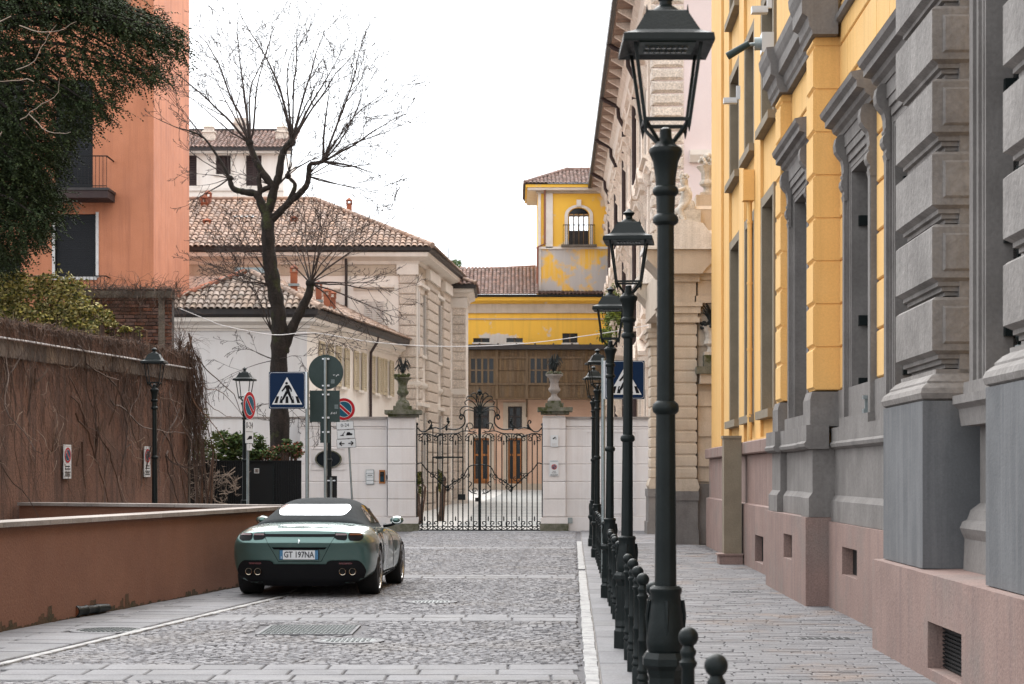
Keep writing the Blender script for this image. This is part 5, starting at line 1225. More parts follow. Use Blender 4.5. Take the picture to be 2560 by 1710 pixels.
# ---------------------------------------------------------------- yellow gallery house with tower
YH = 100.0
yh = thing('gallery_house', 'weathered yellow house with timber gallery across the courtyard', 'house', (1.2, YH, 0))
def yx(px): return xs(px, YH)
def yz(py): return zs(py, YH)
M = frame((yx(1530), YH), (yx(1110), YH)); X0 = yx(1530)
def yo(a, b, c, d): return (X0-yx(b), X0-yx(a), yz(d), yz(c))
sm = [yo(1183, 1224, 845, 856), yo(1266, 1307, 845, 856), yo(1406, 1444, 833, 857)]
b = MB(M); wall_open(b, 0, X0-yx(1110), yz(872), yz(742), sm, .25); b.build('upper_wall', m_yold, yh, fix=True)
for o in sm:
    wn = MB(M).box(o[0], o[1], -.25, -.2, o[2], o[3]).build('window', m_glass, yh); MB(M).box((o[0]+o[1])/2-.03, (o[0]+o[1])/2+.03, -.2, -.15, o[2], o[3]).build('sash', m_wood, wn)
    MB(M).box(o[0]-.05, o[1]+.05, -.02, .08, o[2]-.08, o[2]).build('sill', m_trim, wn)
MB(M).box(0, X0-yx(1110), -.02, .1, yz(783), yz(760)).build('frieze', m_portal, yh); MB(M).box(0, X0-yx(1110), -.02, .05, yz(799), yz(796)).build('string_course', m_portal, yh)
MB(M).prism([(0, yz(760)), (.1, yz(760)), (.3, yz(756)), (.45, yz(753)), (.5, yz(745)), (0, yz(744))], 0, X0-yx(1110), 'x').build('cornice', m_yclean, yh, fix=True)
MB(M).box(0, X0-yx(1110), .3, .62, yz(744), yz(739)).build('gutter', m_black, yh)
dw = [yo(1184, 1223, 1095, 1226), yo(1270, 1305, 1095, 1226), yo(1184, 1223, 1016, 1072), yo(1270, 1305, 1016, 1072)]
b = MB(M); wall_open(b, 0, X0-yx(1110), .5, yz(872), dw, .3); b.build('lower_wall', m_peach, yh, fix=True)
MB(M).box(0, X0-yx(1110), -.02, .06, .5, yz(1209)).build('base_band', m_portal, yh)
for i, o in enumerate(dw):
    cs = MB(M); 
    for a_, b_ in ((o[0]-.25, o[0]), (o[1], o[1]+.25)): cs.box(a_, b_, -.02, .08, o[2], o[3]+.2)
    cs.box(o[0], o[1], -.02, .08, o[3], o[3]+.2); cso = cs.build('door_casing' if i < 2 else 'window_casing', m_portal, yh)
    MB(M).box(o[0], o[1], -.3, -.24, o[2], o[3]).build('pane', m_glass, cso)
    f = MB(M); mid = (o[0]+o[1])/2; leaf = m_door if i < 2 else m_gutter
    for x in (o[0], mid-.07, mid+.01, o[1]-.09): f.box(x, x+.09, -.24, -.15, o[2], o[3])
    for z in ([o[2], o[2]+.5, o[2]+(o[3]-o[2])*.66, o[3]-.1] if i < 2 else [o[2], (o[2]+o[3])/2, o[3]-.08]): f.box(o[0]+.09, o[1]-.09, -.239, -.16, z, z+.1)
    if i < 2:
        f.box(o[0]+.09, o[1]-.09, -.23, -.19, o[2], o[2]+.5)
    f.build('door_leaf' if i < 2 else 'sash', leaf, cso)
# timber gallery
gyy = 98.9; ga = thing('timber_gallery', 'brown weathered timber gallery with windows hung on the yellow house', 'gallery', (1.2, gyy, yz(997)))
def hx(px): return xs(px, gyy)
def hz(py): return zs(py, gyy)
MB().box(hx(1150), hx(1530), gyy+.06, YH-.01, hz(997), hz(872)).build('gallery_core', m_wood, ga)
MB().box(hx(1140), hx(1535), gyy-.3, YH+.0, hz(874), hz(862)).build('gallery_roof', m_gutter, ga)
x = hx(1152)
while x < hx(1530): MB().tube([(x, gyy-.3, hz(868)), (x, gyy+.6, hz(858))], .06, 6).build('roof_roll', m_gutter, ga); x += .95
wins = [(1175, 1236), (1324, 1385)]
x = hx(1152)
while x < hx(1528):
    px = CX+x/gyy*F
    inw = any(a-3 < px < b+1 for a, b in wins)
    for z0, z1 in (((hz(893), hz(876)), (hz(995), hz(960))) if inw else ((hz(893), hz(876)), (hz(926), hz(895)), (hz(959), hz(928)), (hz(995), hz(961)))):
        MB().box(x+.004, x+.126, gyy+.02-RND.uniform(0, .02), gyy+.07, z0, z1).build('plank', m_wood, ga)
    x += .13
for px in (1160, 1242, 1317, 1392, 1466): MB().box(hx(px)-.07, hx(px)+.07, gyy-.06, gyy+.06, hz(997), hz(874)).build('post', m_wood, ga)
for py in (894, 960, 996): MB().box(hx(1152), hx(1530), gyy-.05, gyy+.05, hz(py)-.05, hz(py)+.05).build('rail', m_wood, ga)
for a, b_ in wins:
    wn = MB().box(hx(a), hx(b_), gyy-.005, gyy+.03, hz(957), hz(896)).build('window', m_glass, ga)
    for k in range(5): MB().box(hx(a)+(hx(b_)-hx(a))*k/4-.05, hx(a)+(hx(b_)-hx(a))*k/4+.05, gyy-.04, gyy-.006, hz(958), hz(895)).build('mullion', m_wood, wn)
    MB().box(hx(a), hx(b_), gyy-.03, gyy-.006, hz(927), hz(924)).build('glazing_bar', m_wood, wn)
for px in (1242, 1317, 1392): MB().tube([(hx(px), gyy+.1, hz(997)), (hx(px), gyy+.9, hz(1040))], .05, 6).build('bracket', m_wood, ga)
# roofs of gallery house
rf = roof_slope(yh, [(yx(1120), YH-.55, yz(738)), (yx(1345), YH-.55, yz(738)), (xs(1340, 103.5), 103.5, zs(668, 103.5)), (xs(1120, 103.5), 103.5, zs(679, 103.5))], .2, .34, m_tile_red, 200)
roof_slope(yh, [(yx(1345), YH-.55, yz(738)), (yx(1520), YH-.55, yz(738)), (xs(1520, 101), 101, zs(729, 101)), (xs(1345, 101), 101, zs(729, 101))], .2, .34, m_tile_red, 60)
MB().tube([(xs(1120, 103.5), 103.5, zs(678, 103.5)), (xs(1340, 103.5), 103.5, zs(667, 103.5))], .1, 6).build('ridge_tile', m_tile_red, rf)
# tower
m_ypeel = pm('peeling_yellow_render', (.86, .50, .07), (.82, .47, .075), .6, bsc=40, grain=.06, bump=.1, c3=(.50, .465, .44), c3_scale=.8, c3_lo=.49, c3_hi=.57, streak=(.62, .56, .50), streak_amt=.6)
TY = 101.0
tw = thing('tower', 'yellow tower with peeling plaster, arched loggia window and tiled cap', 'tower', (xs(1440, TY), TY, 0))
def tx(px): return xs(px, TY)
def tz(py): return zs(py, TY)
tx0, tx1 = tx(1345), tx(1580); D = tx1-tx0
M = frame((tx1, TY), (tx0, TY)); zr = tz(620)
ao = (tx1-tx(1472), tx1-tx(1422), tz(612), tz(520))
b = MB(M); wall_open(b, 0, D, 8, zr-.002, [], .3); b.build('lower_wall', m_ypeel, tw, fix=True)
b = MB(M)
# upper wall with arched opening
ax0_, ax1_, az0, az1 = ao; mid = (ax0_+ax1_)/2; rad = (ax1_-ax0_)/2; spr = az1-rad*.75
wall_open(b, 0, D, zr, tz(478), [(ax0_, ax1_, az0, az1)], .35)
arc = [(mid+rad*math.cos(PI*k/12), spr+rad*.75*math.sin(PI*k/12)) for k in range(13)]
for k in range(6): b.poly([(arc[k][0], .0, arc[k][1]), (ax1_, 0, az1), (arc[k+1][0], 0, arc[k+1][1])])
for k in range(6, 12): b.poly([(arc[k][0], 0, arc[k][1]), (ax0_, 0, az1), (arc[k+1][0], 0, arc[k+1][1])])
b.build('upper_wall', m_yclean, tw, fix=True)
# side and back walls; the back has a matching opening so daylight shows through
b = MB(frame((tx0, TY+D), (tx1, TY+D))); wall_open(b, 0, D, 8, tz(478), [(D-ax1_-.25, D-ax0_+.2, az0+.1, az1+.3)], .3); b.build('back_wall', m_yclean, tw, fix=True)
MB().add([(tx0, TY, 8), (tx0, TY+D, 8), (tx0, TY+D, tz(478)), (tx0, TY, tz(478))], [(0, 1, 2, 3)]).build('side_wall', m_yclean, tw); MB().add([(tx1, TY, 8), (tx1, TY+D, 8), (tx1, TY+D, tz(478)), (tx1, TY, tz(478))], [(0, 1, 2, 3)]).build('side_wall', m_yclean, tw)
for pa, pb in ((1364, 1382),): MB(M).box(tx1-tx(pb), tx1-tx(pa), -.02, .1, zr, tz(480)).build('corner_strip', m_trim, tw)
MB(M).box(tx1-tx(1352), tx1-tx(1345), -.02, .06, 9, tz(480)).build('corner_strip', m_trim, tw)
ar = MB(M)
for k in range(12):
    for q0, q1 in ((1.08, 1.42),):
        p = [(mid+rad*q*math.cos(PI*kk/12), .07, spr+rad*.75*q*math.sin(PI*kk/12)) for q, kk in ((q0, k), (q1, k), (q1, k+1), (q0, k+1))]; ar.poly(p); ar.poly([(v[0], -.02, v[2]) for v in p])
ar.box(ax0_-rad*.42, ax0_-.04, -.02, .07, az0, spr); ar.box(ax1_+.04, ax1_+rad*.42, -.02, .07, az0, spr); ar.box(mid-.12, mid+.12, -.02, .14, az1+.08, az1+.42)
wc = ar.build('window_surround', m_trim, tw, fix=True)
MB(M).poly([(a_, -.1, c_) for a_, c_ in arc[1:-1]]).build('fanlight', m_glass, wc)
for k in range(5): MB(M).box(ax0_+(ax1_-ax0_)*k/4-.035, ax0_+(ax1_-ax0_)*k/4+.035, -.13, -.07, az0, spr+.1).build('mullion', m_wood, wc)
MB(M).box(ax0_, ax1_, -.12, -.08, spr-.05, spr+.04).build('transom', m_wood, wc); MB(M).box(ax0_, ax1_, -.12, -.08, az0, az0+.75).build('lower_panel', m_gutter, wc)
rl = MB(M).bar((ax0_-.3, .3, az0+1.0), (ax1_+.3, .3, az0+1.0), .04).build('railing', m_black, wc)
for k in range(16): MB(M).bar((ax0_-.3+k*(rad*2+.6)/15, .3, az0-.02), (ax0_-.3+k*(rad*2+.6)/15, .3, az0+1.0), .02).build('baluster', m_black, wc)
MB(M).box(ax0_-.4, ax1_+.4, -.02, .38, az0-.14, az0-.02).build('balcony_slab', m_concrete, wc)
MB(M).box(-.1, D+.1, -.02, .1, zr-.06, zr+.06).build('string_course', m_trim, tw); MB(M).box(-.1, D+.1, -.02, .15, tz(484), tz(478)).build('cornice', m_portal, tw)
MB().box(tx0-.55, tx1+.5, TY-.55, TY+D+.5, tz(478), tz(472)).build('eave_soffit', m_trim, tw); MB().box(tx0-.65, tx1+.6, TY-.65, TY+D+.6, tz(472), tz(465)).build('eave', m_yclean, tw); MB().box(tx0-.72, tx1+.6, TY-.72, TY+D+.6, tz(465), tz(463)).build('gutter', m_black, tw)
e = tz(462.5); Ea, Eb = Vector((tx0-.7, TY-.7, e)), Vector((tx1+.6, TY-.7, e)); Ec, Ed = Vector((tx1+.6, TY+D+.6, e)), Vector((tx0-.7, TY+D+.6, e)); T1, T2 = Vector((tx0+1.5, TY+D/2, e+1.15)), Vector((tx1-1.4, TY+D/2, e+1.15))
rt = roof_slope(tw, [Ea, Eb, T2, T1], .2, .34, m_tile_red, 120); roof_slope(tw, [Ed, Ea, T1], .2, .34, m_tile_red, 60); ridge(rt, Ea+up, T1+up, m_tile_red, .1); ridge(rt, T1+up, T2+up, m_tile_red, .12)
MB(M).tube([(D-.35, .5, tz(478)), (D-.35, .12, tz(490)), (D-.35, .09, tz(610)), (D+.02, .1, tz(618)), (D+.04, .1, tz(735))], .06, 6).build('downpipe', m_terra, tw)
# rooftop greenery box far behind the villa corner
t = thing('roof_terrace', 'far rooftop terrace box with greenery and thin aerial', 'roof terrace', (xs(1125, 120), 120, 0))
MB().box(xs(1092, 120), xs(1156, 120), 120, 124, 0, zs(672, 120)).build('building_top', m_galv, t)
b = MB()
for k in range(900):
    p = Vector((RND.uniform(xs(1100, 120), xs(1152, 120)), RND.uniform(120, 122), RND.uniform(zs(674, 120), zs(648, 120)))); a = RND.uniform(0, 6.28); d = Vector((math.cos(a), math.sin(a)*.5, RND.uniform(-1, 1)))*.09
    b.add([p-d, p+Vector((d.z, .03, -d.x))*.5, p+d], [(0, 1, 2)])
b.build('greenery', m_green, t)['kind'] = 'stuff'
MB().tube([(xs(1121, 120), 120, zs(672, 120)), (xs(1121, 120), 120, zs(620, 120))], .025, 5).build('aerial', m_black, t)
# ---------------------------------------------------------------- ornate palazzo on the right
PX0, PY0 = 4.26, 57.9; PF = frame((PX0, PY0), (PX0+.02*48, PY0+48))
pz = thing('ornate_palazzo', 'long ornate cream palazzo with deep eaves and carved window hoods', 'building', (6, 70, 0))
LP = 49.0
b = MB(PF); wo = []
for k in range(13):
    s_ = 2.0+k*3.65
    for c_, d_ in ((1.6, 4.6), (6.9, 9.9), (11.4, 13.9)): wo.append((s_, s_+1.3, c_, d_))
wall_open(b, 0, LP, -.1, 16.6, wo, .3)
b.quad((LP, 0, 0), (LP, -9, 0), (LP, -9, 16.6), (LP, 0, 16.6)); b.build('wall', m_palazzo, pz, fix=True)
b = MB(PF); b.quad((0, -9, -.1), (0, 0, -.1), (0, 0, 17), (0, -9, 17)); b.build('end_wall', m_pink, pz)
for (a_, b_, c_, d_) in wo:
    m = MB(PF)
    for x0, x1 in ((a_-.28, a_), (b_, b_+.28)): m.box(x0, x1, -.05, .14, c_-.1, d_+.22)
    m.box(a_, b_, -.05, .137, d_, d_+.22); cs = m.build('window_surround', m_palazzo, pz)
    MB(PF).box(a_, b_, -.29, -.25, c_, d_).build('pane', m_glass, cs)
    MB(PF).box(a_-.4, b_+.4, -.02, .26, c_-.28, c_-.1).build('sill', m_palazzo, cs)
    hp = [(0, 0), (.16, 0), (.2, .1), (.36, .16), (.38, .26), (.44, .30), (0, .36)]
    MB(PF).prism([(p[0], d_+.38+p[1]) for p in hp], a_-.5, b_+.5, 'x').build('hood', m_palazzo, cs, fix=True)
    if d_ < 12: 
        mdd = (a_+b_)/2
        for x0, x1, dz0, dz1 in ((a_-.5, mdd, .74, 1.25), (mdd, b_+.5, 1.25, .74)):
            m = MB(PF); m.add([(x0, .0, d_+dz0), (x0, .42, d_+dz0), (x1, .42, d_+dz1), (x1, 0, d_+dz1), (x0, 0, d_+dz0+.13), (x0, .42, d_+dz0+.13), (x1, .42, d_+dz1+.13), (x1, 0, d_+dz1+.13)], [(0,1,2,3),(7,6,5,4),(0,4,5,1),(1,5,6,2),(2,6,7,3)]); m.build('pediment', m_palazzo, cs, fix=True)
    for x0 in (a_-.3, b_+.08):
        MB(PF).prism([(.1, d_+.38), (.34, d_+.38), (.36, d_+.25), (.24, d_+.08), (.22, d_-.12), (.27, d_-.2), (.14, d_-.35), (.1, d_-.35)], x0, x0+.22, 'x').build('console', m_palazzo, cs, fix=True)
    louvre_shutter(cs, PF, a_+.02, (a_+b_)/2-.01, c_, d_, -.18, m_shut_brown, 8) if a_ < 14 else None
for k in range(13):
    s_ = .05+k*3.65+.75
    for z0, z1 in ((6.3, 10.8), (11.3, 15.6)):
        p_ = MB(PF).box(s_, s_+.42, -.02, .16, z0, z1-.35).build('pilaster', m_palazzo, pz)
        MB(PF).prism([(0, z1-.35), (.18, z1-.35), (.26, z1-.2), (.3, z1-.05), (.3, z1), (0, z1)], s_-.08, s_+.5, 'x').build('capital', m_palazzo, p_, fix=True)
for z, o, h in ((5.3, .22, .3), (5.75, .34, .25), (10.75, .26, .3), (11.05, .36, .2), (15.5, .3, .35)):
    MB(PF).prism([(0, z), (o*.5, z), (o*.7, z+h*.4), (o, z+h*.6), (o, z+h), (0, z+h)], -.02, LP, 'x').build('string_course', m_palazzo, pz, fix=True)
MB(PF).prism([(0, 15.85), (.3, 15.85), (.35, 16.1), (.5, 16.25), (.5, 16.45), (0, 16.5)], -.02, LP, 'x').build('cornice', m_palazzo, pz, fix=True)
s_ = -.3
while s_ < LP+.5:
    MB(PF).box(s_+.004, s_+.19, .1, 1.0, 16.55, 16.60).build('soffit_board', pm('soffit_wood', (.30, .21, .165), (.22, .15, .12), 5, bsc=30, grain=.2, rand=.2), pz); s_ += .195
s_ = 0.3
while s_ < LP:
    MB(PF).prism([(.45, 16.2), (.7, 16.35), (.95, 16.5), (.95, 16.55), (.45, 16.55)], s_, s_+.16, 'x').build('eave_bracket', m_palazzo, pz, fix=True); s_ += 1.82
MB(PF).box(-.4, LP+.5, -9, 1.02, 16.6, 16.75).build('roof_deck', m_palazzo, pz)
MB(PF).box(-.4, LP+.5, 1.02, 1.16, 16.55, 16.85).build('gutter', m_gutter, pz)
for s_ in (9, 18.5, 28, 37.5, 46):
    MB(PF).tube([(s_, 1.1, 16.6), (s_, .95, 16.45), (s_, .45, 16.2), (s_, .42, 15.8), (s_, .22, 15.4), (s_, .2, .5)], .08, 8).build('downpipe', m_shut_brown, pz, smooth=True)
# rough quoins at the near corner, both faces
EF = frame((PX0+9, PY0), (PX0, PY0)) @ Matrix.Diagonal((1, 1, 1, 1))
EFr = Matrix(((-1, 0, 0, PX0), (0, -1, 0, PY0), (0, 0, 1, 0), (0, 0, 0, 1)))      # local x to the left, y towards the viewer
z = 1.3
while z < 16.3:
    MB(EFr).block(-.88, .09, z+.015, z+.365, -.05, .08, .05).build('quoin_stone', m_cream_stone, pz)
    MB(PF).block(.02, .7, z+.015, z+.365, -.02, .09, .05).build('quoin_stone', m_cream_stone, pz)
    MB(EFr).block(-.80, .01, z+.07, z+.31, .07, .115, .02).build('quoin_face', m_cream_stone, pz); z += .38
MB(EFr).box(-1.0, .14, -.05, .16, -.05, 1.28).build('quoin_base', m_cream_stone, pz)
b = MB(EFr)
for zz in (11.0, 5.6): MB(EFr).prism([(0, zz), (.15, zz), (.3, zz+.2), (.3, zz+.35), (0, zz+.35)], -9, -1.05, 'x').build('string_course', m_trim, pz, fix=True)
MB(EFr).prism([(0, 10.8), (.2, 10.8), (.35, 11), (.4, 11.3), (0, 11.4)], -4, -1.9, 'x').build('end_window_hood', m_trim, pz, fix=True)
# balcony with plants on the palazzo
bl = thing('planted_balcony', 'stone balustrade balcony with trailing green plants on the palazzo', 'balcony', PF @ Vector((13.5, .5, 6)))
MB(PF).box(11.6, 15.6, .1, .95, 5.95, 6.25).build('balcony_slab', m_palazzo, bl); MB(PF).box(11.6, 15.6, .72, .95, 7.05, 7.2).build('handrail', m_palazzo, bl)
for k in range(16): MB(PF).lathe([(.07, 0), (.07, .08), (.04, .14), (.09, .32), (.04, .62), (.06, .7), (.07, .8)], (11.75+k*.245, .83, 6.25), 8).build('baluster', m_palazzo, bl, smooth=True)
for k in range(5): MB(PF).box(11.65+k*.16, 11.78+k*.16, .35, .7, 6.3, 7.04) .build('end_baluster', m_palazzo, bl) if k == 0 else None
b = MB()
for k in range(2600):
    c_ = RND.choice(((11.9, .7, 7.55, .6), (12.8, .75, 7.5, .5), (14.2, .75, 7.45, .5), (15.3, .7, 8.1, .8), (12.2, 1.0, 6.7, .3)))
    p = PF @ Vector((c_[0]+RND.gauss(0, .45), c_[1]+RND.gauss(0, .16), c_[2]+RND.gauss(0, .32)*c_[3]*1.4)); d = Vector((RND.gauss(0, 1), RND.gauss(0, 1), RND.gauss(0, 1))).normalized()*.075; e_ = d.orthogonal().normalized()*.035
    b.add([p-d, p+e_, p+d, p-e_], [(0, 1, 2, 3)])
b.build('foliage', leafmat('balcony_leaves', (.20, .24, .05), (.07, .09, .03)), bl)['kind'] = 'stuff'
# ---------------------------------------------------------------- garden portal between palazzo and ochre building
po = thing('stone_portal', 'ochre stone garden portal with banded columns and bleached cornice', 'portal', (4.3, 46, 0))
OY = 46.0
def ox(px): return xs(px, OY)
def oz(py): return zs(py, OY)
for yy, nm in ((46.0, 0), (54.2, 1)):
    dy = yy-OY; xo = .3 if nm else 0; xa = 3.58+xo; xb = 4.40+xo
    MB().box(xa-.06, xb+.02, yy-.06, yy+1.0, 0, 1.05).build('grey_pedestal', m_grey, po); MB().box(xa-.10, xb+.04, yy-.1, yy+1.04, 0, .35).build('grey_footing', m_grey, po); MB().box(xa-.08, xb+.04, yy-.09, yy+1.02, 1.05, 1.27).build('grey_cap', m_grey, po)
    MB().prism([(xa-.02, 1.27), (xb+.02, 1.27), (xb+.06, 1.36), (xb+.03, 1.46), (xb, 1.56), (xa, 1.56), (xa-.03, 1.46), (xa-.06, 1.36)], yy-.06, yy+.95, 'y').build('column_base', m_portal, po, fix=True)
    z = 1.56; MB().box(xa+.03, xb-.03, yy+.03, yy+.9, 1.5, 5.7).build('column_core', m_portal, po)
    while z < 5.25:
        h = .285; m = MB(); vs = []
        rg = [(z+.006, .035), (z+.035, .004), (z+h*.5, 0), (z+h-.035, .004), (z+h-.006, .035)]
        for zz, o in rg: vs += [(xa+o, yy+o, zz), (xb-o, yy+o, zz), (xb-o, yy+.95-o, zz), (xa+o, yy+.95-o, zz)]
        m.add(vs, [(q*4+k, q*4+(k+1) % 4, q*4+4+(k+1) % 4, q*4+4+k) for q in range(4) for k in range(4)]+[(3, 2, 1, 0), (16, 17, 18, 19)]); m.build('column_drum', m_portal, po); z += h
    for z0, z1, o in ((5.28, 5.4, .06), (5.4, 5.5, .02), (5.5, 5.66, .08), (5.66, 5.76, .12), (5.76, 6.25, -.02), (6.25, 6.42, .06)): MB().box(xa-o, xb+o, yy-o, yy+.95+o, z0, z1).build('capital_course', m_portal, po)
    MB().prism([(xa-.08, 6.42), (xb+.1, 6.42), (xb+.2, 6.55), (xb+.4, 6.75), (xb+.42, 6.98), (xa-.4, 6.98), (xa-.38, 6.75), (xa-.18, 6.55)], yy-.3, yy+1.2, 'y').build('entablature', m_portal, po, fix=True)
    MB().prism([(xa-.45, 6.985), (xb+.5, 6.985), (xb+.5, 7.08), (xb+.1, 7.6), (xa+.1, 7.75), (xa-.45, 7.1)], yy-.4, yy+1.3, 'y').build('bleached_slab', m_bleach, po, fix=True)
# pilaster beside the near column with alternating blocks
z = 1.5; k = 0
MB().box(4.42, 5.2, OY+.22, OY+1.1, 0, 6.4).build('pilaster_core', m_portal, po)
while z < 5.3:
    o = .06 if k % 2 else 0; MB().box(4.44, 4.86+o, OY+.18-o, OY+.4, z, z+.36).build('pilaster_block', m_portal, po); z += .36; k += 1
MB().box(4.42, 4.9, OY+.1, OY+.3, 0, 1.45).build('grey_pilaster_base', m_grey, po)
for z0, z1, o in ((5.3, 5.45, .05), (5.45, 5.75, .0), (5.75, 5.92, .1), (5.92, 6.3, .02), (6.3, 6.45, .1)): MB().box(4.45-o, 5.2, OY+.12-o, OY+.6, z0, z1).build('pilaster_capital', m_portal, po)
MB().box(4.2, 5.6, OY-.2, OY+1.2, 6.44, 6.98).build('side_entablature', m_portal, po); MB().prism([(OY-.3, 6.985), (OY+1.2, 6.985), (OY+1.2, 7.62), (OY+.5, 7.62), (OY-.3, 7.12)], 4.3, 5.6, 'x').build('bleached_slope', m_bleach, po, fix=True)
MB().box(4.0, 5.6, OY+.35, OY+1.1, 7.5, 8.02).build('attic_block', m_portal, po); MB().box(4.3, 5.6, OY+.32, OY+1.12, 8.02, 8.1).build('attic_ledge', m_trim, po); MB().box(4.42, 5.6, OY+.4, OY+1.05, 8.1, 8.38).build('attic_step', m_portal, po)
MB().box(3.75, 4.5, 47, 54.3, 5.9, 6.9).build('lintel', m_portal, po)
# flower urn and low ledge urn
def small_urn(c, s_, label, flowers=True, mat=None):
    u = thing('flower_urn' if flowers else 'agave_vase', label, 'urn', c)
    MB().box(c[0]-.2*s_, c[0]+.2*s_, c[1]-.2*s_, c[1]+.2*s_, c[2], c[2]+.08*s_).build('foot', mat or m_statue, u)
    MB().lathe([(.15*s_, .08*s_), (.1*s_, .16*s_), (.1*s_, .22*s_), (.2*s_, .3*s_), (.2*s_, .36*s_), (.15*s_, .42*s_), (.16*s_, .6*s_), (.25*s_, .72*s_), (.28*s_, .76*s_), (.22*s_, .78*s_)], c, 18, 0, lambda a: 1+.05*math.cos(a*9)).build('bowl', mat or m_statue, u, smooth=True)
    if flowers:
        b = MB()
        for k in range(60):
            a = RND.uniform(0, 6.28); r = RND.uniform(0, .27)*s_; b.ball((c[0]+r*math.cos(a), c[1]+r*math.sin(a), c[2]+(.8+.22*(1-(r/.27/s_)**2)+RND.uniform(-.03, .04))*s_), RND.uniform(.035, .06)*s_, 6, 4)
        b.build('carved_flowers', m_statue, u)['kind'] = 'stuff'
    else:
        for k in range(26):
            a = 2*PI*k/26*2.4; ca, sa = math.cos(a), math.sin(a); h = RND.uniform(.3, .8)*s_; bs = Vector(c)+Vector((0, 0, .78*s_))
            MB().tube([bs, bs+Vector((ca*.1, sa*.1, h*.7)), bs+Vector((ca*.22, sa*.22, h)), bs+Vector((ca*.3, sa*.3, h*.75))], [.022, .02, .014, .003], 4).build('leaf', m_plant, u)
        b = MB()
        for k in range(40): a = RND.uniform(0, 6.28); r = RND.uniform(.1, .3)*s_; b.ball((c[0]+r*math.cos(a), c[1]+r*math.sin(a), c[2]+(.8+RND.uniform(-.08, .1))*s_), .05*s_, 5, 4)
        b.build('leaf_clump', m_plant, u)['kind'] = 'stuff'
small_urn((4.72, OY+.7, 8.38), .95, 'stone urn filled with carved flowers beside the cherub statue')
MB().box(4.36, 5.2, OY-.35, OY+.3, 4.05, 4.22).build('bracket_shelf', m_mossstone, po); MB().box(4.46, 5.2, OY-.25, OY+.3, 3.82, 4.05).build('bracket_course', m_portal, po)
MB().box(4.55, 4.95, OY-.2, OY+.15, 4.22, 4.5).build('vase_block', m_mossstone, po)
small_urn((4.74, OY-.02, 4.5), .9, 'stone vase with dark agave on the portal bracket shelf', False)
MB().tube([(4.42, OY+.0, 4.5), (4.40, OY-.2, 4.45)], .03, 6).build('wall_hook', m_black, po) if False else None
# cherub statue seated on the portal
st = thing('cherub_statue', 'weathered stone cherub statue seated on the portal cornice', 'statue', (4.12, OY+.3, 7.6))
def skin(name, joints, edges, mat, par, sub=2):
    me = bpy.data.meshes.new(name); me.from_pydata([j[0] for j in joints], edges, []); me.update()
    o = bpy.data.objects.new(name, me); COL.objects.link(o)
    md = o.modifiers.new('s', 'SKIN'); md.use_smooth_shade = True
    for i, j in enumerate(joints): me.skin_vertices[0].data[i].radius = (j[1], j[1]) if not isinstance(j[1], tuple) else j[1]
    me.skin_vertices[0].data[0].use_root = True
    o.modifiers.new('b', 'SUBSURF').levels = sub
    bpy.context.view_layer.update()
    m2 = bpy.data.meshes.new_from_object(o.evaluated_get(bpy.context.evaluated_depsgraph_get())); bpy.data.objects.remove(o)
    m2.materials.clear(); m2.materials.append(mat); m2.polygons.foreach_set('use_smooth', [True]*len(m2.polygons))
    q = bpy.data.objects.new(name, m2); COL.objects.link(q); q.parent = par; return q
sx_, sz_ = 0, 0
J = [((.05, 0, .52), .15), ((.07, 0, .68), .14), ((.06, .0, .86), .13), ((.03, -.01, .97), .06), ((0, -.03, 1.08), .115), ((-.03, -.05, 1.17), .10),
     ((.0, -.13, .90), .055), ((-.14, -.2, .84), .05), ((-.30, -.22, .90), .04), ((.14, .09, .9), .055), ((.0, .12, .80), .05), ((-.2, .05, .82), .04),
     ((-.02, -.1, .47), .10), ((-.14, -.18, .38), .085), ((-.02, -.2, .16), .055), ((-.05, -.24, .02), .04), ((-.12, -.28, .0), .03),
     ((-.05, .1, .46), .10), ((-.24, .08, .32), .075), ((-.36, .06, .12), .05), ((-.42, .05, -.02), .035)]
Ed_ = [(0, 1), (1, 2), (2, 3), (3, 4), (4, 5), (2, 6), (6, 7), (7, 8), (2, 9), (9, 10), (10, 11), (0, 12), (12, 13), (13, 14), (14, 15), (15, 16), (0, 17), (17, 18), (18, 19), (19, 20)]
skin('body', J, Ed_, m_statue, st)
b = MB()
for k in range(26):
    a = RND.uniform(0, 6.28); f = RND.uniform(-.2, 1); b.ball((4.12+.01+.1*math.cos(a)*math.sqrt(max(0, 1-f*f*.8)), OY+.3-.03+.1*math.sin(a)*math.sqrt(max(0, 1-f*f*.8)), 7.6+1.15+f*.1), .035, 6, 4)
b.build('hair', m_statue, st)['kind'] = 'stuff'
MB().lathe([(.17, .32), (.2, .4), (.17, .55), (.14, .62)], (4.22, OY+.33, 7.6), 14, 0, lambda a: 1+.1*math.sin(a*5)).build('drapery', m_statue, st, smooth=True)
MB().box(4.06, 4.5, OY+.1, OY+.6, 7.6, 7.98).build('seat_block', m_statue, st)
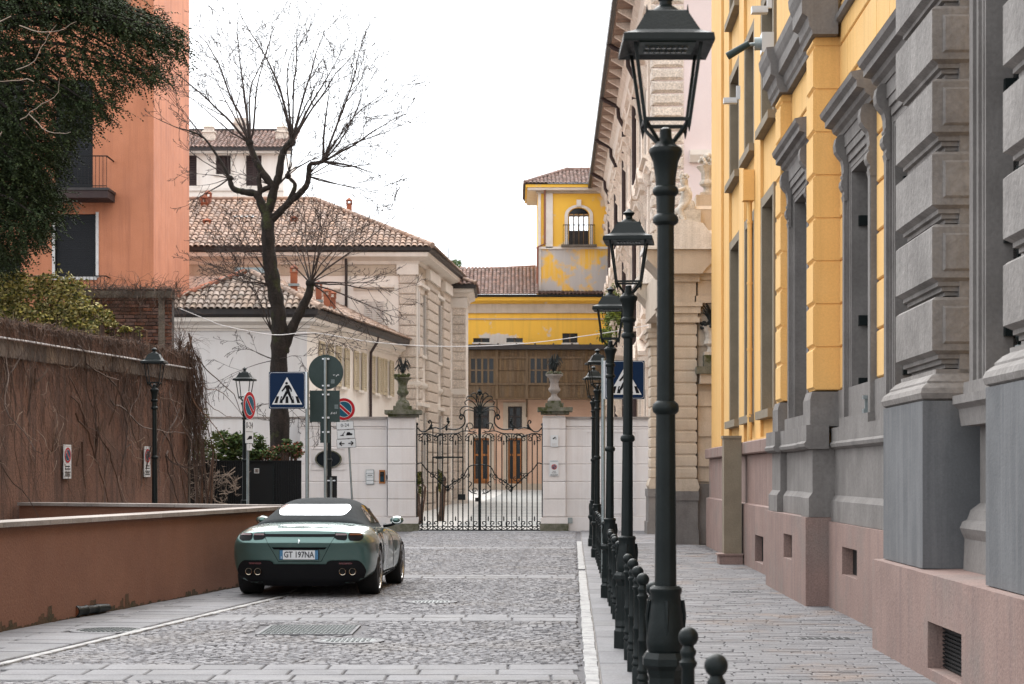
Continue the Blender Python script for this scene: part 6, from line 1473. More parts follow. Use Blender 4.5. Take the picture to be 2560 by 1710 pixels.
# ---------------------------------------------------------------- trees and plants
def V3(*a): return Vector(a)
def smooth_path(P_, n=4):
    o = []
    for i in range(len(P_)-1):
        a, b, c, d = P_[max(i-1, 0)], P_[i], P_[i+1], P_[min(i+2, len(P_)-1)]
        for k in range(n):
            t = k/n; o.append(.5*((2*b)+(c-a)*t+(2*a-5*b+4*c-d)*t*t+(3*b-a-3*c+d)*t**3))
    o.append(P_[-1]); return o
TR = random.Random(5)
tree = thing('bare_tree', 'tall bare pollarded tree with dark mossy trunk behind the black fence', 'tree', (xs(699, 52), 52, 0))
TY_ = 52.0
def tp(px, py, dy=0): return pt(px, py, TY_+dy)
bk = MB(); tw_ = MB()
def limb(pts, r0, r1, n=10, dys=None):
    P_ = [tp(p[0], p[1], (p[2] if len(p) > 2 else 0)) for p in pts]; Q = smooth_path(P_, 5); m = len(Q)
    rr = [(r0+(r1-r0)*i/(m-1))*.78*(1+.05*math.sin(i*2.1)+TR.uniform(-.07, .07)) for i in range(m)]
    bk.tube(Q, rr, n); return Q
gz0 = tp(699, 1350).z
limb([(702, 1372), (700, 1300), (699, 1049), (697, 924), (699, 850), (695, 776), (682, 702), (672, 628), (669, 554), (668, 530)], .36, .195, 14)
limb([(708, 880), (722, 838), (750, 780), (772, 735), (776, 706)], .20, .12, 10)
limb([(669, 545), (655, 514), (641, 486), (612, 480), (583, 471), (573, 443)], .17, .075)
limb([(573, 445), (560, 418), (547, 396), (511, 346), (475, 328), (440, 318), (400, 300, -.3)], .065, .008, 6)
limb([(645, 495), (650, 475), (647, 446), (652, 425)], .11, .06)
limb([(648, 480), (668, 470), (686, 468)], .09, .09)
limb([(668, 535), (677, 507), (686, 468)], .17, .15)
limb([(686, 470), (655, 430), (634, 388), (624, 357)], .13, .095)
limb([(686, 470), (697, 439), (704, 393), (715, 368), (728, 355)], .14, .10)
limb([(672, 556), (692, 537), (722, 507), (751, 482), (769, 457), (774, 414), (790, 408), (808, 404)], .15, .06)
limb([(718, 508), (733, 480), (737, 460), (722, 443), (720, 428)], .09, .045)
bk.ball(tp(624, 357), .11, 10, 8); bk.ball(tp(729, 356), .12, 10, 8); bk.ball(tp(776, 708), .13, 10, 8); bk.ball(tp(575, 446), .09, 8, 6); bk.ball(tp(720, 440), .09, 8, 6)
bk.build('trunk', m_bark, tree, smooth=True)
def twig(p, d, L, r, depth, grav=0., wob=.10):
    n = max(4, int(L/.28)) if depth == 0 else 5
    st = L/n; pts = [Vector(p)]; d = Vector(d).normalized(); rr = [r]; sides = []
    for i in range(n):
        d = (d+Vector((TR.gauss(0, wob), TR.gauss(0, wob), TR.gauss(0, wob)+grav))).normalized()
        pts.append(pts[-1]+d*st); rr.append(max(.0058, r*(1-.78*(i+1)/n)))
        if depth < 3 and i > (n*.15 if depth else n*.2): sides.append((pts[-1].copy(), d.copy(), rr[-1], i/n))
    tw_.tube(pts, rr, 4 if depth == 0 else 3, False)
    for q, dd, r_, f in sides:
        for _ in range(1 if TR.random() < (.8, .85, .6)[depth] else (2 if depth < 2 else 0)):
            ax = dd.orthogonal().normalized(); ax.rotate(Matrix.Rotation(TR.uniform(0, 2*PI), 3, dd))
            nd = (dd*TR.uniform(.6, 1.2)+ax*TR.uniform(.5, .9)); nd.y *= .7
            twig(q, nd, L*(1-f*.55)*(.62, .5, .45)[depth]*TR.uniform(.45, 1.15), max(.0068, r_*.58), depth+1, grav*.3+.01, wob*1.3)
def shoots(px, py, targets, r=.028, grav=.0):
    p = tp(px, py)
    for tx_, ty_ in targets:
        q = tp(tx_, ty_, TR.uniform(-1.6, 1.6)); v = q-p; twig(p, v, v.length, r*TR.uniform(.7, 1.15), 0, grav, .075)
shoots(624, 357, [(575, 20), (618, 30), (520, 80), (445, 160), (606, 200), (460, 260), (690, 125), (560, 140), (500, 190)], .036)
shoots(729, 356, [(661, 20), (745, 15), (800, 60), (690, 190), (870, 95), (720, 120), (790, 190), (850, 150)], .036)
shoots(808, 404, [(905, 130), (840, 210), (1000, 185), (870, 240), (990, 285), (940, 120), (930, 420), (950, 440), (960, 150), (1010, 290)], .034)
shoots(722, 428, [(745, 290), (775, 350), (705, 330), (830, 380)], .02)
shoots(769, 440, [(900, 340), (930, 400), (960, 510), (940, 480), (880, 300), (850, 330), (950, 370)], .02, .01)
shoots(690, 468, [(790, 330), (870, 300), (640, 400), (560, 420), (600, 440)], .018)
shoots(573, 446, [(500, 470), (470, 420), (520, 390), (450, 360), (560, 350), (480, 520)], .02)
shoots(511, 346, [(400, 230), (430, 240), (380, 290), (450, 300)], .014)
shoots(776, 708, [(800, 480), (795, 500), (880, 520), (850, 545), (990, 505), (900, 600), (960, 780), (940, 700), (930, 800), (720, 560), (830, 560), (870, 640), (1000, 740), (760, 590), (810, 620), (700, 640)], .026)
shoots(684, 715, [(600, 560), (560, 620), (500, 650), (540, 680), (480, 700), (620, 600), (590, 520), (520, 700)], .02, .02)
shoots(672, 640, [(740, 560), (600, 610), (560, 650), (720, 640), (780, 640), (500, 620)], .014)
shoots(680, 830, [(645, 760), (610, 680), (580, 620), (640, 700)], .024)
shoots(690, 900, [(545, 915), (620, 880), (600, 850), (760, 890)], .012); shoots(702, 1000, [(760, 1010), (790, 960), (640, 1020), (830, 1090), (770, 1060)], .011); shoots(704, 1050, [(780, 1040), (740, 1000), (650, 1060)], .010)
shoots(725, 838, [(830, 870), (800, 790), (870, 840), (900, 810)], .012)
tw_.build('crown', m_twig, tree)['kind'] = 'stuff'
lf = MB()
def leafq(mb, p, s, rng, flat=.5):
    d = Vector((rng.gauss(0, 1), rng.gauss(0, 1), rng.gauss(0, flat))).normalized()*s; e = d.orthogonal().normalized()*s*.5; e.rotate(Matrix.Rotation(rng.uniform(0, 6.28), 3, d.normalized()))
    mb.add([p-d, p+e, p+d, p-e], [(0, 1, 2, 3)])
# ---- dark yew hanging over the garden wall
yw = thing('yew_tree', 'large dark evergreen yew overhanging the vine wall before the orange house', 'tree', (-11.6, 40.5, 0))
YR = random.Random(3)
t_ = MB(); t_.tube([(-11.6, 40.5, -.1), (-11.5, 40.5, 4), (-11.55, 40.4, 8), (-11.3, 40.3, 12.5)], [.34, .28, .22, .1], 10)
EDGE = [(-60, 300), (0, 335), (40, 405), (62, 440), (110, 452), (150, 448), (190, 415), (215, 350), (240, 305), (280, 262), (330, 225), (370, 165), (420, 150), (455, 150), (490, 165), (530, 160), (560, 140), (600, 105), (640, 62), (665, 10)]
def edge(py):
    for (a, xa), (b, xb) in zip(EDGE, EDGE[1:]):
        if a <= py <= b: return xa+(xb-xa)*(py-a)/(b-a)
    return 0
fo = MB(); st_ = MB()
def spray(p, d, L, droop=.25, dens=1):
    n = max(5, int(L/.055)); d = Vector(d).normalized(); q = Vector(p); side = d.cross(V3(0, 0, 1)).normalized()
    for i in range(n):
        d = (d+V3(0, 0, -droop/n*2.2)+V3(YR.gauss(0, .04), YR.gauss(0, .04), YR.gauss(0, .04))).normalized(); q = q+d*(L/n)
        f = 1-.5*i/n
        for s in (-1, 1):
            for _ in range(dens):
                nd = (d*.7+side*s*YR.uniform(.4, 1.1)+V3(0, 0, YR.gauss(-.12, .3))).normalized()*YR.uniform(.055, .11)*f; w_ = nd.cross(V3(YR.gauss(0, .5), YR.gauss(0, .5), 1)).normalized()*.019
                fo.add([q, q+nd*.5+w_, q+nd, q+nd*.5-w_], [(0, 1, 2, 3)])
limbs = []
for k in range(64):
    py = YR.uniform(-50, 620); ex = edge(py); Yd = YR.uniform(38.6, 41.6); tip = pt(ex-YR.random()**2*130, py, Yd); base = V3(-11.5, 40.5, tip.z+YR.uniform(.2, 1.6))
    pth = smooth_path([base, (base*.5+tip*.5)+V3(0, YR.uniform(-.3, .3), .35), tip], 8); t_.tube(pth, [.06*(1-.85*i/16) for i in range(len(pth))], 5, False)
    for i, q in enumerate(pth[3:]):
        for _ in range(5):
            dv = V3(YR.uniform(-.2, 1), YR.gauss(0, .7), YR.uniform(-.7, .25)); spray(q+V3(YR.gauss(0, .1), YR.gauss(0, .12), YR.gauss(0, .1)), dv, YR.uniform(.25, .55), .3)
    spray(pth[-1], V3(1, YR.gauss(0, .3), -.15), .45, .3); spray(pth[-1], V3(.8, .4, -.4), .35, .3)
for k in range(5600):
    py = YR.uniform(-60, 655); px = edge(py)-(.03+.97*YR.random())*(edge(py)+70); spray(pt(px-15, py, YR.uniform(38.7, 41.8)), V3(YR.uniform(-.1, 1), YR.gauss(0, .6), YR.uniform(-.8, .2)), YR.uniform(.25, .5), .35)
t_.build('trunk', m_bark, yw); fo.build('crown', m_yew, yw)['kind'] = 'stuff'
for k in range(7):
    p = pt(YR.uniform(-20, 160), YR.uniform(20, 330), 38.3); pts = [p]; d = V3(YR.gauss(0, 1), -.1, YR.gauss(-.2, .8)).normalized()
    for i in range(9): d = (d+V3(YR.gauss(0, .25), YR.gauss(0, .05), YR.gauss(-.05, .25))).normalized(); pts.append(pts[-1]+d*.14)
    st_.tube(pts, [.010*(1-.07*i) for i in range(10)], 4, False)
st_.build('dead_twigs', m_vine_pale, yw)['kind'] = 'stuff'
# ---- shrubs
def shrub(name, label, blobs, Yd, n, mat, s, seed, mat2=None, root=None, stems=True, group=None):
    r = random.Random(seed); c0 = pt(blobs[0][0], blobs[0][1], Yd)
    t = thing(name, label, 'shrub', (c0.x, Yd, 0), group); f = MB(); f2 = MB(); sm_ = MB()
    tot = sum(b[2]*b[3] for b in blobs)
    for bx, by, rx, ry in blobs:
        c = pt(bx, by, Yd); ax, az = rx/F*Yd, ry/F*Yd; m = int(n*rx*ry/tot); tuf = [V3(r.uniform(-1, 1), r.uniform(-1, 1), r.uniform(-1, 1))*.95 for _ in range(max(4, int(rx*ry/90)))]
        for k in range(m):
            u = V3(r.gauss(0, .52), r.gauss(0, .5), r.gauss(0, .5)); q_ = tuf[r.randrange(len(tuf))]; u = u*.35+q_
            p = c+V3(u.x*ax, u.y*ax*.6, u.z*az)
            leafq(f2 if mat2 and r.random() < .3 else f, p, s*r.uniform(.7, 1.3), r)
        if stems:
            for k in range(5): sm_.tube([V3(c.x+r.uniform(-.1, .1), Yd, 0), V3(c.x+r.uniform(-.2, .2), Yd, c.z-az*.5), c+V3(r.uniform(-ax, ax)*.7, 0, r.uniform(0, az)*.9)], [.03, .022, .006], 4, False)
    f.build('foliage', mat, t)['kind'] = 'stuff'
    if mat2 and f2.V: f2.build('pale_foliage', mat2, t)['kind'] = 'stuff'
    if stems and sm_.V: sm_.build('stems', m_vine, t)['kind'] = 'stuff'
    return t
m_bush_d = leafmat('olive_leaves', (.10, .115, .035), (.06, .075, .025))
shrub('garden_shrub', 'yellow green shrub spilling over the top of the vine wall', [(60, 760, 75, 55), (150, 730, 60, 50), (20, 720, 50, 35), (190, 800, 55, 40), (110, 800, 90, 35), (240, 800, 28, 22)], 41.5, 10000, m_bush, .045, 8, m_bush_d)
shrub('garden_shrub', 'small yellow leaved shrub in front of the brick garden wall', [(262, 795, 22, 24), (300, 815, 28, 14), (330, 830, 25, 10), (350, 822, 10, 8), (285, 835, 30, 10)], 42.6, 1500, m_bush, .042, 9, m_bush_d)
shrub('nandina_shrub', 'leafy green shrub rising behind the black fence left of the tree', [(575, 1110, 50, 30), (620, 1115, 40, 28), (540, 1130, 50, 22), (650, 1135, 40, 15), (600, 1140, 60, 16)], 48.6, 4600, m_green, .05, 10, m_bush_d)
shrub('nandina_shrub', 'green shrub with reddish leaf tips at the foot of the bare tree', [(700, 1130, 40, 20), (720, 1125, 30, 20), (740, 1115, 14, 14)], 48.4, 1900, m_green, .045, 12, m_redleaf)
shrub('twiggy_shrub', 'straggly brown half-bare shrub between vine wall end and fence', [(495, 1085, 25, 55), (515, 1110, 30, 30)], 46.4, 900, m_bush_d, .04, 13)
for px, lb, yy in ((1101, 'small yellowing shrub in the courtyard seen through the wicket', 64), (1050, 'small yellowing shrub in the courtyard beside the gate stile', 62)):
    shrub('courtyard_shrub', lb, [(px, 1205, 5, 26), (px-1, 1190, 4, 16)], yy, 500, m_bush_d, .05, 14+px, m_bush)
# pale bare climber on the black fence
t = thing('bare_climber', 'pale bare twiggy climber growing against the black fence', 'climber', (xs(530, 46.9), 46.95, 0)); b = MB(); r = random.Random(21)
def cl_tw(p, d, L, rad, dep):
    pts = [p]; d = d.normalized(); n = 7
    for i in range(n): d = (d+V3(r.gauss(0, .28), r.gauss(0, .1), r.gauss(.02, .28))).normalized(); pts.append(pts[-1]+d*L/n)
    b.tube(pts, [rad*(1-.7*i/n) for i in range(n+1)], 4, False)
    if dep < 3:
        for q in pts[2:]:
            if r.random() < .6: cl_tw(q, V3(r.gauss(0, 1), r.gauss(-.2, .2), r.gauss(.2, .7)), L*.5, rad*.6, dep+1)
for k in range(9): p = V3(xs(r.uniform(490, 600), 46.9), 46.9, r.uniform(.0, 1.3)); cl_tw(p, V3(r.gauss(.3, .7), -.15, r.uniform(.2, 1)), r.uniform(.5, 1.0), .014, 0)
for k in range(9): p = V3(xs(r.uniform(480, 600), 46.9), 46.95, r.uniform(1.5, 2.0)); cl_tw(p, V3(r.gauss(.3, 1), -.15, r.uniform(-.5, .4)), r.uniform(.3, .6), .011, 1)
b.build('stems', m_vine_pale, t)['kind'] = 'stuff'
# overhead cable
pts = smooth_path([pt(447, 770, 47), pt(520, 800, 47.5), pt(566, 816, 48), pt(684, 837, 49.5), pt(784, 832, 51), pt(932, 855, 53), pt(1100, 866, 54), pt(1298, 860, 55), pt(1495, 835, 56), pt(1632, 811, 57.3)], 6)
MB().tube(pts, .010, 6).top('overhead_cable', m_wire, 'thin white cable strung across the street above the gate', 'cable', smooth=True)
# ---------------------------------------------------------------- road signs
def crossing_sign(post_px, sx0, sx1, sy0, sy1, Yd, label, ptop):
    px = xs(post_px, Yd); t = thing('crossing_sign', label, 'sign', (px, Yd, 0), 'blue pedestrian crossing signs')
    MB().tube([(px, Yd, 0), (px, Yd, zs(ptop, Yd))], .032, 12).build('post', m_galv, t, smooth=True)
    x0, x1, z0, z1 = xs(sx0, Yd), xs(sx1, Yd), zs(sy1, Yd), zs(sy0, Yd); cx, cz, h = (x0+x1)/2, (z0+z1)/2, (z1-z0)/2; w_ = (x1-x0)/2; y = Yd-.05
    e = x1 if px > cx else x0
    MB().box(min(e, px), max(e, px), Yd-.045, Yd+.03, z0, z1).build('bracket', m_alu, t)
    def rr(sw, sh, rad, yy, mat, nm):
        P_ = []
        for qx, qz, a0 in ((1, 1, 0), (-1, 1, 90), (-1, -1, 180), (1, -1, 270)):
            for k in range(5): a = math.radians(a0+k*22.5); P_.append((cx+qx*(sw-rad)+rad*math.cos(a), cz+qz*(sh-rad)+rad*math.sin(a)))
        return MB().prism(P_, yy, yy+.004, 'y').build(nm, mat, t, fix=True)
    MB().box(x0, x1, y, y+.06, z0, z1).build('panel', m_galv, t)
    rr(w_, h, .03, y-.005, m_sblue, 'edge'); rr(w_*.965, h*.965, .04, y-.009, m_swhite, 'border'); rr(w_*.945, h*.945, .037, y-.013, m_sblue, 'field')
    def U(u, v, k): return (cx+u*w_, y-.015-k*.002, cz+v*h)
    def pg(P_, mat, nm, k): MB().poly([U(u, v, k) for u, v in P_]).build(nm, mat, t)
    pg([(-.82, -.77), (.84, -.77), (0, .71)], m_swhite, 'triangle', 0)
    for b0, t0 in ((-.61, -.50), (-.33, -.26), (0, 0), (.33, .26), (.65, .53)): pg([(b0-.085, -.70), (b0+.085, -.70), (t0+.07, -.33), (t0-.07, -.33)], m_sblack, 'stripe', 1)
    n = 14; pg([(-.02+.075*math.cos(2*PI*k/n), .38+.075*math.sin(2*PI*k/n)) for k in range(n)], m_sblack, 'head', 2)
    def seg(a, b_, wa, wb, nm, k=2, mat=m_sblack):
        a = Vector(a); b_ = Vector(b_); d = (b_-a).normalized(); q = Vector((-d.y, d.x)); pg([tuple(a+q*wa), tuple(a-q*wa), tuple(b_-q*wb), tuple(b_+q*wb)], mat, nm, k)
    seg((.02, .28), (.06, -.10), .11, .09, 'torso'); seg((-.05, .24), (-.18, .05), .05, .045, 'arm'); seg((-.18, .06), (-.28, -.06), .045, .04, 'arm'); seg((.10, .24), (.22, .05), .05, .045, 'arm'); seg((.22, .06), (.24, -.08), .04, .035, 'arm')
    for a, b_, nm in (((0, -.08), (-.24, -.52), 'leg'), ((.08, -.08), (.26, -.52), 'leg')): seg(a, b_, .10, .085, 'leg_outline', 2.5, m_swhite); seg(a, b_, .08, .055, nm, 3)
    return t
crossing_sign(768, 673, 764, 930, 1022, 33.0, 'blue pedestrian crossing sign in front of the bare tree trunk', 930)
crossing_sign(1508, 1513, 1611, 902, 998, 30.8, 'blue pedestrian crossing sign among the right-hand street lamps', 895)
# sign backs on one post
Yd = 33.4; px = xs(813.5, Yd)
t = thing('sign_post', 'galvanised post carrying dark round and square sign backs', 'sign', (px, Yd, 0))
MB().tube([(px, Yd, 0), (px, Yd, zs(894, Yd))], .028, 12).build('post', m_galv, t, smooth=True)
c = pt(814, 930, Yd); n = 40
MB().prism([(c.x+.302*math.cos(2*PI*k/n), c.z+.302*math.sin(2*PI*k/n)) for k in range(n)], Yd+.035, Yd+.05, 'y').build('round_back', m_sback, t, fix=True)
MB().box(xs(774, Yd), xs(849, Yd), Yd+.035, Yd+.05, zs(1055, Yd), zs(976, Yd)).build('square_back', m_sback, t); MB().box(xs(800, Yd), xs(824, Yd), Yd+.035, Yd+.05, zs(1107, Yd), zs(1055, Yd)).build('small_back', m_sback, t)
for py in (897, 964, 986, 1044, 1080):
    MB().box(xs(805, Yd), xs(823, Yd), Yd+.01, Yd+.034, zs(py, Yd)-.012, zs(py, Yd)+.012).build('clamp', m_alu, t); MB().box(xs(819, Yd), xs(823.5, Yd), Yd-.005, Yd+.012, zs(py, Yd)-.016, zs(py, Yd)+.016).build('clamp_bolt', m_swhite, t)
rs = random.Random(4)
for X_, Z_ in ((834, 940), (827, 1034)):
    for k in range(5): a = pt(X_+k*3.2, Z_+rs.uniform(-2, 2), Yd+.03); b_ = pt(X_+k*3.2+rs.uniform(-1, 2.5), Z_+rs.uniform(-5, -2), Yd+.03); MB().bar(a, b_, .008).build('scribble_mark', m_swhite, t)
for X_, Z_ in ((827, 950), (836, 1013)):
    for k in range(4): MB().box(xs(X_, Yd), xs(X_+9, Yd), Yd+.031, Yd+.0345, zs(Z_+k*2.6, Yd), zs(Z_+k*2.6-1, Yd)).build('sticker_line', m_galv, t)
lamp(-4.24, 45.0, 'dark street lamp hidden behind the round and square sign backs', 'lamps on the left side')
Yd = 37.5; px = xs(828, Yd); t = thing('low_sign', 'low dark sign back on a short galvanised pole behind the car roof', 'sign', (px, Yd, 0))
MB().tube([(px, Yd, 0), (px, Yd, zs(1194, Yd))], .026, 10).build('post', m_galv, t, smooth=True); MB().box(xs(814, Yd), xs(842, Yd), Yd+.03, Yd+.05, zs(1285, Yd), zs(1190, Yd)).build('panel_back', m_black, t); MB().box(xs(818, Yd), xs(838, Yd), Yd, Yd+.03, zs(1203, Yd), zs(1200, Yd)).build('clamp', m_alu, t)
# tilted tow-away sign
Yd = 40.0; a = pt(888, 1387, Yd); a.z = 0; b_ = pt(866, 1000, Yd+.02); tl = math.atan2(b_.x-a.x, b_.z-a.z)
t = thing('tow_away_sign', 'leaning no-parking sign with 0-24, tow truck and arrow plates', 'sign', a)
MB().tube([a, b_], .021, 10).build('post', m_galv, t, smooth=True)
def plate_m(px, py): return Matrix.Translation(pt(px, py, Yd-.03)) @ Matrix.Rotation(-tl*-1 if False else tl, 4, 'Y')
M = plate_m(860, 1023); fig_noparking(M, (0, 0), .235, t, -.01); MB(M).lathe([(.23, 0), (.23, .001)], (0, 0, 0), 4) if False else None
for (x0, x1, y0, y1, kind) in ((841, 884, 1053, 1074, 0), (843, 887, 1074, 1097, 1), (842, 890, 1097, 1120, 2)):
    M = plate_m((x0+x1)/2, (y0+y1)/2); w_, h = (x1-x0)/2/F*Yd, (y1-y0)/2/F*Yd*.97
    p_ = MB(M).box(-w_, w_, -.01, .004, -h, h).build('plate', m_sblack, t); MB(M).box(-w_*.97, w_*.97, -.013, -.0095, -h*.92, h*.92).build('plate_face', m_swhite, p_)
    if kind == 0: text('0-24', h*1.15, M @ Matrix.Translation((0, -.015, 0)) @ RX, m_sblack, t, 'lettering')
    elif kind == 2:
        for s in (-1, 1):
            for P_ in ([(.75, 0), (.25, .0)],): MB(M).bar((s*w_*.72, -.015, 0), (s*w_*.2, -.015, 0), h*.18).build('arrow', m_sblack, t)
            for q in (-1, 1): MB(M).bar((s*w_*.72, -.015, 0), (s*w_*.48, -.015, q*h*.45), h*.18).build('arrow_head', m_sblack, t)
    else:
        MB(M).poly([(-w_*.65, -.0145, -h*.35), (-w_*.25, -.0145, -h*.35), (-w_*.25, -.0145, -h*.05), (-w_*.65, -.0145, -h*.2)]).build('truck', m_sblack, t); MB(M).bar((-w_*.4, -.0145, -h*.1), (-w_*.1, -.0145, h*.6), h*.12).build('crane', m_sblack, t)
        MB(M).poly([(0, -.0145, -h*.3), (w_*.72, -.0145, -h*.3), (w_*.72, -.0145, h*.1), (w_*.55, -.0145, h*.15), (w_*.42, -.0145, h*.45), (w_*.18, -.0145, h*.45), (w_*.05, -.0145, h*.1)]).build('car', m_sblack, t)
# slanted no-parking sign on its own post by the second left lamp
Yd = 44.4; px = xs(619.5, Yd); t = thing('no_parking_sign', 'no-parking sign turned sideways with white plates beside the black fence', 'sign', (px, Yd, 0))
MB().tube([(px, Yd, 0), (px, Yd, zs(985, Yd))], .030, 10).build('post', m_galv, t, smooth=True)
M = Matrix.Translation((px+.03, Yd-.03, 0)) @ Matrix.Rotation(math.radians(72), 4, 'Z'); zc = zs(1014, Yd); n = 32
MB(M).prism([(.325*math.cos(2*PI*k/n), zc+.325*math.sin(2*PI*k/n)) for k in range(n)], -.012, .004, 'y').build('disc', m_galv, t, fix=True); fig_noparking(M, (0, zc), .325, t, -.014)
for y0, y1, w_ in ((1050, 1108, .2), (1110, 1126, .12)):
    MB(M).box(-w_, w_, -.014, .0, zs(y1, Yd), zs(y0, Yd)).build('plate', m_swhite, t)
MB(M).box(-.18, .18, -.016, -.0141, zs(1080, Yd), zs(1079, Yd)).build('divider', m_sblack, t); text('0-24', .2, M @ Matrix.Translation((0, -.016, zs(1064, Yd))) @ RX, m_sblack, t); text('/', .1, M @ Matrix.Translation((0, -.016, zs(1117, Yd))) @ RX, m_sblack, t)
MB(M).poly([(-.15, -.016, zs(1100, Yd)), (.15, -.016, zs(1097, Yd)), (.12, -.016, zs(1089, Yd)), (-.02, -.016, zs(1090, Yd))]).build('truck', m_sblack, t)
# ---------------------------------------------------------------- the car
CR = thing('sports_car', 'metallic green convertible sports car with black soft top seen from behind', 'car', (-2.80, 26.95, 0))
YAW = math.radians(-3.4)
CM = Matrix.Translation((-2.80, 26.95, 0)) @ Matrix.Rotation(YAW, 4, 'Z') @ Matrix.Translation((0, -1.0, 0))     # car local: x right, y forward from the rear bumper
def carpaint():
    m = bpy.data.materials.new('metallic_green_paint'); m.use_nodes = True; n = m.node_tree.nodes; l = m.node_tree.links; b = n['Principled BSDF']
    b.inputs['Base Color'].default_value = (.078, .145, .130, 1); b.inputs['Metallic'].default_value = .7; b.inputs['Roughness'].default_value = .33; b.inputs['Coat Weight'].default_value = 1; b.inputs['Coat Roughness'].default_value = .02
    t = n.new('ShaderNodeTexNoise'); t.inputs['Scale'].default_value = 900; mr = n.new('ShaderNodeMapRange'); mr.inputs[3].default_value = .26; mr.inputs[4].default_value = .42; l.new(t.outputs['Fac'], mr.inputs[0]); l.new(mr.outputs[0], b.inputs['Roughness']); return m
m_paint = carpaint()
m_fabric = pm('soft_top_fabric', (.030, .034, .036), (.024, .027, .029), 8, rough=.95, bsc=200, grain=.2, bump=.2, spec=.2)
m_rubber = pm('tyre_rubber', (.012, .012, .012), (.018, .018, .018), 8, rough=.8, bsc=60, grain=.2, bump=.1)
m_plastic = flat('black_plastic', (.005, .005, .006), .5, spec=.2); m_gloss = flat('gloss_black', (.003, .003, .004), .3, spec=.12)
m_rim = flat('silver_rim', (.52, .53, .54), .25, metal=.9); m_chrome = flat('chrome', (.75, .75, .74), .08, metal=1); m_bronze = flat('exhaust_tip_metal', (.45, .38, .30), .2, metal=1)
m_red = flat('tail_lamp_red', (.07, .004, .006), .07, spec=.7, coat=1); m_cglass = flat('car_glass', (.012, .016, .016), .03, spec=.8, coat=.6); m_rearglass = flat('rear_window', (.56, .58, .59), .2, metal=.85)
m_plateblue = flat('plate_blue', (.03, .13, .24), .4); m_pblack = flat('plate_text', (.04, .04, .045), .5); m_wellblack = flat('wheel_well', (.004, .004, .004), .9)
ST = [
 (None, [(0,.905),(.36,.900),(.64,.888),(.77,.862),(.852,.81),(.895,.735),(.905,.62),(.89,.46),(.85,.34),(.74,.16),(0,.14)]),
 (.28, [(0,.945),(.36,.940),(.64,.925),(.79,.902),(.885,.848),(.94,.755),(.955,.62),(.94,.44),(.905,.31),(.75,.15),(0,.14)]),
 (.62, [(0,.985),(.36,.980),(.62,.965),(.79,.945),(.895,.885),(.968,.775),(.985,.62),(.975,.44),(.945,.28),(.75,.2),(0,.19)]),
 (1.0, [(0,1.015),(.36,1.01),(.60,.992),(.78,.965),(.895,.898),(.975,.785),(.99,.62),(.982,.44),(.96,.27),(.75,.18),(0,.17)]),
 (1.45, [(0,1.015),(.4,1.005),(.62,.98),(.765,.935),(.865,.875),(.94,.77),(.96,.62),(.95,.42),(.945,.25),(.75,.16),(0,.16)]),
 (2.05, [(0,.98),(.4,.98),(.66,.957),(.765,.905),(.845,.845),(.90,.745),(.913,.6),(.905,.42),(.945,.22),(.75,.15),(0,.15)]),
 (2.75, [(0,.96),(.4,.955),(.66,.932),(.775,.885),(.86,.825),(.912,.735),(.925,.6),(.918,.42),(.945,.22),(.75,.15),(0,.15)]),
 (3.25, [(0,.90),(.4,.895),(.66,.88),(.80,.865),(.90,.805),(.955,.72),(.968,.6),(.958,.42),(.94,.24),(.75,.15),(0,.15)]),
 (3.68, [(0,.82),(.4,.825),(.66,.835),(.80,.83),(.91,.782),(.965,.70),(.975,.58),(.965,.42),(.94,.25),(.75,.16),(0,.16)]),
 (4.25, [(0,.68),(.4,.69),(.62,.70),(.76,.69),(.86,.64),(.91,.56),(.92,.48),(.90,.38),(.86,.26),(.7,.18),(0,.18)]),
 (4.62, [(0,.47),(.3,.47),(.5,.47),(.6,.46),(.66,.45),(.68,.43),(.68,.41),(.66,.37),(.62,.33),(.5,.29),(0,.28)])]
def yrear(x, z):
    K = [(.2, .14), (.34, .09), (.46, .045), (.60, .035), (.69, -.05), (.735, -.035), (.82, .03), (.90, .06), (1, .08)]
    f = K[0][1]
    for (a, fa), (b_, fb_) in zip(K, K[1:]):
        if a <= z <= b_: f = fa+(fb_-fa)*(z-a)/(b_-a)
    return f+.16*(abs(x)/.9)**2.6
vs = []; fs = []; NP = 11
def ringidx(s): return [s*21+i for i in range(21)]
for y, P_ in ST:
    full = [(x, z) for x, z in P_]+[(-x, z) for x, z in P_[-2:0:-1]]          # 11 + 9 = 20, closed ring
    for x, z in full: vs.append((x, yrear(x, z) if y is None else y, z))
NR = 20
for s in range(len(ST)-1):
    for i in range(NR): j = (i+1) % NR; fs.append((s*NR+i, s*NR+j, (s+1)*NR+j, (s+1)*NR+i))
fs.append(tuple((len(ST)-1)*NR+i for i in range(NR)))
fr_ = [1, .56, 0, -.56, -1]
rows = {2: [2, 1, 0, 19, 18]}
P0_ = ST[0][1]
for k in range(3, 9):
    r = [k]
    for f in fr_[1:4]:
        x = P0_[k][0]*f; z = P0_[k][1]+(.012 if k < 6 else 0)*(1-abs(f)); vs.append((x, yrear(x, z), z)); r.append(len(vs)-1)
    r.append(20-k); rows[k] = r
bx = P0_[9][0]; vs.append((bx*.56, yrear(.4, .26), .255)); i1 = len(vs)-1; vs.append((-bx*.56, yrear(.4, .26), .255)); rows[9] = [9, i1, 10, len(vs)-1, 11]
for k in range(2, 9):
    for c in range(4): fs.append((rows[k][c], rows[k][c+1], rows[k+1][c+1], rows[k+1][c]))
fs.append((9, 10, i1)); fs.append((11, len(vs)-1, 10))
me = bpy.data.meshes.new('car_body'); me.from_pydata([tuple(v) for v in vs], [], fs)
bm = bmesh.new(); bm.from_mesh(me); bmesh.ops.recalc_face_normals(bm, faces=bm.faces)
cl_ = bm.edges.layers.float.new('crease_edge')
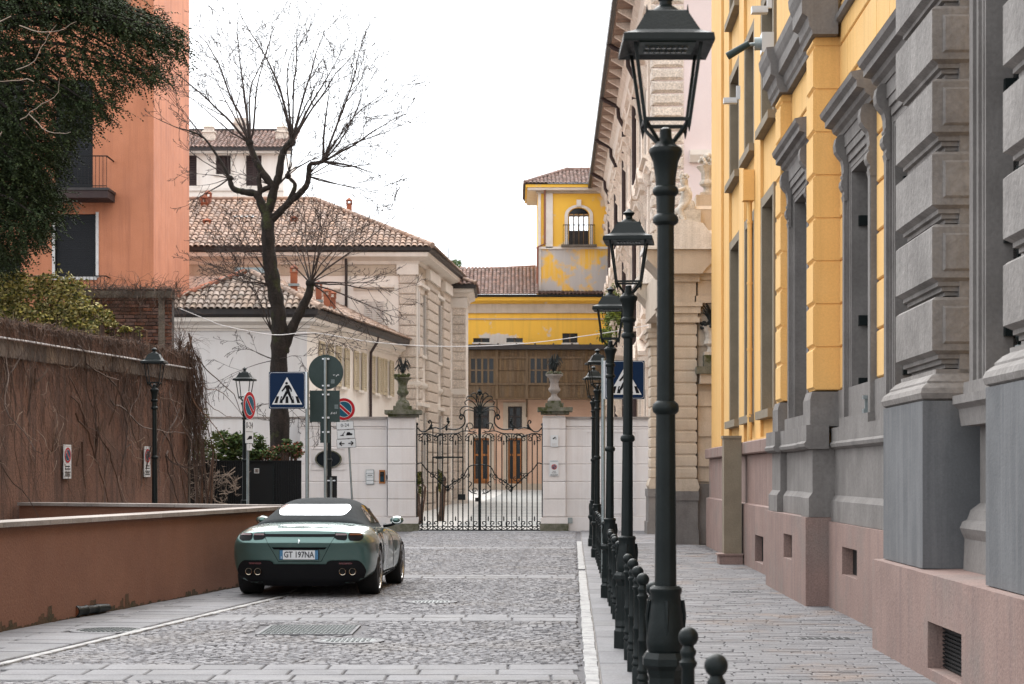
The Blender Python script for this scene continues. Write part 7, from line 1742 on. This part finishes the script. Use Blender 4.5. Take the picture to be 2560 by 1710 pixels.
bm.verts.ensure_lookup_table()
for e_ in bm.edges:                                  # sharpen the tail lip and the mid crease
    a, b_ = (v.co for v in e_.verts)
    if a.y < .25 and b_.y < .25 and abs(a.z-b_.z) < .06 and ((a.z > .88 and b_.z > .88)): e_[cl_] = .55
    if a.y < .25 and b_.y < .25 and abs(a.z-b_.z) < .03 and .70 < a.z < .76: e_[cl_] = .6
bm.to_mesh(me); bm.free()
o = bpy.data.objects.new('tmp', me); COL.objects.link(o); o.modifiers.new('s', 'SUBSURF').levels = 3
cut = MB()
AX = ((1.0, .345), (3.67, .335))
for ya, za in AX:
    for s in (-1, 1):
        n = 36; cut.prism([(ya+.372*math.cos(2*PI*k/n), za+.372*math.sin(2*PI*k/n)) for k in range(n)], *( (.58, 1.3) if s > 0 else (-1.3, -.58)), 'x')
cm = cut.mesh('cut'); bm = bmesh.new(); bm.from_mesh(cm); bmesh.ops.recalc_face_normals(bm, faces=bm.faces); bm.to_mesh(cm); bm.free()
co = bpy.data.objects.new('cut', cm); COL.objects.link(co)
bo = o.modifiers.new('b', 'BOOLEAN'); bo.operation = 'DIFFERENCE'; bo.object = co; bo.solver = 'EXACT'
bpy.context.view_layer.update()
body = bpy.data.meshes.new_from_object(o.evaluated_get(bpy.context.evaluated_depsgraph_get()))
bpy.data.objects.remove(o); bpy.data.objects.remove(co)
body.materials.clear(); body.materials.append(m_paint); body.materials.append(m_wellblack)
body.polygons.foreach_set('use_smooth', [True]*len(body.polygons))
for p in body.polygons:                              # inside of wheel arches is black liner
    c = p.center
    for ya, za in AX:
        rr = math.hypot(c.y-ya, c.z-za)
        if rr < .375 and abs(c.x) < .985 and (abs(rr-.372) < .006 or abs(abs(c.x)-.58) < .003): p.material_index = 1
    if c.z < .2: p.material_index = 1
try: body.set_sharp_from_angle(angle=math.radians(38))
except Exception: pass
bv = [v.co.copy() for v in body.vertices]; BVH = BVHTree.FromPolygons(bv, [tuple(p.vertices) for p in body.polygons])
CMr = Matrix.Translation(-CR.location) @ CM
def carpart(mesh_or_mb, name, mat, par=None, smooth=False):
    me = mesh_or_mb.mesh(name, None, smooth) if isinstance(mesh_or_mb, MB) else mesh_or_mb
    if not me.materials: me.materials.append(mat)
    o = bpy.data.objects.new(name, me); COL.objects.link(o); o.parent = par or CR
    if par is None: o.matrix_local = CMr
    return o
bodyo = carpart(body, 'body', m_paint)
# soft top
RS = [(.90, [(0,1.02),(.40,1.015),(.66,.985),(.78,.95),(.82,.90)]), (1.02, [(0,1.075),(.40,1.07),(.66,1.03),(.785,.96),(.83,.90)]), (1.3, [(0,1.215),(.38,1.207),(.60,1.13),(.765,.96),(.81,.88)]), (1.62, [(0,1.30),(.38,1.292),(.585,1.20),(.755,.95),(.80,.86)]),
      (2.0, [(0,1.335),(.38,1.326),(.575,1.235),(.75,.94),(.79,.85)]), (2.45, [(0,1.325),(.38,1.316),(.57,1.225),(.745,.93),(.79,.85)]), (2.75, [(0,1.28),(.38,1.27),(.57,1.19),(.74,.92),(.79,.84)]), (2.82, [(0,1.235),(.38,1.225),(.57,1.165),(.74,.91),(.79,.84)])]
vs = []; fs = []; n = 9
for y, P_ in RS:
    for x, z in [(-x, z) for x, z in P_[:0:-1]]+P_: vs.append((x, y, z))
for s in range(len(RS)-1):
    for i in range(n-1): fs.append((s*n+i, s*n+i+1, (s+1)*n+i+1, (s+1)*n+i))
fs.append(tuple(range(n)))
me = bpy.data.meshes.new('soft_top'); me.from_pydata(vs, [], [tuple(reversed(f)) for f in fs]); bm = bmesh.new(); bm.from_mesh(me); bmesh.ops.recalc_face_normals(bm, faces=bm.faces); bm.to_mesh(me); bm.free()
o = bpy.data.objects.new('tmp', me); COL.objects.link(o); o.modifiers.new('s', 'SUBSURF').levels = 3; bpy.context.view_layer.update()
topm = bpy.data.meshes.new_from_object(o.evaluated_get(bpy.context.evaluated_depsgraph_get())); bpy.data.objects.remove(o); topm.materials.clear(); topm.materials.append(m_fabric); topm.polygons.foreach_set('use_smooth', [True]*len(topm.polygons))
BVT = BVHTree.FromPolygons([v.co.copy() for v in topm.vertices], [tuple(p.vertices) for p in topm.polygons])
topo = carpart(topm, 'soft_top', m_fabric)
def rpoly(P_, r=.0, n=4):
    """round the corners of a polygon"""
    if not r: return P_
    o = []; m = len(P_)
    for i in range(m):
        a, b_, c = Vector(P_[i-1]), Vector(P_[i]), Vector(P_[(i+1) % m]); d0 = (a-b_); d1 = (c-b_); q = min(r, d0.length*.45, d1.length*.45); p0, p1 = b_+d0.normalized()*q, b_+d1.normalized()*q
        for k in range(n+1): t = k/n; o.append(tuple(p0*(1-t)**2+b_*2*t*(1-t)+p1*t*t))
    return o
def decal(P_, name, mat, off=.006, bvh=None, ax='y', par=None, step=.05, thick=0, smooth=True):
    """panel laid on the body: polygon in (x,z) seen from behind (ax y), (y,z) seen from the right side (ax x) or (x,y) seen from above (ax z)"""
    bvh = bvh or BVH; bm = bmesh.new()
    f = bm.faces.new([bm.verts.new((p[0], p[1], 0)) for p in P_])
    for k in (0, 1):
        lo, hi = min(p[k] for p in P_), max(p[k] for p in P_); v = lo+step
        while v < hi:
            co = (v, 0, 0) if k == 0 else (0, v, 0); no = (1, 0, 0) if k == 0 else (0, 1, 0)
            bmesh.ops.bisect_plane(bm, geom=bm.verts[:]+bm.edges[:]+bm.faces[:], plane_co=co, plane_no=no); v += step
    for v in bm.verts:
        a, b_ = v.co.x, v.co.y
        if ax == 'y': o_, d = V3(a, -2, b_), V3(0, 1, 0)
        elif ax == 'z': o_, d = V3(a, b_, 3), V3(0, 0, -1)
        else: o_, d = V3(3 if ax == 'x' else -3, a, b_), V3(-1 if ax == 'x' else 1, 0, 0)
        h = bvh.ray_cast(o_, d)
        if h[0] is None: v.co = o_+d*2.05; continue
        nrm = h[1] if h[1].dot(d) < 0 else -h[1]; v.co = h[0]+nrm*off
    bmesh.ops.recalc_face_normals(bm, faces=bm.faces)
    me = bpy.data.meshes.new(name); bm.to_mesh(me); bm.free()
    c = me.polygons[0].center if len(me.polygons) else V3(0, 0, 0)
    if len(me.polygons):
        dd = {'y': V3(0, -1, 0), 'z': V3(0, 0, 1), 'x': V3(1, 0, 0), '-x': V3(-1, 0, 0)}[ax]
        if sum((p.normal.dot(dd) for p in me.polygons)) < 0: me.flip_normals()
    if smooth: me.polygons.foreach_set('use_smooth', [True]*len(me.polygons))
    return carpart(me, name, mat, par)
def seam(P_, name='panel_gap', mat=None, r=.0035, bvh=None, ax='y', sub=14, off=.0005):
    pts = []
    for (a, b_), (c, d) in zip(P_, P_[1:]):
        for k in range(sub): t = k/sub; pts.append((a+(c-a)*t, b_+(d-b_)*t))
    pts.append(P_[-1]); Q = []
    for a, b_ in pts:
        o_, d = (V3(a, -2, b_), V3(0, 1, 0)) if ax == 'y' else (V3(a, b_, 3), V3(0, 0, -1)) if ax == 'z' else (V3(3, a, b_), V3(-1, 0, 0)) if ax == 'x' else (V3(-3, a, b_), V3(1, 0, 0))
        h = (bvh or BVH).ray_cast(o_, d)
        if h[0] is not None: Q.append(h[0]+(h[1] if h[1].dot(d) < 0 else -h[1])*off)
    if len(Q) > 1: carpart(MB().tube(Q, r, 5), name, mat or m_gloss)
def mir(P_): return [(-x, z) for x, z in P_][::-1]
# black lower bumper / diffuser
decal(rpoly([(-.44, .455), (.44, .455), (.44, .165), (-.44, .165)], .02), 'diffuser', m_plastic, .012)
for s, f in ((1, lambda p: p), (-1, mir)):
    decal(f(rpoly([(.36, .485), (.42, .505), (.78, .505), (.84, .45), (.875, .36), (.80, .20), (.72, .17), (.36, .165), (.34, .30)], .03)), 'exhaust_surround', m_plastic, .016)
    decal(f(rpoly([(.52, .478), (.70, .478), (.69, .455), (.53, .455)], .008)), 'reflector', m_red, .020)
    # tail lamps: inner and outer
    decal(f(rpoly([(.47, .868), (.625, .868), (.64, .82), (.625, .775), (.50, .785), (.465, .82)], .03)), 'lamp_recess', m_gloss, .006); decal(f(rpoly([(.485, .862), (.625, .862), (.632, .838), (.48, .838)], .012)), 'tail_lamp', m_red, .012)
    decal(f(rpoly([(.655, .872), (.80, .866), (.845, .835), (.84, .79), (.80, .765), (.67, .77), (.645, .82)], .035)), 'lamp_recess', m_gloss, .006); decal(f(rpoly([(.665, .862), (.80, .858), (.828, .835), (.662, .838)], .012)), 'tail_lamp', m_red, .012)
decal(rpoly([(-.475, .858), (.475, .858), (.475, .822), (-.475, .822)], .008), 'tail_strip', m_gloss, .008)
# number plate recess and plate
decal(rpoly([(-.36, .672), (.36, .672), (.285, .50), (-.285, .50)], .02), 'plate_recess', m_paint, -.03) if False else None
yp = yrear(0, .60)-.022
rec = MB(); rec.add([(-.37, yp+.012, .675), (.37, yp+.012, .675), (.34, yp+.045, .655), (-.34, yp+.045, .655)], [(0, 1, 2, 3)])
decal(rpoly([(-.372, .682), (.372, .682), (.345, .655), (-.345, .655)], .006), 'plate_hood', m_gloss, .007)
pl = carpart(MB().box(-.265, .265, yp-.012, yp+.02, .515, .647), 'number_plate', m_gloss)
q = MB().box(-.26, .26, yp-.016, yp-.0115, .52, .642); me = q.mesh('plate_face'); me.materials.append(m_swhite); o = bpy.data.objects.new('plate_face', me); COL.objects.link(o); o.parent = pl
for x0, x1 in ((-.26, -.217), (.217, .26)):
    q = MB().box(x0, x1, yp-.018, yp-.0155, .52, .642); me = q.mesh('blue_band'); me.materials.append(m_plateblue); o = bpy.data.objects.new('blue_band', me); COL.objects.link(o); o.parent = pl
def cartext(s_, size, Mloc, mat, name, sx=1, shear=0):
    cu = bpy.data.curves.new(name, 'FONT'); cu.body = s_; cu.size = size; cu.align_x = 'CENTER'; cu.align_y = 'CENTER'; cu.extrude = .0012; cu.resolution_u = 2; cu.shear = shear; cu.offset = size*.022
    ob = bpy.data.objects.new('tmp', cu); COL.objects.link(ob); bpy.context.view_layer.update(); me = bpy.data.meshes.new_from_object(ob.evaluated_get(bpy.context.evaluated_depsgraph_get())); bpy.data.objects.remove(ob)
    me.materials.clear(); me.materials.append(mat); me.transform(Mloc @ Matrix.Diagonal((sx, 1, 1, 1))); return carpart(me, name, mat)
cartext('GT 197NA', .112, Matrix.Translation((0, yp-.0185, .581)) @ RX, m_pblack, 'registration', .80); cartext('I', .04, Matrix.Translation((-.238, yp-.020, .545)) @ RX, m_swhite, 'country_letter')
# exhaust tips
for x in (.575, .705, -.575, -.705):
    y0 = yrear(x, .35)-.05
    vs = MB(); n = 20
    prof = [(.040, 0), (.046, -.004), (.049, .0), (.047, .12), (.040, .12), (.040, .0)]
    e = MB()
    e.add([(x+r*math.cos(2*PI*k/n), y0+d, .352+r*math.sin(2*PI*k/n)) for r, d in prof for k in range(n)], [(i*n+k, i*n+(k+1) % n, (i+1)*n+(k+1) % n, (i+1)*n+k) for i in range(5) for k in range(n)])
    tip = carpart(e, 'exhaust_tip', m_bronze, None, True)
    q = MB().poly([(x+.040*math.cos(2*PI*k/n), y0+.03, .352+.040*math.sin(2*PI*k/n)) for k in range(n)][::-1]); me = q.mesh('exhaust_bore'); me.materials.append(m_wellblack); o = bpy.data.objects.new('exhaust_bore', me); COL.objects.link(o); o.parent = tip
# shut lines
seam([(-.47, .815), (-.29, .49)]); seam([(.47, .815), (.29, .49)]); seam([(-.29, .49), (.29, .49)])
seam([(-.33, .62), (-.26, .26), (.26, .26), (.33, .62)], ax='z'); seam([(.47, .06), (.62, .55), (.80, .92)], ax='z'); seam([(-.47, .06), (-.62, .55), (-.80, .92)], ax='z')
for ax in ('x', '-x'):
    seam([(1.55, .90), (1.52, .70), (1.62, .35), (1.8, .24)], ax=ax); seam([(2.75, .86), (2.85, .6), (2.82, .24)], ax=ax); seam([(1.55, .90), (2.75, .86)], ax=ax, r=.003)
    decal([(1.36, .20), (3.3, .20), (3.3, .25), (2.9, .285), (1.6, .285), (1.36, .27)], 'side_skirt', m_plastic, .012, ax=ax, step=.1)
    # side glass in the soft top
    decal(rpoly([(1.62, .97), (1.78, 1.165), (2.1, 1.215), (2.5, 1.205), (2.80, 1.15), (2.82, .95)], .03), 'side_window', m_cglass, .006, BVT, ax, step=.08)
decal(rpoly([(-.46, 1.235), (.46, 1.235), (.51, 1.18), (.46, 1.09), (-.46, 1.09), (-.51, 1.18)], .06), 'rear_window', m_rearglass, .004, BVT, 'y', step=.04)
# deck scoops, badge script, emblem
for x in (-.58, .58): decal(rpoly([(x-.07, .66), (x+.05, .60), (x+.07, .80), (x-.04, .82)], .03), 'deck_vent', m_paint, .006, ax='z', step=.03)
hh = BVH.ray_cast(V3(0, .35, 3), V3(0, 0, -1)); nz_ = hh[1]; sl = math.atan2(-nz_.y, nz_.z)
cartext('Ferrari', .062, Matrix.Translation(hh[0]+nz_*.004) @ Matrix.Rotation(sl, 4, 'X'), m_chrome, 'badge_script', 1.1, .35)
HB = [(-.3, -1), (-.18, -.98), (-.12, -.5), (.05, -.25), (.12, -.55), (.0, -.8), (.08, -.9), (.22, -.55), (.25, -.15), (.42, .0), (.55, .3), (.62, .25), (.5, -.05), (.62, -.3), (.75, .1), (.6, .5), (.38, .35), (.2, .4), (.15, .7), (.0, 1.0), (-.2, .95), (-.45, .7), (-.4, .6), (-.15, .68), (-.2, .35), (-.5, .3), (-.6, .05), (-.5, .0), (-.42, .15), (-.2, .12), (-.12, -.1), (-.3, -.5)]
decal([(u*.021, .762+v*.028) for u, v in HB], 'emblem', m_chrome, .006, step=.2)
# windscreen and mirrors
ws = MB(); ws.add([(-.57, 2.84, 1.16), (.57, 2.84, 1.16), (.66, 3.4, .90), (-.66, 3.4, .90), (0, 2.86, 1.225), (0, 3.5, .90)], [(0, 4, 5, 3), (4, 1, 2, 5)]); carpart(ws, 'windscreen', m_cglass)
for s in (-1, 1):
    mr_ = MB(); prof = [(0, .01), (.02, .055), (.07, .075), (.12, .06), (.15, .01)]
    vs = []; n = 14
    for d, r in prof:
        for k in range(n): a = 2*PI*k/n; vs.append((s*(1.0)+math.cos(a)*r*1.35, 2.62+d, .985+math.sin(a)*r*.85))
    mr_.add(vs, [(i*n+k, i*n+(k+1) % n, (i+1)*n+(k+1) % n, (i+1)*n+k) for i in range(4) for k in range(n)]+[tuple(range(n)), tuple(4*n+k for k in range(n))])
    mo_ = carpart(mr_, 'wing_mirror', m_paint, None, True)
    q = MB().poly([(s+math.cos(2*PI*k/n)*.068, 2.634, .985+math.sin(2*PI*k/n)*.042) for k in range(n)]); me = q.mesh('mirror_glass'); me.materials.append(m_chrome); g_ = bpy.data.objects.new('mirror_glass', me); COL.objects.link(g_); g_.parent = mo_
    q = MB().tube([(s*.80, 2.72, .90), (s*.92, 2.70, .92), (s*.98, 2.70, .945)], [.03, .022, .022], 6); me = q.mesh('mirror_stalk'); me.materials.append(m_gloss); g_ = bpy.data.objects.new('mirror_stalk', me); COL.objects.link(g_); g_.parent = mo_
# wheels
def rotx(mb, c, s):
    mb.V = [(c[0]+v[2]*s, c[1]+v[0], c[2]+v[1]) for v in mb.V]
    return mb
for (ya, za), wd, R_ in ((AX[0], .285, .345), (AX[1], .245, .335)):
    for s in (-1, 1):
        c = (s*.965, ya, za); h = wd
        ty = rotx(MB().lathe([(R_-.075, -.02), (R_-.07, .0), (R_-.03, .004), (R_-.008, -.012), (R_, -.04), (R_, -h+.04), (R_-.008, -h+.012), (R_-.05, -h), (R_-.1, -h+.03)], (0, 0, 0), 48), c, s)
        w_ = carpart(ty, 'wheel', m_rubber, None, True)
        def sub(mb, nm, mat, sm=True):
            me = mb.mesh(nm, None, sm); me.materials.append(mat); o_ = bpy.data.objects.new(nm, me); COL.objects.link(o_); o_.parent = w_; return o_
        n = 48; rr = R_-.072
        rim = MB(); prof = [(rr+.004, -.005), (rr-.006, .0), (rr-.016, -.012), (rr-.02, -.12), (rr-.03, -.14)]
        rim.add([(r*math.cos(2*PI*k/n), r*math.sin(2*PI*k/n), d) for r, d in prof for k in range(n)], [(i*n+k, i*n+(k+1) % n, (i+1)*n+(k+1) % n, (i+1)*n+k) for i in range(4) for k in range(n)]); sub(rotx(rim, c, s), 'rim', m_rim)
        sub(rotx(MB().lathe([(rr-.03, -.14), (rr-.03, -.135)], (0, 0, 0), 32), c, s), 'brake_disc', m_wellblack)
        for k in range(5):
            for dq in (-.16, .16):
                a = 2*PI*k/5+.3; p0_ = V3(.05*math.cos(a), .05*math.sin(a), -.03); p1_ = V3((rr-.012)*math.cos(a+dq), (rr-.012)*math.sin(a+dq), -.012)
                b_ = MB(); d = (p1_-p0_).normalized(); u = V3(-d.y, d.x, 0).normalized()
                b_.add([p0_+u*.024, p0_-u*.024, p1_-u*.017, p1_+u*.017, p0_+u*.02+V3(0, 0, -.04), p0_-u*.02+V3(0, 0, -.04), p1_-u*.014+V3(0, 0, -.04), p1_+u*.014+V3(0, 0, -.04)], [(0, 1, 2, 3), (7, 6, 5, 4), (0, 4, 5, 1), (1, 5, 6, 2), (2, 6, 7, 3), (3, 7, 4, 0)]); sub(rotx(b_, c, s), 'spoke', m_rim, False)
        sub(rotx(MB().lathe([(.055, -.05), (.055, -.02), (.045, -.012)], (0, 0, 0), 16), c, s), 'hub_cap', m_gloss)
